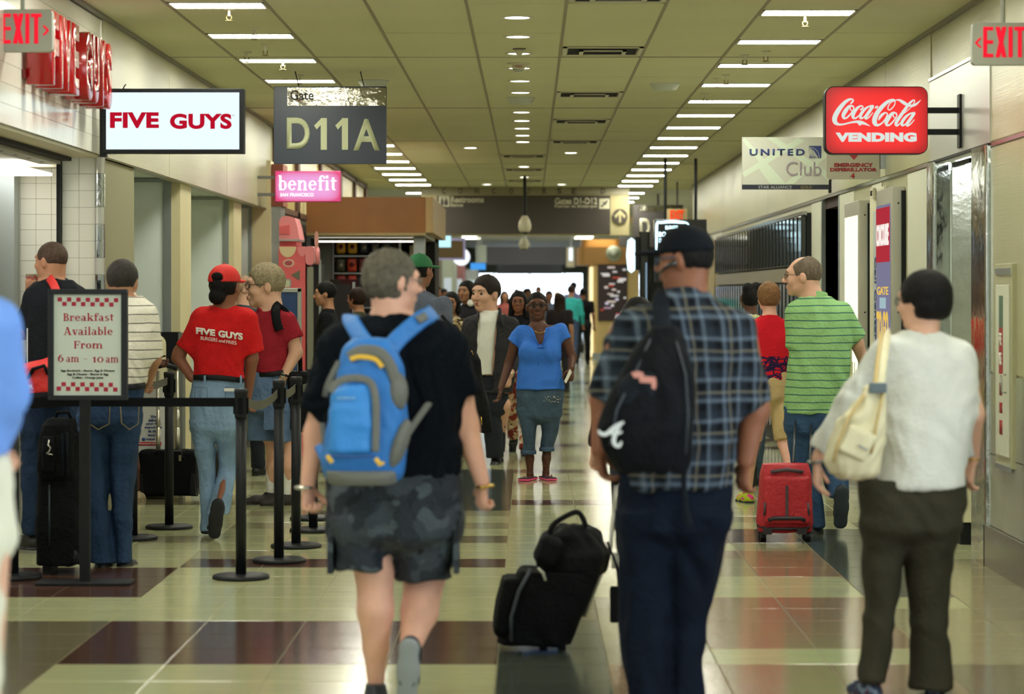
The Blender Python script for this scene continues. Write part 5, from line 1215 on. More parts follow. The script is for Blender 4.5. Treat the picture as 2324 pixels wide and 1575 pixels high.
# ---- man in the plaid shirt and dark cap
def man_plaid():
    s = Fig('tall man in dark plaid shirt and black cap with earpiece, seen from behind', 9.5, 1530, 'brown', h=.012, h2=.006)
    s.head(1553, 590, 140, -66, -3, dy=.02, neck=(1562, 690, .0), neck_r=.062)
    B = s.B
    TR = [(668, 1500, 1618, .08), (690, 1468, 1640, .10), (715, 1425, 1672, .13), (760, 1398, 1695, .145), (840, 1396, 1690, .16), (920, 1400, 1682, .165), (1000, 1402, 1675, .17), (1060, 1405, 1668, .165), (1112, 1410, 1660, .16)]
    B.add(loft(s.rows(TR, -.03)), .03)
    s.chain(B, [(1425, 760, 0, 44), (1372, 905, .04, 32), (1362, 1020, .0, 21)], .03); s.chain(B, [(1672, 760, 0, 46), (1712, 930, .02, 33), (1692, 1045, .0, 21)], .03)
    s.hand((1362, 1022, 0), (.12, .12, -1), (.3, 1, 0), curl=38); s.hand((1692, 1046, 0), (-.16, .10, -1), (-.5, .9, 0), curl=38)
    s.chain(B, [(1460, 1150, 0, 55), (1455, 1350, .05, 42), (1462, 1560, -.05, 26)], .02); s.chain(B, [(1590, 1150, 0, 55), (1570, 1350, .10, 42), (1550, 1550, .05, 26)], .02)
    s.body()
    dn = mat('trousers_navy', '0B1424', rough=.85, spec=.15, bump=(40, .4), var=.12)
    P = SDF(); P.add(loft(taper(s.rows([(1050, 1406, 1658, .13), (1120, 1400, 1662, .145), (1200, 1396, 1658, .155)]))), .05)
    P.add(loft(s.rows([(1160, 1394, 1530, .14), (1300, 1402, 1524, .12, .02), (1420, 1408, 1522, .11, .02), (1520, 1416, 1520, .11), (1592, 1424, 1522, .115)])), .03)
    P.add(loft(s.rows([(1160, 1500, 1662, .145), (1280, 1508, 1640, .13, .05), (1400, 1512, 1610, .115, .08), (1500, 1512, 1600, .11, .06), (1585, 1510, 1604, .115, .03)])), .02)
    P.build('trousers', dn, s.root, h=.012, disp=.012, dseed=5)
    T = SDF(); T.add(loft(s.rows(TR, .0)), .03)
    T.add(cone(s.P(1440, 750), s.P(1366, 905, .03), s.m(52), s.m(40), flat1=True), .06); T.add(cone(s.P(1662, 750), s.P(1712, 925, .02), s.m(54), s.m(44), flat1=True), .06)
    T.add(cone(s.P(1560, 690, 0), s.P(1560, 655, .01), .092, .085, flat1=True), .03)
    pl = plaid('plaid_shirt'); o = T.build('plaid_shirt', pl, s.root, h=.011, disp=.010, dseed=7)
    s.hair('under_cap', hb, disp=.004); s.cap(mat('cap_black', '0E131B', rough=.85, spec=.15, bump=(60, .4))); s.glasses(mat('glasses_blue', '3C4C66', rough=.3), rr=.0026)
    T_, k = s.T, s.hk
    MB().tube([T_(-.083, .0, -.012), T_(-.088, .02, -.016), T_(-.082, .055, -.034), T_(-.078, .075, -.045)], [.012*k, .009*k, .005*k, .004*k], n=8).build('earpiece', m_blackg, s.root)
    s.shoe((1463, 1560, -.03), (-.25, 1, 0), m=mat('shoe_grey', '4A525C', rough=.6), sole=mat('sole_dark', '26262A', rough=.7)); s.shoe((1552, 1555, .06), (.1, 1, 0), m=mat('shoe_grey', ''), sole=mat('sole_dark', ''))
    s.band('ring', s.P(1681, 1090, .0), (-.1, 0, -1), .011, watch_m, w=.004)
    return s
Bm = man_plaid()
def backpack_black():
    f = Fig('black backpack slung on one shoulder with white script letter A', 9.16, 1460, name='backpack'); t = f.root; t['category'] = 'backpack'
    bk = mat('pack_black', '0B0E14', rough=.8, spec=.15, bump=(40, .5), var=.15); bk2 = mat('pack_black_lite', '131922', rough=.75, spec=.15, bump=(30, .5))
    R = [(742, 1478, 1530, .05, .05), (770, 1455, 1552, .07, .03), (830, 1415, 1572, .10), (900, 1378, 1576, .12, -.01), (970, 1350, 1574, .13, -.02), (1020, 1358, 1572, .13, -.01), (1055, 1380, 1566, .12), (1074, 1405, 1556, .10)]
    D = SDF(); D.add(loft(f.rows(R), p=2.6), .02); D.build('main_body', bk, t, h=.009, disp=.012, dseed=8)
    D = SDF(); D.add(loft(f.rows([(842, 1420, 1500, .05, -.06), (870, 1404, 1512, .055, -.075), (940, 1388, 1512, .05, -.085), (965, 1400, 1500, .03, -.08)]), p=2.6), .02); D.build('front_pocket', bk2, t, h=.008, disp=.006, dseed=9)
    wm = mat('script_white', 'D6DCE0', rough=.5); q = lambda x, y: (x, y)
    tf = lambda x, y: (f.P(x, 0, -.17)[0], f.P(0, y, -.17)[2])
    PL = rib2d([(1358, 976, 4), (1364, 984, 8), (1376, 985, 9), (1390, 974, 10), (1404, 964, 9), (1416, 958, 5)])+rib2d([(1408, 964, 6), (1399, 980, 9), (1393, 998, 9), (1397, 1010, 9), (1406, 1012, 7), (1410, 1002, 5)])+rib2d([(1384, 982, 6), (1398, 984, 7), (1412, 980, 5)])
    polys('script_letter', PL, wm, t, tf, -.168)
    p2 = polys('tag_print', [[(1432, 846), (1448, 842), (1460, 846), (1462, 856), (1440, 858)], [(1450, 853), (1488, 856), (1490, 870), (1452, 868)], [(1478, 868), (1490, 870), (1488, 884), (1480, 882)]], mat('tag_pink', 'C98A80', rough=.6), t, tf, -.165)
    for i, (pts, wd) in enumerate((([(1505, 800, .02), (1502, 740, .10), (1500, 700, .16), (1503, 676, .24), (1508, 664, .34)], 40), ([(1562, 1030, .04), (1552, 1080, .08), (1556, 1140, .08), (1566, 1195, .08)], 13), ([(1398, 1035, .04), (1404, 1062, .02), (1412, 1080, 0)], 9))):
        mb = MB(); Q = catmull([f.P(*p) for p in pts], 6); mb.tube(Q, f.m(wd)/2, n=8, flat=(0, -1, .01)); mb.build('shoulder_strap' if i == 0 else 'loose_strap', bk2, t)
    MB().tube([f.P(1476, 770, -.03), f.P(1440, 850, -.10), f.P(1400, 930, -.14), f.P(1385, 1010, -.15)], .004, n=6).tube([f.P(1535, 775, -.03), f.P(1556, 850, -.10), f.P(1562, 940, -.13), f.P(1556, 1030, -.13)], .004, n=6).build('zip', mat('zip_grey', '2C3540', rough=.5), t)
    return t
backpack_black()

# ---- woman in the white sweater
def woman_white():
    s = Fig('woman in white sweater and olive trousers with short black hair, walking away', 10.0, 2085, 'light', h=.012, h2=.006)
    s.head(2093, 684, 130, -48, -2, dy=.02, neck=(2096, 775, 0), neck_r=.050)
    B = s.B
    TR = [(752, 2058, 2132, .06), (766, 2030, 2160, .09), (785, 1998, 2186, .12), (830, 1985, 2205, .135), (900, 1985, 2208, .145), (980, 1990, 2200, .15), (1050, 1992, 2192, .155), (1106, 1990, 2190, .16)]
    B.add(loft(s.rows(TR, -.03)), .03)
    s.chain(B, [(2012, 810, 0, 34), (1930, 925, .02, 26), (1856, 1040, .08, 15)], .03); s.chain(B, [(2178, 815, 0, 34), (2206, 940, .0, 26), (2208, 1040, .10, 15)], .03)
    s.hand((1853, 1050, .08), (.05, .1, -1), (.3, 1, 0), curl=22, k=.95); s.hand((2206, 1045, .10), (-.2, .2, -1), (-.4, 1, 0), curl=30, k=.95)
    s.chain(B, [(2010, 1180, 0, 50), (2000, 1350, .04, 26), (1976, 1545, -.04, 20)], .02); s.chain(B, [(2120, 1180, 0, 50), (2108, 1360, .06, 28), (2122, 1555, .05, 20)], .02)
    s.body()
    ol = mat('trousers_olive', '38362B', rough=.85, spec=.15, bump=(45, .4), var=.10)
    P = SDF(); P.add(loft(taper(s.rows([(1085, 1946, 2190, .14), (1140, 1948, 2196, .16), (1200, 1952, 2180, .16)]))), .05)
    P.add(loft(s.rows([(1180, 1950, 2064, .13), (1260, 1956, 2052, .12, .02), (1380, 1962, 2036, .10, .03), (1480, 1952, 2020, .095), (1545, 1946, 2006, .095, -.03)])), .03)
    P.add(loft(s.rows([(1180, 2044, 2188, .135), (1260, 2050, 2164, .125, .04), (1380, 2062, 2150, .11, .06), (1480, 2064, 2154, .10, .05), (1562, 2064, 2162, .11, .03)])), .02)
    P.build('trousers', ol, s.root, h=.012, disp=.008, dseed=3)
    wh = fabric('sweater_white', 'DADDD8', b=.3, var=.03)
    T = SDF(); T.add(loft(s.rows(TR, .0)), .03); T.sub(ell(s.P(2094, 742, .02), (.062, .075, .035)), .02)
    T.add(cone(s.P(2020, 805), s.P(1935, 915, .02), s.m(40), s.m(38)), .06); T.add(cone(s.P(1935, 915, .02), s.P(1858, 1022, .07), s.m(38), s.m(24), flat1=True), .03)
    T.add(cone(s.P(2172, 812), s.P(2188, 930, 0), s.m(40), s.m(34)), .06); T.add(cone(s.P(2188, 930, 0), s.P(2200, 1030, .09), s.m(34), s.m(20), flat1=True), .03)
    T.build('sweater', wh, s.root, h=.011, disp=.010, dseed=12)
    s.hair('bob', hb, disp=.003); s.glasses(glass_m, rr=.0022)
    s.band('bracelet', (1851, 1048, .08), (.05, 0, -1), s.m(17), mat('pewter', '8A8C88', rough=.3, metal=.8), w=.012); s.band('wristwatch', (2206, 1042, .10), (0, 0, -1), s.m(16), gold, w=.010)
    sn, so_ = blotch('sneaker_multi', '3A4458', [('7C8CA0', .55), ('5A3038', .62)], sc=22), mat('sole_white', 'C9C9C4', rough=.6)
    s.shoe((1974, 1540, -.03), (-.35, 1, 0), m=sn, sole=so_, k=.92); s.shoe((2122, 1556, .04), (.12, 1, 0), m=sn, sole=so_, k=.92)
woman_white()
def handbag():
    f = Fig('cream slouchy shoulder bag carried by the woman in the white sweater', 9.72, 1945, name='handbag'); t = f.root; t['category'] = 'bag'
    c = mat('bag_cream', 'DAD3B0', rough=.55, bump=(10, .5), var=.08); c2 = mat('bag_tan', 'C2A96E', rough=.5)
    R = [(868, 1972, 2008, .04), (900, 1945, 2014, .06), (950, 1905, 2012, .08), (1000, 1880, 2008, .09), (1045, 1872, 2004, .095), (1075, 1885, 1998, .085), (1088, 1905, 1985, .06)]
    D = SDF(); D.add(loft(f.rows([(a, b, c_, d) for a, b, c_, d in R]), p=2.4), .02); D.build('bag_body', c, t, h=.009, disp=.010, dseed=2)
    for x, y in ((1936, 1000),): D = SDF(); D.add(rbx(f.P(1945, 1005, -.095), (f.m(34), .02, f.m(34)), .012, rotm(0, 0, .45)), 0); D.build('outer_pocket', c, t, h=.008, disp=.004)
    MB().tube([f.P(1962, 895, -.06), f.P(1925, 950, -.085), f.P(1900, 1010, -.10), f.P(1892, 1050, -.10)], .006, n=6, ).tube([f.P(2004, 890, -.06), f.P(1990, 960, -.09), f.P(1978, 1030, -.10)], .006, n=6).build('piping', c2, t)
    for x in (1996, 2006): MB().tube(catmull([f.P(x-8, 890, -.02), f.P(x-4, 850, .02), f.P(x+2, 800, .10), f.P(x+8, 762, .22), f.P(x+14, 752, .36)], 6), f.m(9), n=8, flat=(0, -1, .01)).build('shoulder_strap', c2 if x < 2000 else c, t)
    MB().box(*sorted((f.P(1972, 0, -.06)[0], f.P(2012, 0, -.06)[0])), -.075, -.05, f.P(0, 892, -.06)[2], f.P(0, 868, -.06)[2]).build('buckle_patch', mat('buckle_slate', '5C6A70', rough=.4), t, bev=.004)
    MB().tube([f.P(1948, 1010, -.125), f.P(1968, 1022, -.125)], .004, n=6).build('badge', m_steel, t)
handbag()
# ------------------------------------------------------------------ mid-ground people
# ---- shop worker in red
def worker():
    s = Fig('shop worker in red t-shirt and red cap, hand on hip, seen from behind', 16.5, 497, 'brown', h=.012, h2=.006)
    s.head(511, 651, 92, 18, 0, neck=(508, 712, 0), neck_r=.050, face=False)
    B = s.B
    TR = [(694, 482, 534, .06), (702, 462, 556, .085), (715, 444, 575, .105), (745, 440, 572, .115), (800, 438, 556, .115), (840, 440, 553, .115), (862, 437, 556, .12)]
    B.add(loft(s.rows(TR, -.02)), .03)
    s.chain(B, [(452, 725, 0, 17), (408, 800, .05, 15), (404, 812, .05, 14), (436, 858, -.02, 10)], .02); s.chain(B, [(566, 725, 0, 17), (572, 815, .03, 14), (562, 900, .12, 10)], .02)
    s.hand((434, 856, -.02), (.8, .3, -.5), (.2, -.4, .9), curl=30, k=.9); s.hand((562, 898, .12), (0, .3, -1), (-.3, 1, 0), curl=30, k=.9)
    s.chain(B, [(462, 930, 0, 18), (470, 1060, .02, 11), (469, 1180, -.02, 9)], .02); s.chain(B, [(515, 930, 0, 18), (518, 1060, .08, 12), (497, 1138, -.17, 6)], .02)
    s.body()
    dn = denim('denim_light', '7F9BB8')
    P = SDF(); P.add(loft(taper(s.rows([(852, 437, 555, .115), (900, 430, 551, .135), (950, 430, 546, .135), (975, 433, 543, .13)]))), .05)
    P.add(loft(s.rows([(955, 430, 492, .12), (1010, 440, 488, .10, .02), (1080, 453, 489, .085, .03), (1150, 456, 482, .075), (1205, 455, 482, .085, -.02)])), .02)
    P.add(loft(s.rows([(955, 484, 545, .125), (1010, 494, 542, .11, .04), (1060, 498, 540, .09, .08), (1110, 487, 530, .08, -.02), (1166, 466, 522, .085, -.17)])), .02)
    jo = P.build('jeans', dn, s.root, h=.010, disp=.006, dseed=2)
    bt = MB(); bt.tube([s.P(439, 857, -.09), s.P(455, 856, -.125), s.P(497, 857, -.135), s.P(540, 862, -.125), s.P(553, 864, -.09)], .018, n=8, flat=(0, -1, .01)); bt.build('belt', m_black, jo)
    for x in (463, 545): MB().box(*sorted((s.P(x, 0, -.14)[0], s.P(x+4, 0, -.14)[0])), -.150, -.13, s.P(0, 870, -.14)[2], s.P(0, 852, -.14)[2]).build('belt_loop', dn, jo)
    for x0, x1 in ((442, 470), (512, 542)):
        st_ = MB(); a = [(x0, 878), (x1, 880), (x1, 908), ((x0+x1)/2, 916), (x0, 906), (x0, 878)]
        st_.tube([s.P(x, y, -.142 if abs(x-490) < 30 else -.135) for x, y in a], .0028, n=5); st_.build('pocket_stitch', mat('denim_stitch', '5D748F', rough=.8), jo)
    MB().rbox(s.P(509, 0, -.14)[0], s.P(532, 0, -.14)[0], -.152, -.138, s.P(0, 888, -.14)[2], s.P(0, 881, -.14)[2], .006).build('phone', mat('phone_white', 'E4E4DC', rough=.3), jo)
    T = SDF(); T.add(loft(s.rows(TR, .0)), .03); T.sub(ell(s.P(509, 688, .02), (.065, .075, .03)), .02)
    T.add(cone(s.P(462, 722), s.P(420, 792, .03), s.m(25), s.m(23), flat1=True), .05); T.add(cone(s.P(560, 724), s.P(578, 800, .02), s.m(25), s.m(23), flat1=True), .05)
    rdt = fabric('tee_red', 'C81C1E', b=.35); T.build('t_shirt', rdt, s.root, h=.009, disp=.006, dseed=4)
    wp = mat('print_white', 'E6E2DA', rough=.7)
    def wr(y0): return lambda o: np.stack([o[:, 0], y0+.16*(o[:, 0]-s.P(497, 0)[0])**2*3.2, o[:, 2]-.13*(o[:, 0]-s.P(447, 0)[0])], 1)
    bx = lambda a, b, c, d: (s.P(a, 0, -.12)[0], s.P(b, 0, -.12)[0], s.P(0, d, -.12)[2], s.P(0, c, -.12)[2])
    text('lettering', 'FIVE', bx(445, 489, 742, 757), wp, s.root, bold=.05, warp=wr(-.134)); text('lettering', 'GUYS', bx(496, 551, 742, 758), wp, s.root, bold=.05, warp=wr(-.134))
    text('lettering', 'BURGERS', bx(456, 494, 761, 769), wp, s.root, bold=.0, warp=wr(-.134)); text('lettering', 'and', bx(497, 511, 762, 769), wp, s.root, bold=.01, warp=wr(-.134)); text('lettering', 'FRIES', bx(514, 537, 762, 770), wp, s.root, bold=.0, warp=wr(-.134))
    s.hair('under_cap', hb, disp=.003, bun=(-.01, -.085, -.055), br=.050); s.cap(mat('cap_red', 'D0201C', rough=.7, bump=(60, .3)), hole=True)
    T_, k = s.T, s.hk
    D = SDF().add(ell(T_(0, -.108, .060), V3(.034, .012, .022)*k, s.hR)); D.build('hair_gap', hb, s.root, h=.005)
    bs = mat('sneaker_black', '15171C', rough=.6)
    s.shoe((470, 1178, -.02), (-.05, 1, 0), m=bs, k=.95); s.shoe((497, 1152, -.22), (-.12, .15, -1), (.05, 1, .15), m=bs, sole=mat('sole_black', '1C1D20', rough=.8), k=.98)
worker()

# ---- red polo man
def polo_red():
    s = Fig('man with glasses in dark red polo and blue shorts facing left', 18.9, 622, 'light', h=.012, h2=.005)
    s.browm = mat('brow_grey', '8A7E6C'); s.lipm = mat('lips_pale', 'A8685C', rough=.5)
    s.head(600, 650, 96, -103, -1, neck=(617, 712, 0), neck_r=.058)
    B = s.B
    TR = [(692, 596, 640, .07), (704, 582, 652, .10), (722, 568, 664, .13), (760, 566, 662, .15), (800, 572, 656, .15), (845, 576, 652, .15)]
    B.add(loft(s.rows(TR, -.02)), .03)
    s.chain(B, [(654, 730, -.06, 17), (672, 800, -.05, 15), (645, 852, -.10, 10)], .02); s.chain(B, [(582, 730, .10, 14), (578, 800, .14, 12), (580, 850, .1, 9)], .02)
    s.hand((643, 856, -.10), (-.3, -.1, -1), (-.8, -.3, .2), curl=35, k=.95); s.hand((580, 852, .1), (.2, 0, -1), (.4, -.6, 0), curl=35, k=.9)
    s.chain(B, [(595, 960, .04, 22), (617, 1010, .05, 12), (618, 1060, .03, 13), (614, 1118, .05, 8)], .02); s.chain(B, [(640, 960, 0, 22), (652, 1010, -.02, 12), (653, 1060, -.05, 12), (648, 1122, -.02, 8)], .02)
    s.body()
    sh = denim('shorts_blue', '5C7396')
    P = SDF(); P.add(loft(taper(s.rows([(843, 574, 654, .14), (880, 566, 658, .15), (930, 563, 662, .15)]))), .05)
    P.add(loft(s.rows([(915, 562, 622, .11, .05), (1000, 562, 632, .10, .06)])), .02); P.add(loft(s.rows([(915, 606, 662, .11, -.02), (1003, 628, 662, .09, -.03)])), .03)
    so_ = P.build('shorts', sh, s.root, h=.010, disp=.007, dseed=3)
    MB().tube([s.P(576, 850, -.03), s.P(590, 850, -.13), s.P(620, 849, -.155), s.P(642, 845, -.13), s.P(652, 843, -.05)], .018, n=8, flat=(0, -1, .01)).build('belt', m_black, so_)
    MB().rbox(s.P(600, 0, -.13)[0], s.P(640, 0, -.13)[0], -.16, -.12, s.P(0, 975, -.13)[2], s.P(0, 925, -.13)[2], .012).build('cargo_pocket', sh, so_)
    rp = fabric('polo_darkred', '94202E', b=.5)
    T = SDF(); T.add(loft(s.rows(TR, .0)), .03); T.sub(ell(s.P(606, 692, -.06), (.055, .06, .045)), .02)
    T.add(cone(s.P(650, 728, -.06), s.P(667, 770, -.06), s.m(24), s.m(23), flat1=True), .05); T.add(cone(s.P(585, 728, .10), s.P(578, 778, .12), s.m(20), s.m(19), flat1=True), .05)
    to = T.build('polo_shirt', rp, s.root, h=.009, disp=.006, dseed=8)
    c = s.P(613, 699, -.02); ring = [(c[0]+.083*math.cos(a), c[1]+.078*math.sin(a), c[2]+.022*math.sin(a+.4)-(.04 if -2.3 < a < -1.3 else 0)) for a in [2*math.pi*i/20-math.pi for i in range(20)]]
    MB().tube(ring, .016, n=8, closed=True).build('collar', rp, to)
    s.hair('short', hairm('sandy_grey', '8F8268'), disp=.004); s.glasses(glass_m, w=.021)
    lens = MB(); T_, k = s.T, s.hk
    for q in (-1, 1): lens.lathe([(0, 0), (.019*k, .001), (.019*k, .003), (0, .004)], (0, 0, 0), n=14)
    s.band('wristwatch', (643, 850, -.10), (-.3, 0, -1), s.m(11), m_black, w=.02); MB().lathe([(0, 0), (.02, 0), (.02, .008), (0, .01)], tuple(s.P(641, 851, -.142)), n=16, axis='y').build('watch_face', watch_m, s.root)
    wsock = fabric('sock_white', 'E4E4E2', b=.3)
    for a, b in (((616, 1064, .04), (614, 1122, .05)), ((651, 1066, -.04), (648, 1125, -.02))):
        SDF().add(cone(s.P(*a), s.P(*b), s.m(12.5), s.m(10.5), flat0=True)).build('sock', wsock, s.root, h=.008)
    bs = mat('shoe_brownblack', '23201F', rough=.6)
    s.shoe((612, 1116, .05), (-1, -.25, 0), m=bs, sole=mat('sole_dark', ''), k=1.05); s.shoe((648, 1120, -.02), (-1, -.35, 0), m=bs, sole=mat('sole_dark', ''), k=1.05)
    b = Fig('black shoulder bag hanging behind the man in the dark red polo', 18.9, 675, name='shoulder_bag'); b.root['category'] = 'bag'
    bk = mat('bag_black', '0B0D11', rough=.7, spec=.18, bump=(30, .5))
    SDF().add(rbx(b.P(682, 915, .02), (b.m(34), .09, b.m(64)), .04)).build('bag_body', bk, b.root, h=.012, disp=.008)
    SDF().add(rbx(b.P(684, 858, -.03), (b.m(30), .09, b.m(16)), .03)).build('flap', bk, b.root, h=.010)
    MB().tube(catmull([b.P(682, 850, 0), b.P(680, 800, .0), b.P(672, 750, -.06), b.P(650, 706, -.10), b.P(634, 694, -.07)], 6), b.m(5), n=8, flat=(0, -1, .01)).build('strap', bk, b.root)
    MB().tube(catmull([b.P(636, 690, -.06), b.P(626, 700, -.135), b.P(627, 725, -.16), b.P(634, 750, -.165)], 6), b.m(10), n=8, flat=(0, -1, .01)).build('shoulder_pad', bk, b.root)
polo_red()

# ---- striped polo man, back view
def stripe_man():
    s = Fig('man in white polo with thin dark stripes and jeans behind the breakfast sign', 14.66, 262, 'tan', h=.012, h2=.008)
    s.head(279, 641, 94, 8, -2, neck=(282, 705, 0), neck_r=.060, face=False)
    TR = [(672, 252, 322, .08), (686, 232, 336, .10), (705, 214, 348, .13), (750, 205, 356, .14), (800, 203, 352, .15), (840, 205, 340, .15), (873, 207, 332, .15)]
    s.B.add(loft(s.rows(TR, -.02)), .03)
    s.chain(s.B, [(334, 720, 0, 20), (350, 815, .03, 16), (335, 866, .16, 12)], .02); s.chain(s.B, [(222, 720, 0, 20), (200, 815, .03, 16), (205, 890, .12, 12)], .02)
    s.hand((335, 868, .16), (-.3, .8, -.3), (0, .4, .8), curl=40, k=.95); s.hand((205, 892, .12), (0, .3, -1), (.3, 1, 0), curl=35, k=.95)
    s.chain(s.B, [(212, 950, 0, 20), (212, 1110, .02, 13), (232, 1260, 0, 11)], .02); s.chain(s.B, [(286, 950, 0, 20), (279, 1110, .04, 13), (283, 1262, .03, 11)], .02)
    s.body()
    dn = denim('denim_dark', '2D4260')
    P = SDF(); P.add(loft(taper(s.rows([(862, 206, 328, .14), (900, 180, 328, .15), (960, 176, 322, .15)]))), .05)
    P.add(loft(s.rows([(940, 175, 248, .13), (1060, 178, 242, .11, .02), (1150, 190, 245, .10), (1277, 204, 262, .115)])), .02); P.add(loft(s.rows([(940, 249, 324, .135), (1060, 248, 310, .11, .05), (1150, 254, 302, .10, .04), (1277, 266, 300, .105, .03)])), .03)
    jo = P.build('jeans', dn, s.root, h=.011, disp=.007, dseed=6)
    stp = mat('stitch_tan', '8A7A52', rough=.8)
    for x0, x1 in ((196, 250), (272, 316)): MB().tube([s.P(x, y, -.155) for x, y in ((x0, 905), (x1, 908), (x1-2, 962), ((x0+x1)/2, 975), (x0+4, 960), (x0, 905))], .003, n=5).build('pocket_stitch', stp, jo)
    MB().tube([s.P(208, 876, -.10), s.P(235, 879, -.15), s.P(270, 880, -.16), s.P(305, 878, -.15), s.P(330, 874, -.09)], .018, n=8, flat=(0, -1, .01)).build('belt', m_black, jo)
    T = SDF(); T.add(loft(s.rows(TR, .0)), .03); T.add(cone(s.P(328, 715), s.P(346, 812, .03), s.m(30), s.m(24), flat1=True), .05); T.add(cone(s.P(228, 715), s.P(206, 812, .03), s.m(30), s.m(24), flat1=True), .05)
    T.add(cone(s.P(282, 690), s.P(281, 664), .075, .070, flat1=True), .02)
    T.build('striped_polo', stripes('stripe_white', 'DEDACC', '1D1F26', .051, .0050, wob=.006), s.root, h=.009, disp=.006, dseed=9)
    s.hair('short', hairm('dark_grey', '332F2C'), disp=.003)
    bs = mat('shoe_black', '17181B', rough=.5); s.shoe((235, 1262, 0), (.05, 1, 0), m=bs, k=1.05); s.shoe((284, 1264, .03), (.15, 1, 0), m=bs, k=1.05)
stripe_man()

# ---- man with the cup, black polo
def cup_man():
    s = Fig('man in black polo drinking from a paper cup at the left shop counter', 15.45, 110, 'tan', h=.012, h2=.007)
    s.head(115, 594, 86, -62, 0, neck=(122, 660, 0), neck_r=.066)
    TR = [(636, 84, 165, .08), (650, 66, 185, .12), (680, 58, 200, .15), (740, 62, 200, .16), (820, 60, 190, .16), (920, 50, 180, .17)]
    s.B.add(loft(s.rows(TR, -.02)), .03)
    s.chain(s.B, [(76, 680, 0, 22), (50, 752, .06, 19), (60, 700, .22, 13), (66, 664, .26, 10)], .02); s.chain(s.B, [(182, 690, 0, 22), (200, 800, .02, 17), (195, 880, .08, 12)], .02)
    s.hand((66, 668, .24), (.15, -.05, 1), (.9, .2, 0), curl=40, k=.9); s.hand((195, 882, .08), (0, .2, -1), (-.3, 1, 0), curl=35, k=.9)
    s.chain(s.B, [(85, 1000, 0, 28), (72, 1100, .02, 20), (70, 1208, -.02, 12)], .02); s.chain(s.B, [(150, 1000, 0, 28), (150, 1100, .02, 20), (150, 1208, 0, 12)], .02)
    s.body()
    P = SDF(); P.add(loft(taper(s.rows([(900, 50, 180, .16), (980, 48, 184, .16)]))), .05); P.add(loft(s.rows([(960, 48, 118, .13), (1080, 50, 106, .11), (1212, 52, 100, .11)])), .02); P.add(loft(s.rows([(960, 110, 184, .13), (1080, 122, 180, .11), (1212, 126, 176, .11)])), .02)
    P.build('jeans', denim('denim_navy', '24344E'), s.root, h=.012, disp=.007, dseed=2)
    bp = fabric('polo_black', '15191F'); T = SDF(); T.add(loft(s.rows(TR, .0)), .03); T.add(cone(s.P(80, 680), s.P(56, 738, .05), s.m(28), s.m(25), flat1=True), .05); T.add(cone(s.P(178, 685), s.P(196, 775, .02), s.m(28), s.m(24), flat1=True), .05)
    T.add(cone(s.P(122, 652), s.P(124, 628), .082, .078, flat1=True), .02)
    o = T.build('polo_shirt', bp, s.root, h=.010, disp=.006, dseed=3)
    MB().tube([s.P(62, 745, -.12), s.P(62, 820, -.16), s.P(62, 880, -.16)], .004, n=6).build('white_piping', mat('piping_white', 'C8CCD0'), o)
    s.hair('crop', hairm('buzz', '4A3A30'), disp=.001)
    bs = mat('shoe_black', ''); s.shoe((70, 1208, -.02), (-.6, .8, 0), m=bs, sole=mat('sole_grey', '3A3C40', rough=.7), k=1.08); s.shoe((150, 1208, 0), (-.5, .8, 0), m=bs, sole=mat('sole_grey', ''), k=1.05)
    c = empty('paper_cup', 'white paper cup with red check band held by the man in black polo', 'cup', tuple(Vector(s.P(73, 642, .27))+s.root.location))
    MB().lathe([(.030, -.055), (.040, .055), (.042, .055), (.042, .058), (.0, .058)], n=20).build('cup_wall', mat('cup_white', 'E6E0CC', rough=.5), c)
    ck = MB()
    for i in range(16):
        a = 2*math.pi*i/16; z = .030 if i % 2 else .018; r = .0395; ck.hexa([(r*math.cos(a+t), r*math.sin(a+t), z) for t in (0, .39)]+[((r+.001)*math.cos(a+t), (r+.001)*math.sin(a+t), z) for t in (.39, 0)], [(r*1.02*math.cos(a+t), r*1.02*math.sin(a+t), z+.012) for t in (0, .39)]+[((r*1.02+.001)*math.cos(a+t), (r*1.02+.001)*math.sin(a+t), z+.012) for t in (.39, 0)])
    ck.build('check_band', mat('check_red', 'B03038'), c)
    b = Fig('red and black sports duffel bag hanging from the man in black polo', 15.05, 85, name='duffel_bag'); b.root['category'] = 'bag'
    rb = mat('duffel_red', 'D22A26', rough=.55, bump=(20, .4)); bb = mat('bag_black', '')
    D = SDF().add(rbx(b.P(100, 862, 0), (b.m(62), .12, b.m(46)), .07, rotm(0, 0, -.28))); D.build('bag_body', rb, b.root, h=.012, disp=.010)
    D = SDF().add(rbx(b.P(110, 902, .0), (b.m(72), .13, b.m(22)), .06, rotm(0, 0, -.05))); D.build('base', bb, b.root, h=.012, disp=.006)
    MB().tube([b.P(62, 862, -.10), b.P(75, 838, -.14), b.P(100, 830, -.14), b.P(110, 850, -.13)], .012, n=8).build('handle', bb, b.root)
    MB().tube(catmull([b.P(132, 830, -.02), b.P(134, 740, .1), b.P(130, 668, .18), b.P(112, 634, .30), b.P(104, 630, .42)], 6), b.m(9), n=8, flat=(0, -1, .01)).build('strap', bb, b.root)
    MB().tube(catmull([b.P(131, 668, .165), b.P(121, 645, .22), b.P(111, 630, .30)], 4), b.m(10), n=8, flat=(0, -1, .01)).build('strap_pad', rb, b.root)
    wp = mat('print_white', ''); bx = lambda a, e, c_, d: (b.P(a, 0, -.13)[0], b.P(e, 0, -.13)[0], b.P(0, d, -.13)[2], b.P(0, c_, -.13)[2])
    text('lettering', 'UNDER', bx(20, 64, 862, 871), wp, b.root, y=-.140, bold=.03); text('lettering', 'ARMOUR', bx(18, 76, 873, 882), wp, b.root, y=-.140, bold=.03)
cup_man()

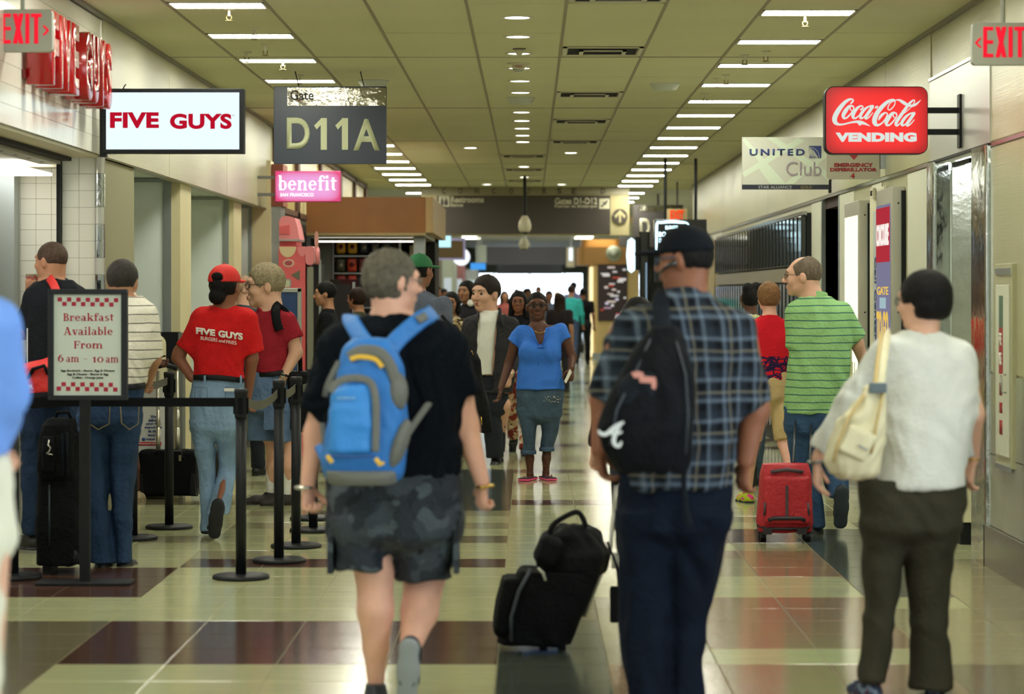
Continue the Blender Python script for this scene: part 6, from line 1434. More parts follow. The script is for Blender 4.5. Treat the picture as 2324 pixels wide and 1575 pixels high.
# ---- woman in the bright blue top walking towards the camera
def blue_woman():
    s = Fig('woman in bright blue v-neck blouse and cropped jeans walking towards the camera', 21.4, 1222, 'dark', h=.012, h2=.005)
    s.lipm = mat('lips_dark', '6A3A34', rough=.45)
    s.head(1219, 697, 66, 178, 7, neck=(1222, 748, .0), neck_r=.056, wide=1.04, dy=-.02)
    TR = [(738, 1196, 1262, .06), (746, 1180, 1278, .09), (765, 1178, 1276, .12), (795, 1177, 1274, .15), (820, 1178, 1273, .135), (850, 1174, 1277, .15), (883, 1170, 1281, .16)]
    s.B.add(loft(s.rows(TR, -.02)), .03)
    s.chain(s.B, [(1174, 765, 0, 13), (1156, 825, .03, 11), (1136, 882, -.08, 7)], .02); s.chain(s.B, [(1276, 760, 0, 13), (1298, 812, .03, 11), (1296, 836, -.10, 7.5)], .02)
    s.hand((1136, 883, -.08), (-.15, -.1, -1), (.3, -1, 0), curl=28, k=.9); s.hand((1296, 838, -.10), (-.05, -.5, -1), (-.6, -.3, .4), curl=45, k=.9)
    s.chain(s.B, [(1199, 920, 0, 18), (1201, 1000, -.03, 10), (1202, 1040, -.02, 10), (1203, 1074, -.02, 7)], .02); s.chain(s.B, [(1249, 920, 0, 18), (1243, 1000, .03, 10), (1240, 1040, .02, 10), (1239, 1070, .03, 7)], .02)
    s.B.add(cone(s.P(1224, 744, -.045), s.P(1226, 776, -.095), .062, .040), .03)
    for a, t in (((1203, 1076, -.02), V3(-.35, -1, 0)), ((1239, 1072, .03), V3(.3, -1, 0))):
        p = s.P(*a); t = unit(t); q = p+V3(0, 0, -.045)
        s.B.add(cone(p+V3(0, 0, -.01), q-t*.03, .030, .028), .02); s.B.add(cone(q+V3(0, 0, .0), q+t*.13+V3(0, 0, -.012), .032, .026, sq=((0, 0, 1), .6)), .02)
        sd = np.cross(t, V3(0, 0, 1))
        for i in range(5): s.B.add(cone(q+t*.13+sd*(.032-.016*i)+V3(0, 0, -.014), q+t*(.165-.006*i)+sd*(.036-.017*i)+V3(0, 0, -.016), .010, .009), .003)
        Rm = np.stack([sd, t, V3(0, 0, 1)], 1); c = V3(q[0]+t[0]*.055, q[1]+t[1]*.055, 0)
        o = SDF().add(rbx(c+V3(0, 0, .012+.0), (.050, .125, .010), .009, Rm)).build('flip_flop', mat('flop_pink', 'F0508C', rough=.6), s.root, h=.007)
        SDF().add(rbx(c+V3(0, 0, .023), (.048, .123, .006), .005, Rm)).build('footbed', mat('flop_dark', '2A1E22', rough=.7), o, h=.006)
        MB().tube(catmull([q-t*.01+sd*.045+V3(0, 0, -.01), q+t*.07+sd*.03+V3(0, 0, .028), q+t*.115+V3(0, 0, .012), q+t*.07-sd*.03+V3(0, 0, .028), q-t*.01-sd*.045+V3(0, 0, -.01)], 5), .006, n=6).build('strap', mat('flop_strap', '6A1E38', rough=.5), o)
        s.fine.append(box_of(q+t*.08, .13, .006))
    s.body()
    dn = denim('denim_mid', '45586C')
    P = SDF(); P.add(loft(taper(s.rows([(876, 1172, 1279, .13), (900, 1170, 1280, .15), (945, 1175, 1275, .145)]))), .05)
    P.add(loft(s.rows([(930, 1174, 1221, .12), (980, 1184, 1217, .095, -.03), (1020, 1187, 1215, .072, -.03), (1029, 1186, 1216, .074, -.02)])), .02); P.add(loft(s.rows([(930, 1224, 1276, .12), (980, 1229, 1267, .095, .03), (1014, 1226, 1256, .072, .03), (1023, 1225, 1257, .074, .02)])), .02)
    jo = P.build('cropped_jeans', dn, s.root, h=.009, disp=.006, dseed=4)
    for a, b, y in ((1186, 1216, 1026), (1225, 1257, 1020)):
        c0, c1 = s.P(a, y, 0), s.P(b, y, 0); r = (c1[0]-c0[0])/2; SDF().add(loft([(c0[2]-.016, (c0[0]+c1[0])/2, -.02 if a < 1200 else .02, r+.006, .083), (c0[2]+.018, (c0[0]+c1[0])/2, -.02 if a < 1200 else .02, r+.006, .083)])).build('cuff', denim('denim_cuff', '4A6078'), jo, h=.007)
    sp = MB(); rr_ = random.Random(3)
    for i in range(46):
        x = 1232+rr_.random()*40; y = 899+rr_.random()*14; sp.lathe([(0, 0), (.0035, .001), (0, .003)], tuple(s.P(x, y, -.156)), n=5, axis='y')
    sp.build('bead_trim', mat('beads', 'B9B49A', rough=.4), jo)
    tb = fabric('blouse_blue', '3A76D8', b=.25, var=.05, rough=.7)
    T = SDF(); T.add(loft(s.rows(TR, .0)), .03)
    for q, (x, y) in ((-1, (1176, 752)), (1, (1280, 748))):
        T.add(cone(s.P(x-q*6, y), s.P(1163 if q < 0 else 1284, 778 if q < 0 else 770, 0), s.m(15), s.m(15), flat1=True), .04)
    for q in (-1, 1): T.add(ell(s.P(1225+q*22, 800, -.09), (.085, .065, .075)), .06)
    T.sub(cone(s.P(1225, 722, -.13), s.P(1227, 778, -.175), .092, .014), .008)
    T.sub(cone(s.P(1200, 732, -.06), s.P(1252, 732, -.06), .035, .035), .02)
    to = T.build('blouse', tb, s.root, h=.008, disp=.006, dseed=11)
    gt = MB()
    for x0, y0, x1, y1 in ((1196, 745, 1222, 785), (1202, 742, 1224, 784), (1256, 742, 1231, 785), (1250, 740, 1229, 784), (1227, 790, 1222, 830), (1229, 790, 1236, 830), (1226, 790, 1206, 822), (1230, 790, 1252, 820)):
        gt.tube([s.P(x0, y0, -.10), s.P((x0+x1)/2, (y0+y1)/2, -.148), s.P(x1, y1, -.155)], [.002, .005, .003], n=5)
    gt.tube([s.P(1220, 788, -.157), s.P(1228, 787, -.162), s.P(1236, 788, -.157)], .008, n=6); gt.build('gathers', tb, to)
    s.hair('crop', hb, disp=.001); s.glasses(glass_m, rr=.0026, w=.020, hh=.013)
    MB().tube(catmull([s.P(1207, 738, -.03), s.P(1213, 750, -.09), s.P(1226, 756, -.125), s.P(1238, 750, -.09), s.P(1242, 736, -.03)], 5), .0035, n=6).build('necklace', gold, s.root)
    s.band('anklet', s.P(1238, 1056, .03), (0, 0, 1), s.m(9), gold, w=.006)
    c = empty('paper_slip', 'folded white paper held in the hand of the woman in the blue blouse', 'paper', tuple(Vector(s.P(1287, 850, -.20))+s.root.location)); D = MB()
    D.hexa([(-.025, 0, -.06), (-.010, .0, -.065), (-.010, .05, -.065), (-.025, .05, -.06)], [(.022, 0, .045), (.036, 0, .036), (.036, .05, .036), (.022, .05, .045)]); D.build('sheet', mat('paper', 'E8E6DA', rough=.7), c)
    D = MB(); D.hexa([(-.018, -.01, -.07), (-.006, -.01, -.072), (-.006, .04, -.072), (-.018, .04, -.07)], [(.03, -.01, .03), (.042, -.01, .022), (.042, .04, .022), (.03, .04, .03)]); D.build('sheet', mat('paper', ''), c)
blue_woman()

# ---- dark jacket man
def jacket_man():
    s = Fig('man in open dark jacket over white t-shirt looking left', 23.4, 1113, 'light', h=.012, h2=.006)
    s.browm = mat('brow', '2A1D16', rough=.8)
    s.head(1102, 668, 80, -142, 0, neck=(1107, 722, 0), neck_r=.058)
    TR = [(712, 1082, 1146, .08), (722, 1062, 1168, .11), (745, 1054, 1174, .13), (800, 1056, 1172, .14), (860, 1058, 1168, .14), (892, 1060, 1164, .14)]
    s.B.add(loft(s.rows(TR, -.03)), .03)
    s.chain(s.B, [(1064, 745, 0, 13), (1052, 820, 0, 11), (1066, 870, -.1, 8)], .02); s.chain(s.B, [(1164, 745, 0, 13), (1170, 815, .02, 11), (1158, 850, -.12, 8)], .02)
    s.hand((1156, 852, -.12), (-.2, -.2, -1), (-.8, -.4, .1), curl=40, k=.95); s.hand((1066, 872, -.1), (0, -.2, -1), (.5, -.8, 0), curl=35, k=.95)
    s.chain(s.B, [(1100, 920, 0, 20), (1110, 970, -.02, 14), (1124, 1040, 0, 8)], .02); s.chain(s.B, [(1140, 920, 0, 20), (1135, 970, .12, 14), (1133, 1022, .25, 8)], .02)
    s.body()
    tn = mat('trousers_ink', '141A28', rough=.8, bump=(40, .4))
    P = SDF(); P.add(loft(taper(s.rows([(850, 1070, 1152, .12), (900, 1068, 1155, .125), (935, 1072, 1150, .12)]))), .05); P.add(loft(s.rows([(920, 1086, 1132, .10), (980, 1098, 1142, .085, -.02), (1040, 1104, 1142, .08)])), .02); P.add(loft(s.rows([(920, 1112, 1154, .10, .05), (980, 1118, 1148, .08, .14), (1026, 1118, 1146, .075, .25)])), .02)
    P.build('trousers', tn, s.root, h=.011, disp=.006, dseed=2)
    wt = fabric('tee_white', 'E6E6E0', b=.2, var=.03)
    T = SDF(); T.add(loft(s.rows([(704, 1088, 1132, .08, -.02), (730, 1080, 1130, .12, -.03), (800, 1078, 1124, .13, -.03), (850, 1082, 1120, .13, -.03)])), .02); T.sub(ell(s.P(1108, 698, -.05), (.06, .07, .03)), .02); T.build('t_shirt', wt, s.root, h=.009, disp=.004)
    jk = mat('jacket_dark', '1E1D24', rough=.75, bump=(60, .5))
    J = SDF(); J.add(loft(s.rows(TR, .0)), .03); J.add(cone(s.P(1068, 740), s.P(1052, 820, 0), s.m(17), s.m(15)), .05); J.add(cone(s.P(1052, 820), s.P(1064, 862, -.09), s.m(15), s.m(12), flat1=True), .02)
    J.add(cone(s.P(1160, 740), s.P(1170, 812, .02), s.m(17), s.m(15)), .05); J.add(cone(s.P(1170, 812, .02), s.P(1160, 842, -.10), s.m(15), s.m(12), flat1=True), .02)
    J.sub(rbx(s.P(1104, 790, -.16), (s.m(19), .12, s.m(95)), .02, rotm(0, 0, .07)), .01); J.sub(ell(s.P(1110, 706, -.03), (.085, .09, .04)), .01)
    jo = J.build('jacket', jk, s.root, h=.009, disp=.007, dseed=6)
    MB().tube([s.P(1088, 704, .0), s.P(1083, 722, -.12), s.P(1080, 742, -.155)], [.014, .020, .010], n=8).build('collar', jk, jo)
    MB().tube([s.P(1134, 700, .0), s.P(1136, 722, -.10), s.P(1142, 742, -.14)], [.014, .022, .010], n=8).build('collar', jk, jo)
    bt_ = MB()
    for y in (760, 790, 820, 850): bt_.lathe([(0, 0), (.009, .001), (0, .006)], tuple(s.P(1134-(y-760)*.06, y, -.150)), n=8, axis='y')
    bt_.build('buttons', m_blackg, jo)
    s.hair('short', hairm('dark_crop', '2B2420'), disp=.003)
    s.shoe((1125, 1040, -.0), (-.1, -1, 0), m=mat('shoe_black', ''), k=1.02); s.shoe((1132, 1020, .28), (0, -1, -.4), (0, -.4, 1), m=mat('shoe_black', ''), k=1.0)
    s.band('wristwatch', s.P(1158, 847, -.12), (-.2, 0, -1), s.m(9), watch_m, w=.012)
jacket_man()

# ---- green striped polo man with the red suitcase
def green_man():
    s = Fig('tall man in green striped polo pulling the red suitcase', 16.7, 1860, 'light', h=.012, h2=.006)
    s.lipm = mat('lips_pale', '')
    s.head(1822, 628, 90, -78, 1, neck=(1850, 690, 0), neck_r=.060, wide=.98)
    TR = [(672, 1812, 1886, .08), (688, 1800, 1905, .11), (705, 1792, 1922, .14), (760, 1796, 1932, .16), (820, 1788, 1932, .17), (880, 1782, 1926, .175), (938, 1778, 1912, .175)]
    s.B.add(loft(s.rows(TR, -.02)), .03)
    s.chain(s.B, [(1802, 715, -.02, 18), (1811, 815, -.04, 14), (1816, 898, -.10, 9.5)], .02); s.chain(s.B, [(1920, 718, 0, 18), (1945, 780, .06, 15), (1972, 850, .18, 10)], .02)
    s.hand((1817, 902, -.10), (.12, -.05, -1), (-.2, 1, 0), curl=55, k=1.0); s.hand((1972, 852, .18), (.1, .2, -1), (-.4, .8, 0), curl=30, k=.95)
    s.chain(s.B, [(1820, 980, 0, 28), (1835, 1090, .05, 20), (1853, 1190, .0, 12)], .02); s.chain(s.B, [(1880, 980, 0, 28), (1890, 1070, .12, 20), (1908, 1120, -.10, 13)], .02)
    s.body()
    dn = denim('denim_blue', '35506E')
    P = SDF(); P.add(loft(taper(s.rows([(920, 1778, 1910, .16), (980, 1780, 1912, .16)]))), .05); P.add(loft(s.rows([(960, 1780, 1852, .14), (1080, 1800, 1862, .115, .03), (1196, 1832, 1872, .11)])), .02); P.add(loft(s.rows([(960, 1838, 1914, .14), (1050, 1858, 1926, .12, .08), (1128, 1880, 1926, .10, -.06)])), .02)
    P.build('jeans', dn, s.root, h=.011, disp=.006, dseed=4)
    gp_ = stripes('stripe_green', '8FBB7C', '3F6A62', .049, .0075, wob=.006)
    T = SDF(); T.add(loft(s.rows(TR, .0)), .03); T.add(cone(s.P(1806, 712, -.02), s.P(1805, 788, -.03), s.m(25), s.m(23), flat1=True), .05); T.add(cone(s.P(1914, 712), s.P(1946, 768, .05), s.m(25), s.m(22), flat1=True), .05)
    T.build('striped_polo', gp_, s.root, h=.009, disp=.007, dseed=5)
    gc = fabric('collar_green', '8FBB7C', b=.4); SDF().add(cone(s.P(1848, 690, 0), s.P(1852, 662, .01), .090, .080, flat1=True)).build('collar', gc, s.root, h=.009)
    s.hair('receding', hairm('grey_short', '6B5E50'), disp=.001); s.glasses(mat('glasses_thin', '4A3A2C', rough=.4), rr=.0015)
    s.band('wristwatch', (1816, 893, -.10), (.1, 0, -1), s.m(12), mat('watch_steel', '9A9688', rough=.3, metal=.9), w=.022)
    bs = mat('shoe_darkgrey', '22262A', rough=.6); s.shoe((1853, 1190, 0), (.1, 1, 0), m=bs, sole=mat('sole_tan', '8A7A58', rough=.7)); s.shoe((1908, 1122, -.12), (-.03, .2, -1), (.05, 1, .2), m=bs, sole=mat('sole_slate', '2F3A40', rough=.8), k=1.08)
green_man()
def wheels(t, pts, r, m=None, nm='wheel'):
    for p in pts: MB().cyl((p[0]-.018, p[1], p[2]), (p[0]+.018, p[1], p[2]), r, n=18).build(nm, m or m_black, t)
def red_case():
    Z = 16.2; f = Fig('red upright suitcase with grey trim pulled by the man in green stripes', Z, 1780, name='suitcase'); t = f.root; t['category'] = 'suitcase'
    r = mat('case_red', 'B41F2C', rough=.55, bump=(50, .4)); g_ = mat('case_grey', '4A3A42', rough=.6)
    p0, p1 = f.P(1780, 1205), f.P(1783, 1052); hx = f.m(63); z0, z1 = .055, p1[2]
    D = SDF().add(loft([(z0, 0, 0, hx*.94, .10), (z0+.06, 0, 0, hx, .12), (z1-.06, .008, 0, hx*.90, .12), (z1, .008, 0, hx*.82, .10)], p=5)); D.build('case_body', r, t, h=.009, disp=.003)
    D = SDF().add(rbx((.005, -.115, (z0+z1)/2-.005), (hx*.84, .035, (z1-z0)*.36), .03)); pk = D.build('front_panel', r, t, h=.008, disp=.003)
    MB().box(-.008, .010, -.156, -.145, z0+.10, z1-.13).build('grey_stripe', g_, pk)
    MB().tube([(-hx*.55, -.13, z1-.045), (0, -.14, z1-.03), (hx*.6, -.13, z1-.045)], .012, n=8).build('top_handle', g_, t)
    MB().tube([(-hx*.65, -.15, z0+.085), (-hx*.5, -.157, z0+.10), (hx*.5, -.157, z0+.10), (hx*.65, -.15, z0+.085)], .013, n=8).build('lower_trim', mat('case_dark', '241E26', rough=.5), t)
    for s_ in (-1, 1): MB().tube([(s_*hx*.80, -.145, z0+.12), (s_*hx*.76, -.145, z1-.24)], .008, n=6).build('side_trim', g_, t)
    MB().tube([(-hx*.98, -.05, z0+.045), (-hx*.7, -.125, z0+.03), (hx*.7, -.125, z0+.03), (hx*.98, -.05, z0+.045)], .010, n=8).build('bumper', mat('case_dark', ''), t)
    for x in (-.12, .10): MB().rbox(x-.03, x+.03, -.14, -.11, z0-.005, z0+.035, .01).build('foot_guard', mat('case_dark', ''), t)
    wheels(t, [(-hx*.80, -.06, .030), (hx*.80, -.06, .030), (-hx*.8, .07, .030), (hx*.8, .07, .030)], .030)
    MB().box(-hx*.84, -hx*.76, -.08, -.04, .03, .075).box(hx*.76, hx*.84, -.08, -.04, .03, .075).build('wheel_housing', m_black, t)
    MB().rbox(.045, .10, -.135, -.115, z1-.085, z1-.072, .003).build('name_badge', m_steel, t)
    a, b = f.P(1800, 1050, .08), f.P(1838, 1050, .08); c, d = f.P(1806, 943, .42), f.P(1842, 943, .42)
    MB().tube([a, c], .008, n=8).tube([b, d], .008, n=8).build('telescopic_rods', mat('rod_dark', '5A5C60', rough=.3, metal=.8), t)
    MB().tube([c-V3(.02, 0, 0), d+V3(.02, 0, 0)], .016, n=10).build('pull_handle', m_black, t)
red_case()

# ---- woman in red top beside him, woman with bun further
def paisley(name):
    m = fabric(name, 'D01E2C'); t = NT(m); o, x, y, z = t.xyz()
    low = t.math('MULTIPLY', t.math('LESS_THAN', z, 1.12), t.math('GREATER_THAN', z, .60))
    v = t.n('ShaderNodeTexVoronoi', feature='DISTANCE_TO_EDGE'); v.inputs['Scale'].default_value = 17; t.l(o, v.inputs['Vector'])
    w_ = t.n('ShaderNodeTexWave', wave_type='RINGS'); w_.inputs['Scale'].default_value = 11; w_.inputs['Distortion'].default_value = 6; t.l(o, w_.inputs['Vector'])
    f = t.math('MULTIPLY', low, t.math('LESS_THAN', v.outputs['Distance'], .10)); g = t.math('MULTIPLY', low, t.math('GREATER_THAN', w_.outputs['Fac'], .72))
    a = t.mix(f, 'D01E2C', '2A1A3C'); t.l(t.mix(g, a, '3A1E4A'), t.b.inputs['Base Color']); return m
TOPR = paisley('top_paisley')
s_ = walker('woman with short ginger hair in a red top patterned at the back hem', 1745, 18.9, 1.67, -14, 'pink', 'puffy', hairm('ginger', '7E5C3C'), TOPR, mat('capri_tan', 'C0A878', rough=.85, bump=(40, .3), var=.1), step=-.24, h=.013, legs='short', build=1.04, shoem=blotch('trainer_neon', 'B8C83A', [('E04A8C', .55)], sc=20))
s_.glasses(mat('wire_silver', ''), rr=.0014)
s_ = walker('woman with dark updo and gold hoop earrings in a green floral top', 1703, 20.6, 1.66, -10, 'dark', 'updo', hb, blotch('floral_green', '7FB08E', [('D8D2A0', .52), ('3A6A54', .60), ('C9A23A', .64)], sc=13), denim('denim_mid', ''), step=.2, h=.016)
MB().tube([s_.T(-.085+.010*math.cos(a), .0, -.055+.020*math.sin(a)) for a in [2*math.pi*i/12 for i in range(12)]], .0022, n=5, closed=True).build('hoop_earring', gold, s_.root)
# ---- left edge person
def edge_person():
    s = Fig('blurred person in light blue shirt and cream trousers at the left picture edge', 6.6, -95, 'light', h=.016)
    s.head(-92, 560, 170, -10, 0, neck=(-92, 680, 0), neck_r=.055, face=False)
    TR = [(665, -150, -30, .08), (690, -200, 15, .12), (740, -215, 35, .14), (850, -200, 30, .15), (1035, -190, 12, .16)]
    s.B.add(loft(s.rows(TR, -.03)), .03); s.chain(s.B, [(0, 760, 0, 44), (14, 900, -.02, 36), (-2, 1000, .18, 24)], .03); s.chain(s.B, [(-200, 760, 0, 44), (-216, 930, 0, 34), (-205, 1080, .1, 22)], .03)
    s.hand((-2, 1002, .18), (-.2, .7, -.6), (-.3, .5, .5), curl=40); s.hand((-205, 1082, .1), (0, .1, -1), (.4, 1, 0), curl=35)
    s.chain(s.B, [(-45, 1200, 0, 70), (-50, 1600, .1, 50), (-55, 1980, -.1, 30)], .02); s.chain(s.B, [(-145, 1200, 0, 70), (-140, 1600, 0, 50), (-140, 1980, .1, 30)], .02)
    s.body()
    P = SDF(); P.add(loft(taper(s.rows([(1030, -188, 14, .15), (1200, -195, 32, .17), (1240, -190, 25, .17)]))), .05); P.add(loft(s.rows([(1220, -100, 24, .15), (1320, -98, 4, .13), (1700, -100, -5, .11), (2000, -98, -12, .11)])), .03); P.add(loft(s.rows([(1220, -192, -90, .15), (1600, -186, -96, .12), (2000, -184, -100, .11)])), .02)
    P.build('trousers', fabric('trouser_cream', 'D8D6C4', var=.04), s.root, h=.016, disp=.008)
    sb = fabric('shirt_lightblue', '6A92DC', b=.2, var=.04); T = SDF(); T.add(loft(s.rows(TR, 0)), .03); T.add(cone(s.P(-5, 755), s.P(14, 905, -.02), s.m(58), s.m(48)), .06); T.add(cone(s.P(14, 905, -.02), s.P(0, 990, .15), s.m(48), s.m(34), flat1=True), .03); T.add(cone(s.P(-190, 755), s.P(-214, 1040, .0), s.m(58), s.m(40), flat1=True), .06)
    T.build('shirt', sb, s.root, h=.015, disp=.009); s.hair('short', hdb, disp=.004)
    s.shoe((-55, 1985, -.1), (0, 1, 0), m=mat('shoe_black', '')); s.shoe((-140, 1985, .1), (0, 1, 0), m=mat('shoe_black', ''))
edge_person()
# ------------------------------------------------------------------ queue posts, sign stand, luggage
bm_ = mat('post_black', '13161B', rough=.5, spec=.3); beltm = mat('belt_black', '0D0F12', rough=.85, spec=.15); beltg = mat('belt_grey', '5B5A4E', rough=.8)
def gY(py): return H*F/(py-CY)
def stanchion(px, py, label, top=1.06):
    Y = gY(py); x = (px-CX)*Y/F; t = empty('queue_post', label, 'post', (x, Y, 0), 'black belt queue posts')
    MB().lathe([(0, 0), (.158, 0), (.160, .008), (.158, .018), (.145, .024), (.03, .028), (0, .028)], n=36).build('base', bm_, t)
    MB().lathe([(0, .02), (.030, .02), (.030, top-.16), (0, top-.16)], n=20).build('pole', bm_, t)
    MB().lathe([(0, top-.165), (.034, top-.165), (.036, top-.15), (.036, top-.03), (.038, top-.025), (.038, top-.004), (.032, top), (0, top)], n=20).build('belt_head', bm_, t)
    MB().box(-.014, .014, -.042, .042, top-.14, top-.05).box(-.042, .042, -.014, .014, top-.14, top-.05).build('belt_slot', beltm, t)
    return V3(x, Y, 0)
q1 = stanchion(547, 1313, 'black queue post in front of the red shirted shop worker')
q2 = stanchion(633, 1275, 'black queue post second along the row beside the shorts man', 1.08)
q3 = stanchion(672, 1242, 'black queue post third along the row, just past the second', 1.07)
q4 = stanchion(384, 1199, 'black queue post standing before the black rolling case')
q5 = stanchion(711, 1206, 'black queue post with its base behind the backpack man')
q6 = stanchion(30, 1312, 'black queue post nearest the left picture edge')
q7 = stanchion(302, 1224, 'black queue post mostly hidden behind the striped polo man')
q8 = stanchion(709, 1179, 'farthest black queue post behind the backpack man')
def belt(a, b, z, m, label, sag=.03):
    d = b-a; L = np.linalg.norm(d); u = d/L; t = empty('queue_belt', label, 'belt', tuple((a+b)/2+V3(0, 0, z)), 'belts between the queue posts')
    c = (a+b)/2; mb = MB(); n = 10; w_ = .025; pts = [a+u*(.038+(L-.076)*i/n)-c for i in range(n+1)]
    nn = V3(-u[1], u[0], 0)*.001
    for i in range(n):
        s0, s1 = -sag*4*(i/n)*(1-i/n), -sag*4*((i+1)/n)*(1-(i+1)/n); p, q = pts[i], pts[i+1]
        mb.hexa([p-nn+V3(0, 0, s0-w_), q-nn+V3(0, 0, s1-w_), q+nn+V3(0, 0, s1-w_), p+nn+V3(0, 0, s0-w_)], [p-nn+V3(0, 0, s0+w_), q-nn+V3(0, 0, s1+w_), q+nn+V3(0, 0, s1+w_), p+nn+V3(0, 0, s0+w_)])
    mb.build('webbing', m, t)
belt(q6, q1, .985, beltm, 'black belt stretched from the left edge post to the worker post', .0)
belt(q1, q2, 1.0, beltg, 'grey sagging belt between the first and second queue posts', .05)
belt(q2, q3, 1.0, beltg, 'short grey belt between second and third queue posts', .02)
belt(q3, q5, 1.0, beltg, 'short grey belt between the third queue post and the one behind', .02)
belt(q7, q4, 1.0, beltg, 'grey belt from the hidden post to the post before the rolling case', .02)
# breakfast sign on its stand
Y = gY(1325); t = empty('menu_sign_stand', 'black framed breakfast hours sign on a pole stand', 'sign', ((193-CX)*Y/F, Y, 0)); L = lambda px, py: (W(px, py, Y)[0]-t.location.x, W(px, py, Y)[2])
MB().rbox(-.262, .262, -.11, .11, 0, .016, .03, ax='z').build('base_plate', bm_, t, bev=.003)
MB().rbox(-.029, .029, -.02, .02, .014, L(0, 905)[1], .008, ax='z').build('pole', bm_, t)
x0, z1 = L(110, 656); x1, z0 = L(290, 908); xi0, zi1 = L(123, 668); xi1, zi0 = L(276, 897)
MB().box(x0, x1, -.022, .018, z0, zi0).box(x0, x1, -.022, .018, zi1, z1).box(x0, xi0, -.022, .018, zi0, zi1).box(xi1, x1, -.022, .018, zi0, zi1).build('frame', mat('frame_navy', '161B26', rough=.4), t, bev=.003)
sh_ = MB().box(xi0, xi1, -.008, .0, zi0, zi1).build('poster', mat('poster_white', 'CDD8D2', rough=.25, coat=.3), t)
cr_ = mat('print_crimson', 'A91E3C', rough=.5); ck, ck2 = MB(), MB()
zx = lambda x, y: L(100+x/5.945, 650+y/5.945)
def rect(mb, a, b, c, d):
    p, q = zx(a, d), zx(b, c); mb.box(p[0], q[0], -.0105, -.008, p[1], q[1])
for i in range(7): rect(ck, 187+126.5*i, 245+126.5*i, 146+2*i, 202+2*i); rect(ck2, 174+127*i, 232+127*i, 1350+2*i, 1406+2*i)
for i in range(6): rect(ck, 250+126.5*i, 308+126.5*i, 208+2*i, 262+2*i); rect(ck2, 240+127*i, 298+127*i, 1291+1.5*i, 1346+1.5*i)
o = ck.build('check_border', cr_, t); o['kind'] = 'stuff'; o = ck2.build('check_border', cr_, t); o['kind'] = 'stuff'
def sb(a, b, c, d): p, q = zx(a, d), zx(b, c); return (p[0], q[0], p[1], q[1])
for s_, (a, b, c, d) in (('Breakfast', (265, 945, 358, 466)), ('Available', (268, 930, 545, 656)), ('From', (407, 793, 736, 838)), ('6', (190, 268, 915, 1018)), ('am', (304, 474, 950, 1020)), ('-', (541, 587, 976, 990)), ('10', (656, 806, 950, 1025)), ('am', (838, 1008, 955, 1027))): serif('lettering', s_, sb(a, b, c, d), cr_, t, -.0095)
gk = mat('print_dark', '26302C')
for s_, b in (('Egg Sandwich - Bacon, Egg & Cheese', (232, 957, 1122, 1156)), ('Egg & Cheese - Bacon & Egg', (317, 872, 1170, 1206)), ('Coffee - Orange Juice', (385, 803, 1216, 1252))): text('lettering', s_, sb(*b), gk, t, y=-.0095, bold=.03)

bk = mat('bag_black', '0B0D11', rough=.7, spec=.18, bump=(30, .5)); bk3 = mat('case_black', '090B0E', rough=.8, spec=.15, bump=(50, .5)); rod = mat('rod_silver', 'BDB9A6', rough=.3, metal=.7)
# tall case with briefcase, left, behind the sign
f = Fig('tall black wheeled suitcase standing behind the breakfast sign', 14.35, 135, name='suitcase'); t = f.root; t['category'] = 'suitcase'
a, b = f.P(88, 1270), f.P(186, 1080)
SDF().add(loft([(.05, (a[0]+b[0])/2, 0, .125, .16), (.25, (a[0]+b[0])/2, 0, .128, .17), (.55, (a[0]+b[0])/2+.01, 0, .12, .16), (.80, (a[0]+b[0])/2+.015, 0, .105, .14)], p=4)).build('case_body', bk3, t, h=.012, disp=.005)
MB().lathe([(0, -.02), (.055, -.02), (.055, .02), (0, .02)], tuple(f.P(156, 1264, -.12)), n=22, axis='y').build('wheel', m_black, t)
MB().lathe([(0, -.022), (.028, -.022), (.030, -.015), (.0, -.01)], tuple(f.P(156, 1264, -.125)), n=18, axis='y').build('wheel_hub', watch_m, t)
MB().box(f.P(104, 0)[0], f.P(124, 0)[0], -.1, .1, 0, .06).build('foot', m_black, t); MB().tube([f.P(112, 1240, -.17), f.P(112, 1100, -.165)], .005, n=6).build('zip', mat('zip_grey', ''), t)
f = Fig('black laptop briefcase with metal clip strapped on the tall suitcase', 14.28, 130, name='briefcase'); t = f.root; t['category'] = 'bag'
SDF().add(loft(f.rows([(948, 112, 168, .08), (962, 98, 172, .11), (1000, 92, 174, .13), (1070, 88, 172, .135), (1086, 92, 168, .12)]), p=4)).build('bag_body', bk3, t, h=.010, disp=.006)
SDF().add(loft(f.rows([(990, 98, 128, .05, -.10), (1020, 96, 130, .06, -.115), (1070, 96, 128, .05, -.115)]), p=3)).build('front_pocket', bk3, t, h=.009)
MB().tube([f.P(125, 952, -.02), f.P(130, 936, -.03), f.P(156, 936, -.03), f.P(162, 952, -.02)], .010, n=8).build('handle', bk3, t)
MB().tube([f.P(112, 998, -.17), f.P(109, 1010, -.175), f.P(115, 1016, -.175), f.P(112, 1024, -.175), f.P(106, 1030, -.175)], .005, n=6).tube([f.P(108, 1030, -.175), f.P(120, 1032, -.175)], .005, n=6).build('metal_clip', watch_m, t)
for x in (142, 152): MB().tube([f.P(x, 950, -.07), f.P(x, 1000, -.135), f.P(x, 1080, -.13)], .007, n=6).build('ridge', mat('pack_black_lite', ''), t)
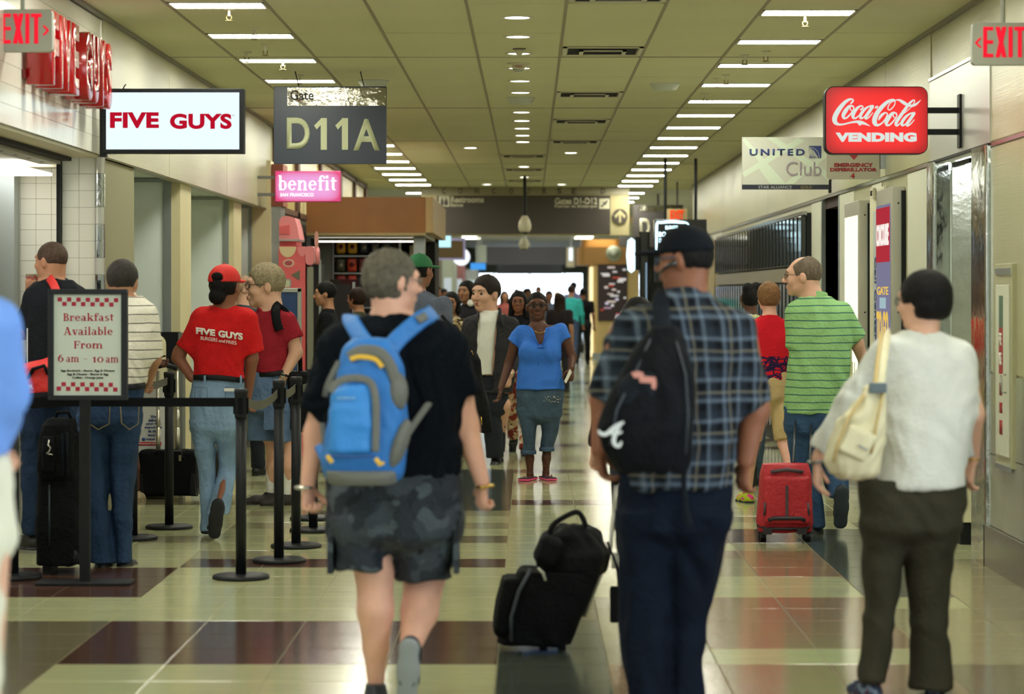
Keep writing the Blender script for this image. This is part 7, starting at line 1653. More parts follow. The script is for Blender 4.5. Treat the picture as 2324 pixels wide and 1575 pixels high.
# rolling case with long silver handle
f = Fig('wide black rolling case with long silver handle beside the queue post', 19.45, 383, name='suitcase'); t = f.root; t['category'] = 'suitcase'
SDF().add(rbx(f.P(383, 1072), (f.m(66), .11, f.m(52)), .035)).build('case_body', bk3, t, h=.010, disp=.003)
MB().tube([f.P(352, 1032, -.1), f.P(356, 1024, -.12), f.P(410, 1024, -.12), f.P(414, 1038, -.12)], .009, n=6).build('handle_loop', m_black, t); MB().rbox(*sorted((f.P(411, 0)[0], f.P(417, 0)[0])), -.135, -.12, f.P(0, 1044)[2], f.P(0, 1030)[2], .004).build('zip_pull', watch_m, t)
for x in (324, 442): MB().hexa([(f.P(x-7, 0)[0], -.115, .03), (f.P(x+7, 0)[0], -.115, .03), (f.P(x+7, 0)[0], .1, .03), (f.P(x-7, 0)[0], .1, .03)], [(f.P(x-4, 0)[0], -.12, .2), (f.P(x+4, 0)[0], -.12, .2), (f.P(x+4, 0)[0], .1, .2), (f.P(x-4, 0)[0], .1, .2)]).build('corner_guard', m_black, t)
wheels(t, [f.P(321, 1117), f.P(444, 1117)], .032)
for x in (359, 403):
    MB().tube([f.P(x, 1025), f.P(x-1, 842)], .014, n=10).tube([f.P(x, 1025), f.P(x, 970)], .018, n=10).tube([f.P(x, 980), f.P(x, 930)], .016, n=10).build('telescopic_rod', rod, t)
MB().tube([f.P(350, 833), f.P(376, 828), f.P(402, 836)], .020, n=10).build('pull_handle', m_black, t)
# person behind the striped man holding that case
s = Fig('person with black hair mostly hidden behind the striped polo man', 19.2, 268, 'dark', h=.016, h2=.008)
s.head(252, 626, 72, 20, 0, neck=(256, 685, 0), face=False); TR = [(672, 230, 282, .08), (700, 212, 300, .12), (800, 215, 300, .14), (960, 214, 302, .15)]
s.B.add(loft(s.rows(TR, -.02)), .03); s.chain(s.B, [(292, 715, 0, 15), (318, 800, -.1, 12), (352, 822, .2, 8)], .02); s.chain(s.B, [(222, 715, 0, 15), (212, 800, 0, 12), (215, 860, .1, 8)], .02)
s.hand((352, 822, .2), (1, .2, -.15), (-.1, .3, 1), curl=45, k=.85); s.hand((215, 862, .1), (0, .2, -1), (.3, 1, 0), curl=35, k=.85)
s.chain(s.B, [(240, 960, 0, 20), (240, 1060, 0, 14), (245, 1112, .05, 9)], .02); s.chain(s.B, [(290, 960, 0, 20), (303, 1060, 0, 14), (308, 1110, .05, 9)], .02); s.body()
SDF().add(loft(s.rows(TR, 0)), .03).add(cone(s.P(288, 712), s.P(316, 800, -.09), s.m(19), s.m(15)), .05).add(cone(s.P(316, 800, -.09), s.P(346, 820, .16), s.m(15), s.m(11), flat1=True), .02).build('top', fabric('top_black', '15161A'), s.root, h=.014, disp=.006)
SDF().add(loft(s.rows([(940, 212, 304, .15), (1010, 216, 306, .15)])), .02).build('shorts', fabric('shorts_maroon', '5A2630'), s.root, h=.014)
s.hair('short', hb); s.shoe((246, 1114, .05), (.1, 1, 0), m=mat('shoe_beige', 'A89878', rough=.7), k=.9); s.shoe((309, 1114, .05), (.2, 1, 0), m=mat('shoe_beige', ''), k=.9)
# advertising kiosk box behind the rolling case
t = empty('newspaper_box', 'white newspaper kiosk board with blue lettering and red strip behind the rolling case', 'kiosk', (W(345, 0, 19.62)[0], 19.62, 0)); L2 = lambda px, py: (W(px, py, 19.62)[0]-t.location.x, W(px, py, 19.62)[2])
a = L2(302, 1090); b = L2(378, 880); MB().box(a[0], b[0], 0, .22, .06, b[1]).build('cabinet', mat('kiosk_white', 'DADCD6', rough=.4), t, bev=.004); MB().box(a[0], b[0], .02, .22, 0, .06).build('plinth', m_black, t)
p2 = L2(302, 880); p3 = L2(372, 772); SDF().add(rbx(((p2[0]+p3[0])/2+.04, .12, (p2[1]+p3[1])/2), (.10, .10, (p3[1]-p2[1])/2+.05), .08)).build('hood', mat('kiosk_cream', 'D6D0AC', rough=.3), t, h=.012)
MB().box(L2(330, 0)[0], L2(402, 0)[0], .06, .22, L2(0, 830)[1], L2(0, 754)[1]).build('top_cabinet', m_black, t); MB().box(L2(405, 0)[0]-.01, L2(412, 0)[0], .06, .22, 0, L2(0, 756)[1]).build('side_post', mat('post_grey', '70736C', rough=.4), t)
MB().box(a[0]-.001, b[0]-.04, -.003, 0, L2(0, 1011)[1], L2(0, 1003)[1]).build('red_strip', mat('strip_red2', 'C22A30'), t)
bi = mat('ad_blue', '2A4A8C')
for i, s_ in enumerate(('We', 'deliver', 'your AJC', 'anywhere', 'in the', 'world')):
    w_ = (12, 22, 34, 40, 22, 26)[i]; cx_ = 348; bx = (L2(cx_-w_/2, 0)[0], L2(cx_+w_/2, 0)[0], L2(0, 948.5+8.3*i)[1], L2(0, 942+8.3*i)[1]); text('lettering', s_, bx, bi, t, y=-.003, bold=.03)
text('lettering', 'ajcdelivers.com/AddDigital', (a[0]+.004, b[0]-.05, L2(0, 1009.5)[1], L2(0, 1005)[1]), mat('print_white', ''), t, y=-.005, bold=.02); MB().lathe([(0, 0), (.014, 0), (.014, .002), (0, .002)], (L2(326, 0)[0], -.003, L2(0, 997)[1]), n=14, axis='y').build('emblem', bi, t)
text('lettering', 'The Atlanta Journal', (L2(331, 0)[0], L2(352, 0)[0], L2(0, 1000)[1], L2(0, 994)[1]), bi, t, y=-.003, bold=.02)

# leaning black case with a bag on top, in the middle of the hall
Z = 11.2; f = Fig('black wheeled suitcase tilted back in the middle of the hall', Z, 1255, name='suitcase'); t = f.root; t['category'] = 'suitcase'
Rm = rotm(0, 0, .42)
c = f.P(1238, 1368); SDF().add(loft(f.rows([(1290, 1176, 1364, .16, .05), (1330, 1158, 1350, .17, .05), (1400, 1138, 1318, .17, .05), (1458, 1128, 1294, .16, .05)]), p=5)).build('case_body', bk3, t, h=.010, disp=.006)
SDF().add(loft(f.rows([(1306, 1140, 1200, .13, .03), (1360, 1126, 1190, .14, .03), (1425, 1117, 1175, .14, .03), (1440, 1122, 1170, .12, .03)]), p=4)).build('front_pocket', bk3, t, h=.010, disp=.005)
MB().tube([f.P(1205, 1292, -.115), f.P(1178, 1340, -.125), f.P(1160, 1400, -.125), f.P(1160, 1455, -.115)], .008, n=8).build('compression_strap', mat('strap_grey', '3A3F48', rough=.6), t)
MB().tube([f.P(1222, 1290, -.10), f.P(1232, 1300, -.13), f.P(1238, 1318, -.13)], .007, n=6).build('tag', mat('tag_grey', 'A8A898', rough=.5), t)
wheels(t, [f.P(1233, 1462, -.06), f.P(1275, 1462, -.06), f.P(1275, 1462, .2)], .030)
MB().hexa([tuple(f.P(1152, 1464, -.08)), tuple(f.P(1185, 1462, -.08)), tuple(f.P(1185, 1462, .1)), tuple(f.P(1150, 1455, .1))], [tuple(f.P(1148, 1438, -.08)), tuple(f.P(1190, 1440, -.08)), tuple(f.P(1190, 1440, .1)), tuple(f.P(1148, 1438, .1))]).build('foot', m_black, t)
MB().box(f.P(1225, 0)[0], f.P(1290, 0)[0], -.05, .2, .05, .12).build('wheel_housing', m_black, t)
for d in (0, .14): MB().tube([f.P(1325, 1400, .02+d), f.P(1384, 1250, .10+d), f.P(1400, 1092, .2+d)], .010, n=8).build('telescopic_rod', mat('rod_grey', '9A9A94', rough=.3, metal=.8), t)
MB().tube([f.P(1396, 1092, .18), f.P(1402, 1088, .40)], .017, n=10).build('pull_handle', m_black, t)
f2 = Fig('soft black bag riding on top of the tilted suitcase', Z, 1300, name='travel_bag'); t = f2.root; t['category'] = 'bag'
Rm = rotm(0, 0, .38); c = f2.P(1300, 1245); SDF().add(loft(f2.rows([(1190, 1262, 1326, .09, .05), (1212, 1234, 1368, .13, .05), (1255, 1216, 1386, .15, .05), (1295, 1226, 1376, .14, .05), (1312, 1258, 1350, .11, .05)]), p=2.6)).build('bag_body', bk, t, h=.010, disp=.014, dseed=4)
SDF().add(rbx(f2.P(1245, 1250, -.08), (f2.m(28), .05, f2.m(34)), .04, Rm)).build('side_pocket', bk, t, h=.010, disp=.008)
MB().tube(catmull([f2.P(1248, 1215, -.03), f2.P(1256, 1190, -.03), f2.P(1300, 1164, -.03), f2.P(1318, 1168, -.03), f2.P(1330, 1196, -.03)], 5), .012, n=8).build('handle', bk, t)
MB().tube(catmull([f2.P(1378, 1230, -.05), f2.P(1400, 1290, -.03), f2.P(1404, 1360, 0), f2.P(1394, 1400, 0)], 5), .006, n=6).build('strap', bk, t); MB().rbox(f2.P(1384, 0)[0], f2.P(1410, 0)[0], -.02, .0, f2.P(0, 1412)[2], f2.P(0, 1330)[2], .01).build('luggage_tag', bk, t)
MB().box(f2.P(1388, 0)[0], f2.P(1402, 0)[0], -.01, .01, f2.P(0, 1290)[2], f2.P(0, 1255)[2]).build('buckle', mat('tag_pale', 'B8BAB0', rough=.4), t)
s = walker('woman in black mostly hidden ahead of the plaid shirt man', 1447, 12.9, 1.57, -10, 'light', 'long', hb, fabric('top_black', ''), mat('trousers_ink', ''), sleeve='long', step=.2, h=.018, hk=dict(L=.16), build=.92)

# ---- people around and beyond the jacket man
cap_g = walker('broad man in grey-blue t-shirt and green cap beyond the backpack man', 950, 19.0, 1.88, 35, 'brown', 'under_cap', hb, fabric('tee_slate', '5A6070'), mat('trousers_ink', ''), step=.15, h=.016, build=1.22, capm=mat('cap_green', '17663C', rough=.7))
f = Fig('long black garment bag with gold clip hanging from the shoulder of the green cap man', 18.8, 1090, name='garment_bag'); t = f.root; t['category'] = 'bag'
SDF().add(loft(f.rows([(800, 1058, 1082, .04), (815, 1055, 1092, .07), (870, 1060, 1098, .08), (930, 1075, 1112, .09), (982, 1082, 1120, .07)]), p=3)).build('bag_body', bk, t, h=.012, disp=.008)
MB().tube(catmull([f.P(985, 692, .1), f.P(1010, 725, -.05), f.P(1040, 765, -.05), f.P(1066, 806, -.03)], 5), f.m(3.5), n=6, flat=(0, -1, .01)).build('strap', bk, t)
MB().tube([f.P(1054, 778, -.06), f.P(1062, 790, -.07), f.P(1060, 800, -.07), f.P(1070, 796, -.07), f.P(1074, 806, -.07)], .005, n=6).tube([f.P(1092, 945, -.10), f.P(1094, 965, -.10)], .005, n=6).build('gold_clip', gold, t)
s = walker('woman with glasses and dark hair in a brown patterned top', 1024, 25.0, 1.60, -172, 'olive', 'long', hb, blotch('top_brownprint', 'B49A70', [('4A3E30', .50), ('D8C8A0', .58), ('2E2620', .63)], sc=16), mat('trousers_ink', ''), step=.1, h=.014, hk=dict(L=.12), glasses=mat('glasses_red', '6A2A2A', rough=.4))
s = walker('dark-haired woman with white headphones round her neck', 1060, 27.0, 1.72, -150, 'olive', 'long', hb, fabric('top_charcoal', '26262C'), mat('trousers_ink', ''), step=-.1, h=.016, hk=dict(L=.14))
hp = MB(); T_, k = s.T, s.hk
for q in (-1, 1): hp.lathe([(0, -.012), (.034, -.012), (.038, 0), (.034, .012), (0, .012)], tuple(T_(q*.085, .045, -.125)), n=16, axis='y')
hp.tube([T_(-.088, .04, -.11), T_(-.10, -.04, -.12), T_(0, -.09, -.125), T_(.10, -.04, -.12), T_(.088, .04, -.11)], .009, n=8); hp.build('headphones', mat('headphone_white', 'E8E6E0', rough=.3), s.root)
s = walker('woman with glasses and long dark hair in black top, behind the blue blouse woman', 1177, 24.9, 1.61, -176, 'brown', 'long', hb, fabric('top_black', ''), blotch('skirt_print', 'C9A98C', [('8C3A34', .52), ('E2D2BC', .58), ('4A3A38', .64)], sc=12), step=-.30, h=.013, hk=dict(L=.22), glasses=glass_m, name='person')
far = [ # label, px, Z, height, yaw, skin, hair, haircol, top, topcol, trousers, step
 ('woman with long brown hair walking away behind the blue blouse woman', 1270, 40, 1.58, 10, 'tan', 'long', 'hair_dark_brown', ('top_dark', '2A2428'), ('t1', '2C2A30')),
 ('man in turquoise shirt seen from behind in the far crowd', 1296, 55, 1.74, 8, 'tan', 'short', 'hair_dark_brown', ('shirt_teal', '3FB8B4'), ('t2', '3A4C6A')),
 ('person all in black walking beside the tall lit kiosk pillar', 1323, 56, 1.68, 5, 'brown', 'short', 'hair_black', ('all_black', '15151A'), ('t3', '121216')),
 ('tall person in lilac shirt against the bright far window', 1302, 66, 1.86, -20, 'brown', 'short', 'hair_black', ('shirt_lilac', '6A6A92'), ('t4', '2C3040')),
 ('woman in salmon pink top in the far crowd behind the jacket man', 1145, 52, 1.62, 170, 'tan', 'long', 'hair_black', ('shirt_salmon', 'B0605A'), ('t5', '2C3040')),
 ('dark-haired person right behind the black top woman in the far crowd', 1196, 44, 1.66, 165, 'brown', 'puffy', 'hair_black', ('shirt_navy', '2A3048'), ('t6', '24262E')),
 ('person with black hair in grey top against the bright window', 1246, 50, 1.62, 175, 'brown', 'short', 'hair_black', ('shirt_grey', '5A6478'), ('t7', '2C3040')),
 ('person in mustard headscarf in the far crowd', 1265, 58, 1.60, 0, 'brown', 'puffy', 'hair_mustard', ('shirt_olive', '5A5A48'), ('t8', '2C3040')),
 ('person in blue jeans shirt at the far left of the crowd', 1006, 46, 1.66, 150, 'brown', 'puffy', 'hair_black', ('shirt_rust', '8A4A2C'), ('t9', '24262E')),
 ('person with dark hair beside the orange menu board far away', 988, 40, 1.70, 140, 'brown', 'short', 'hair_black', ('shirt_black2', '1E1C20'), ('t10', '24262E')),
 ('person with raised head between crowd and bright window', 1222, 70, 1.75, 180, 'brown', 'short', 'hair_black', ('shirt_slate', '3C4454'), ('t11', '24262E')),
 ('person in teal vest in the far crowd behind the jacket man', 1140, 62, 1.55, 10, 'tan', 'short', 'hair_dark_brown', ('shirt_teal2', '2C6A6E'), ('t12', '24262E')),
 ('slim person in white shirt far in the crowd near the window', 1172, 78, 1.70, 0, 'tan', 'short', 'hair_dark_brown', ('shirt_white2', 'A8B0B8'), ('t13', '24262E')),
]
hairm('mustard', 'A8842C')
for i, (lb_, px, Z_, h_, yw, sk_, hs, hc, tp, bt) in enumerate(far):
    walker(lb_, px, Z_, h_, yw, sk_, hs, MATS[hc], fabric(*tp), mat(bt[0]+'_trousers', bt[1], rough=.85), step=(-1)**i*.18, h=.026 if Z_ > 42 else .020, sleeve='long' if i % 2 else 'short', face=False, build=1.0+.05*(i % 3), hk=dict(L=.28) if hs == 'long' else {})
s = walker('bald man in dark grey shirt between the red cap worker and the red polo man', 553, 21.9, 1.74, 25, 'light', 'crop', hairm('stubble', 'A88A70'), fabric('shirt_steel', '3A4652'), mat('trousers_ink', ''), step=.1, h=.018)
s = walker('man in black t-shirt standing at the dark snack counter', 742, 23.6, 1.69, -95, 'tan', 'short', hb, fabric('top_black', ''), mat('trousers_ink', ''), step=.0, h=.016, build=1.05)
s = walker('person half hidden by the backpack man, face in profile at the snack shop', 812, 25.5, 1.64, -60, 'tan', 'puffy', hdb, fabric('top_olive', '4A4A3A'), mat('trousers_ink', ''), step=.1, h=.018)

# ------------------------------------------------------------------ pink vending kiosk
Z = 24.6; t = empty('beauty_kiosk', 'coral pink vending kiosk with rounded top and stickers beside the tan pilaster', 'kiosk', (W(682, 0, Z)[0], Z, 0)); k = lambda px, py: (W(px, py, Z)[0]-t.location.x, W(px, py, Z)[2])
co, co2 = mat('kiosk_coral', 'DE6468', rough=.4), mat('kiosk_pink', 'E58A90', rough=.4); cr2 = mat('kiosk_cream2', 'DCC8A0', rough=.5)
a, b = k(632, 0)[0], k(693, 0)[0]; MB().rbox(a, b, 0, .8, 0, k(0, 559)[1], .02).build('cabinet', co, t)
MB().rbox(b+.004, k(713, 0)[0], -.02, .7, k(0, 601)[1], k(0, 559)[1], .03).build('awning', co2, t)
MB().rbox(a, k(670, 0)[0], .1, .7, k(0, 558)[1], k(0, 545)[1], .01).build('neck', co, t)
MB().prism([k(*p) for p in ((632, 543), (632, 500), (640, 490), (655, 490), (668, 494), (674, 515), (679, 543))], .05, .6).build('crown', co2, t); MB().prism([k(*p) for p in ((634, 530), (634, 514), (657, 510), (657, 532))], .03, .05).build('crown_panel', co, t)
MB().box(a, k(678, 0)[0], .02, .62, k(0, 547)[1], k(0, 543)[1]).build('metal_rim', m_steel, t)
def disc(cx, cy, rx, ry, y, a0=0, a1=360, n=24): return [k(cx+rx*math.cos(math.radians(a0+(a1-a0)*i/n)), cy+ry*math.sin(math.radians(a0+(a1-a0)*i/n))) for i in range(n+1)]
MB().prism(disc(653, 560, 19, 24, 0, 0, 180), -.006, 0).build('scallop', cr2, t); MB().prism(disc(686, 560, 11, 22, 0, 0, 180), -.008, -.002).build('scallop', co2, t)
MB().prism(disc(655, 597, 13, 9, 0)[:-1], -.006, 0).build('oval_sticker', mat('sticker_cream', 'D9B8A0'), t); MB().prism(disc(655, 597, 9, 6, 0)[:-1], -.009, -.006).build('oval_print', mat('sticker_dark', 'A84A58'), t)
MB().prism([k(*p) for p in ((660, 624), (681, 613), (680, 637))], -.006, 0).build('triangle_sticker', mat('sticker_green', '6A6A5A'), t)
MB().rbox(k(633, 0)[0], k(661, 0)[0], -.012, 0, k(0, 652)[1], k(0, 633)[1], .02).build('window_frame', m_steel, t); MB().rbox(k(635, 0)[0], k(658, 0)[0], -.016, -.012, k(0, 652)[1], k(0, 636)[1], .015).build('window', mat('pale_win', 'C6CCB0', rough=.3), t)
MB().prism(disc(719, 545, 4.5, 20, 0)[:-1], -.05, -.02).build('finger_sign', mat('finger_pink', 'D89890', rough=.5), t); MB().tube([(k(719, 0)[0], -.03, k(0, 560)[1]), (k(722, 0)[0], -.03, k(0, 600)[1])], .02, n=8).build('sign_arm', co2, t)
MB().rbox(k(697, 0)[0], k(711, 0)[0], 0, .7, 0, k(0, 606)[1], .01).build('side_column', mat('kiosk_grey', '8E8E80', rough=.4, metal=.3), t); MB().box(k(711, 0)[0], k(722, 0)[0], .05, .7, 0, k(0, 600)[1]).build('dark_side', m_dark, t); MB().box(k(724, 0)[0], k(729, 0)[0], -.02, 0, .2, k(0, 590)[1]).build('edge_rail', m_steel, t)
# blue poster easel
t = empty('poster_easel', 'silver framed easel with deep blue poster behind the red polo man', 'easel', (W(652, 0, 21.5)[0], 21.5, 0)); k2 = lambda px, py: (W(px, py, 21.5)[0]-t.location.x, W(px, py, 21.5)[2])
a, b = k2(618, 0)[0], k2(684, 0)[0]; z1, z0 = k2(0, 654)[1], .35
MB().box(a, b, 0, .03, z1-.035, z1).box(a, b, 0, .03, z0, z0+.035).box(a, a+.035, 0, .03, z0, z1).box(b-.035, b, 0, .03, z0, z1).box(a, a+.03, 0, .03, 0, z0).box(b-.03, b, 0, .03, 0, z0).build('frame', mat('easel_silver', 'B8BEB8', rough=.3, metal=.6), t, bev=.004)
MB().box(a+.03, b-.03, .008, .015, z0+.03, z1-.03).build('poster', mat('poster_blue', '24406E', rough=.4, var=.3, vscale=2), t)

# ------------------------------------------------------------------ snack shop with the wooden fascia
wood = mat('fascia_wood', '9A6430', rough=.5, var=.12, vscale=2); Z = 30.0
shp = empty('snack_shop', 'snack shop kiosk under a curved wooden fascia on the left', 'shop', (W(840, 0, Z)[0], Z, 0)); ks = lambda px, py: (W(px, py, Z)[0]-shp.location.x, W(px, py, Z)[2])
a, b = ks(695, 0)[0], ks(966, 0)[0]; z1, z0 = ks(0, 447)[1], ks(0, 528)[1]
MB().box(a, b, 0, .12, z0, z1).build('fascia', wood, shp); MB().rbox(b-.05, b+.09, 0, 4.5, z0, z1, .045, ax='z').build('fascia_return', mat('fascia_pale', 'C4A472', rough=.4), shp); MB().box(a, b, .1, 4.4, z0-.05, z0).build('canopy', mat('canopy_grey', '8A887C', rough=.4), shp)
MB().box(a, b, 0, .10, z0-.035, z0-.002).build('trim_strip', mat('fascia_trim', 'A89468', rough=.3, metal=.5), shp)
MB().box(a, b-.1, 4.3, 4.4, 0, z0).box(a-.05, a, 0, 4.4, 0, z0).box(b-.12, b, 3.0, 4.4, 0, z0).build('shop_wall', m_dark, shp)
MB().box(b-.16, b-.02, .3, .44, 0, z0).build('corner_post', m_steel, shp)
MB().box(W(703, 0, 31.45)[0]-shp.location.x, W(752, 0, 31.45)[0]-shp.location.x, 1.45, 1.5, 0, z0-.06).build('grey_door', mat('shop_grey', '6A6A62', rough=.5), shp)
t = empty('shop_fill', 'added fill strip under the canopy of the snack shop', 'light', (W(830, 0, 30.5)[0], 30.5, 2.215)); MB().box(-.6, .6, -.12, .12, -.006, .006).build('diffuser', emit('snack_lit', (1, .95, .82), 3), t)  # added fill strip, lifts the snack rack out of the canopy's shade
t = empty('snack_rack', 'dark wire rack of snack bags at the back of the snack shop', 'rack', (W(840, 0, 31.8)[0], 31.8, 0)); kr = lambda px, py: (W(px, py, 31.8)[0]-t.location.x, W(px, py, 31.8)[2])
MB().box(kr(757, 0)[0], kr(908, 0)[0], .04, .08, 0, kr(0, 534)[1]).build('back_panel', mat('rack_back', '3A3838', rough=.6), t)
g = MB()
for y in (583, 622, 660, 700): g.box(kr(757, 0)[0], kr(908, 0)[0], -.10, .04, kr(0, y)[1], kr(0, y-3)[1])
for x in (757, 908): g.box(kr(x, 0)[0]-.01, kr(x, 0)[0]+.01, -.10, .06, 0, kr(0, 534)[1])
g.build('shelf', m_steel, t)
bags = [(774, 560, 'E0A020', 'yellow', 'top row, first'), (800, 560, 'E2A828', 'golden yellow', 'top row, second'), (826, 560, '1E2438', 'navy', 'top row, third'), (851, 560, '26283C', 'dark blue', 'top row, fourth'), (877, 560, '1C2234', 'ink blue', 'top row, fifth'),
        (773, 601, '4A4630', 'olive', 'lower row, first'), (799, 601, 'D2442A', 'red orange', 'lower row, second'), (825, 601, '8A3A34', 'dark red', 'lower row, third'), (851, 601, '2A2A3A', 'black', 'lower row, fourth'), (877, 601, '5A4A2C', 'brown', 'lower row, fifth'), (774, 640, '96302A', 'crimson', 'bottom row, first'), (799, 640, 'C8402C', 'bright red', 'bottom row, second')]
for x, y, c, nm_, pos in bags:
    p = W(x, y, 31.65); o = SDF().add(rbx((0, 0, 0), (.060, .030, .085), .028)).build('snack_bag', mat('bag_'+nm_.replace(' ', '_'), c, rough=.3), None, h=.014); o.location = p; tag(o, '%s snack bag on the dark rack, %s from the left' % (nm_, pos), 'snack', 'snack bags on the rack')
    MB().lathe([(0, -.033), (.030, -.032), (.026, -.03), (0, -.03)], (0, 0, .0), n=12, axis='y').build('print', mat('bagprint_%s' % ('l' if c < '5' else 'd'), 'B8A890' if c < '5' else '7A2A24'), o)
t = empty('drinks_cooler', 'tall black drinks cooler below the snack rack', 'cooler', (W(790, 0, 29)[0], 29.0, 0)); kc = lambda px, py: (W(px, py, 29.0)[0]-t.location.x, W(px, py, 29.0)[2])
MB().rbox(kc(748, 0)[0], kc(812, 0)[0], 0, .6, 0, kc(0, 634)[1], .02).build('cooler_body', m_blackg, t); MB().box(kc(800, 0)[0], kc(806, 0)[0], -.02, 0, .2, kc(0, 640)[1]).build('door_handle', m_steel, t); MB().box(kc(752, 0)[0], kc(796, 0)[0], -.01, 0, .2, kc(0, 645)[1]).build('door', m_dark, t)
t = empty('menu_column', 'narrow orange lit menu column at the corner of the snack shop', 'lightbox', (W(950, 0, 33)[0], 33, 0)); kc = lambda px, py: (W(px, py, 33)[0]-t.location.x, W(px, py, 33)[2])
MB().box(kc(938, 0)[0], kc(962, 0)[0], 0, .1, 0, kc(0, 552)[1]).build('column', mat('column_brown', '5A4638', rough=.5), t); MB().box(kc(941, 0)[0], kc(958, 0)[0], -.006, 0, .8, kc(0, 590)[1]).build('lit_face', emit('lit_orange', 'D88A30', .7), t); MB().box(kc(930, 0)[0], kc(965, 0)[0], -.02, 0, kc(0, 585)[1], kc(0, 557)[1]).build('notice', mat('notice_cream', 'C9C2A4', rough=.5), t)
polys('arrow', [[kc(945, 562), kc(955, 562), kc(950, 568)]], mat('aed_red', ''), t, lambda x, y: (x, y), -.022); text('lettering', 'EMERGENCY', (kc(936, 0)[0], kc(962, 0)[0], kc(0, 576)[1], kc(0, 571)[1]), mat('aed_red', ''), t, y=-.022, bold=.03)
# far left: lit signs and monitor
def simple(name, label, cat, px0, px1, py0, py1, Z, m, d=.08, part='panel', rad=None, face=None, hang=True):
    b = WB(px0, px1, py0, py1, Z); t = empty(name, label, cat, ((b[0]+b[1])/2, Z, (b[2]+b[3])/2)); hx, hz = (b[1]-b[0])/2, (b[3]-b[2])/2
    mb = MB(); (mb.rbox(-hx, hx, 0, d, -hz, hz, rad) if rad else mb.box(-hx, hx, 0, d, -hz, hz)).build(part, m, t)
    if face: MB().box(-hx*.86, hx*.86, -.006, 0, -hz*.8, hz*.8).build('face', face, t)
    if hang: MB().cyl((0, d/2, hz), (0, d/2, CZ-t.location.z), .02, n=8).build('hanger', m_steel, t)
    return t
simple('lit_sign', 'small square turquoise lit sign hanging at the far left', 'sign', 990, 1023, 528, 561, 46, emit('lit_aqua', 'BFF4FF', 1.2))
simple('flight_monitor', 'lilac framed flight monitor with olive screen hanging far left', 'monitor', 984, 1056, 541, 590, 50, mat('monitor_lilac', '9A94C4', rough=.5), face=emit('monitor_screen', '6A5A3A', .6))
t = empty('round_sign', 'round white glowing sign behind the lilac flight monitor', 'sign', W(1047, 583, 55)); MB().lathe([(0, 0), (.19, 0), (.19, .06), (0, .06)], n=28, axis='y').build('disc', emit('lit_white2', 'F0FAFF', 1.3), t); MB().cyl((0, .03, .18), (0, .03, CZ-t.location.z), .015, n=8).build('hanger', m_steel, t)
simple('lit_sign', 'blurred bright blue lit sign under the round white sign', 'sign', 1068, 1102, 597, 612, 60, emit('lit_blue', '4AA0F0', 1.0))
simple('overhead_sign', 'second dark overhead gate sign beyond the first, farther down the hall', 'sign', 1104, 1284, 560, 600, 66, mat('sign_far_dark', '3C3C44', rough=.5), .3)
simple('overhead_sign', 'dark bulkhead board just above the bright far window', 'sign', 1128, 1275, 598, 622, 80, mat('sign_far_dark2', '2E3440', rough=.5), .3)
simple('overhead_sign', 'pale arrow panel at the left of the second overhead sign', 'sign', 1080, 1104, 556, 596, 66, mat('sign_pale', '9AA49A', rough=.5), .3)
simple('overhead_sign', 'cream end panel at the right of the second overhead sign', 'sign', 1285, 1304, 560, 606, 66, mat('sign_cream2', 'A8A48C', rough=.5), .3)
for i, (px0, px1, py0, Z_, c) in enumerate(((1002, 1030, 590, 70, 'A8B0A0'), (1034, 1052, 600, 76, '8A5A5A'), (1058, 1084, 612, 84, 'B0B8B8'))):
    b = WB(px0, px1, py0, 700, Z_); t = empty('market_stall', ('pale', 'reddish', 'light grey')[i]+' blurred shop front at the far left of the hall', 'shop', ((b[0]+b[1])/2, Z_, 0)); hx = (b[1]-b[0])/2; MB().box(-hx, hx, 0, 3, 0, b[3]).build('front_wall', mat('far_front%d' % i, c, rough=.6), t); MB().box(-hx*.6, hx*.6, -.01, 0, .8, 2.0).build('lit_window', emit('far_lit', 'DDE8E8', .7), t)
b = WB(884, 990, 538, 700, 58); t = empty('market_stall', 'brown blurred shop front behind the green cap man', 'shop', ((b[0]+b[1])/2, 58, 0)); hx = (b[1]-b[0])/2; MB().box(-hx, hx, 0, 3, 0, 2.9).build('front_wall', mat('far_frontb', '6A5440', rough=.6), t); MB().box(-hx*.6, hx*.5, -.01, 0, .8, 2.3).build('lit_window', emit('far_lit2', 'C9A878', .5), t)
simple('monitor_arm', 'grey metal monitor bracket by the corner of the snack shop', 'bracket', 950, 992, 536, 549, 34, mat('bracket_blue', '6A7088', rough=.4), hang=False)
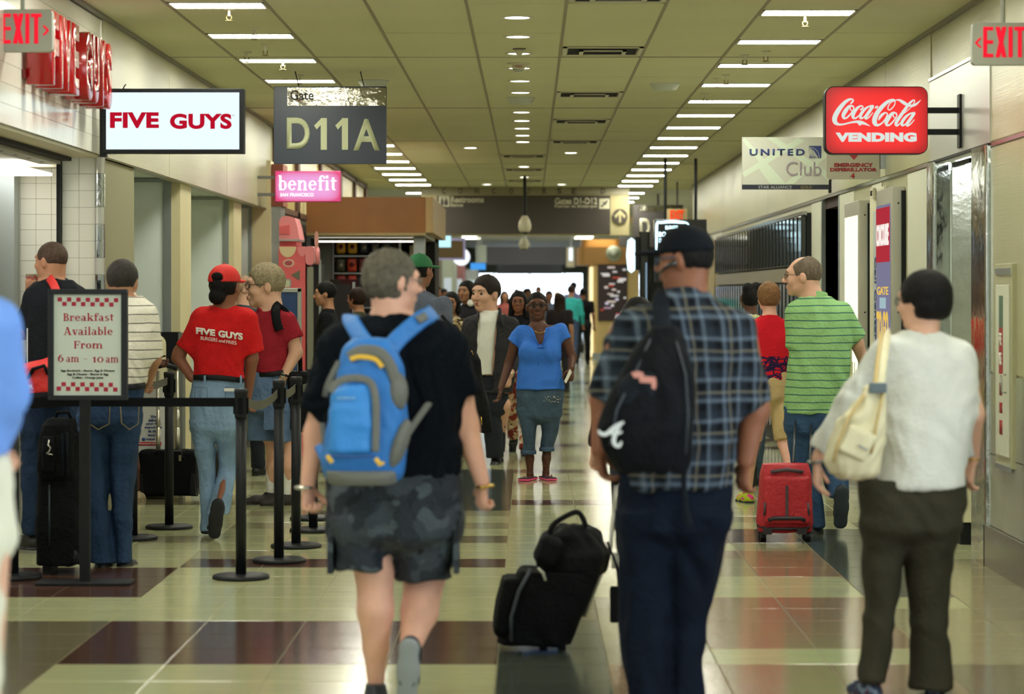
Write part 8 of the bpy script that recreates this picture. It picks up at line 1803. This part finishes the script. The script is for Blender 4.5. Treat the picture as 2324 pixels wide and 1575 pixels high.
# right: rounded wooden kiosk
Z = 60; t = empty('coffee_kiosk', 'cream kiosk with rounded wooden canopy and round emblem in the far right', 'kiosk', (W(1392, 0, Z)[0], Z, 0)); kk = lambda px, py: (W(px, py, Z)[0]-t.location.x, W(px, py, Z)[2])
wd = mat('kiosk_wood', 'B88A48', rough=.45); cw = mat('kiosk_maple', 'D8BE82', rough=.45)
MB().rbox(kk(1312, 0)[0], kk(1462, 0)[0], 0, 3, kk(0, 600)[1], kk(0, 560)[1], .15, ax='z').build('canopy', wd, t); MB().rbox(kk(1322, 0)[0], kk(1408, 0)[0], .2, 2.8, kk(0, 560)[1], kk(0, 543)[1], .15, ax='z').build('canopy_top', wd, t)
MB().box(kk(1340, 0)[0], kk(1458, 0)[0], .1, 2.5, 0, kk(0, 600)[1]).build('wall', cw, t); MB().box(kk(1338, 0)[0], kk(1346, 0)[0], .06, .1, .05, kk(0, 606)[1]).build('light_strip', emit('strip_warm', 'FFE9B0', 1.5), t); MB().box(kk(1344, 0)[0], kk(1458, 0)[0], .05, .1, 0, .14).build('kick_plate', m_steel, t)
MB().lathe([(0, 0), (.19, 0), (.19, .04), (0, .04)], (kk(1393, 0)[0], -.05, kk(0, 575)[1]), n=24, axis='y').build('round_emblem', mat('emblem_pale', 'B4BCA4', rough=.4), t); MB().lathe([(0, 0), (.13, 0), (.13, .01), (0, .01)], (kk(1393, 0)[0], -.06, kk(0, 575)[1]), n=24, axis='y').build('emblem_print', mat('emblem_grey', '98A08C', rough=.4), t)
x0, x1, z0, z1 = kk(1357, 0)[0], kk(1424, 0)[0], kk(0, 728)[1], kk(0, 600)[1]; MB().box(x0, x1, .03, .1, z0, z1).build('menu_board', mat('menu_dark', '3A2A2E', rough=.5), t)
r_ = random.Random(5)
for i in range(26):
    cx_, cz_ = x0+.05+r_.random()*(x1-x0-.12), z0+.05+(i/26)*(z1-z0-.1); w_, h_ = .05+.16*r_.random(), .03+.03*r_.random(); c = r_.choice(('E8E2DC', 'DAD6E6', 'F0ECE4', 'C0503A', 'C9A8B8', 'E2D2C2'))
    MB().box(cx_, min(cx_+w_, x1-.03), .02, .03, cz_, cz_+h_).build('menu_picture', emit('menu_'+c, c, .75), t)
simple('wall_light', 'small oval white light left of the rounded wooden kiosk', 'light', 1291, 1300, 562, 592, 60, emit('lit_white2'), rad=.03)
for s_, x in (('left', 1446), ('right', 1462)): pass
simple('gate_sign', 'dark far sign with pale letter D below the nearer gate sign', 'sign', 1405, 1440, 537, 558, 56, mat('gate_far', ''), .05)
# far fill: added glowing panels that brighten the dark far end of the hall
for i, (x, y, e) in enumerate(((-4.3, 33, 7), (-4.3, 48, 9), (-4.3, 62, 9), (4.2, 48, 9), (4.2, 64, 9), (0, 52, 9), (0, 64, 9), (0, 76, 9), (-4, 82, 9), (4, 82, 9))):
    t = empty('ceiling_light', 'added square fill panel far down the hall', 'light', (x, y, CZ), 'added fill panels far down the hall'); MB().box(-.6, .6, -.6, .6, -.012, .0).build('diffuser', emit('far_fill%d' % e, (1, .98, .92), e), t)
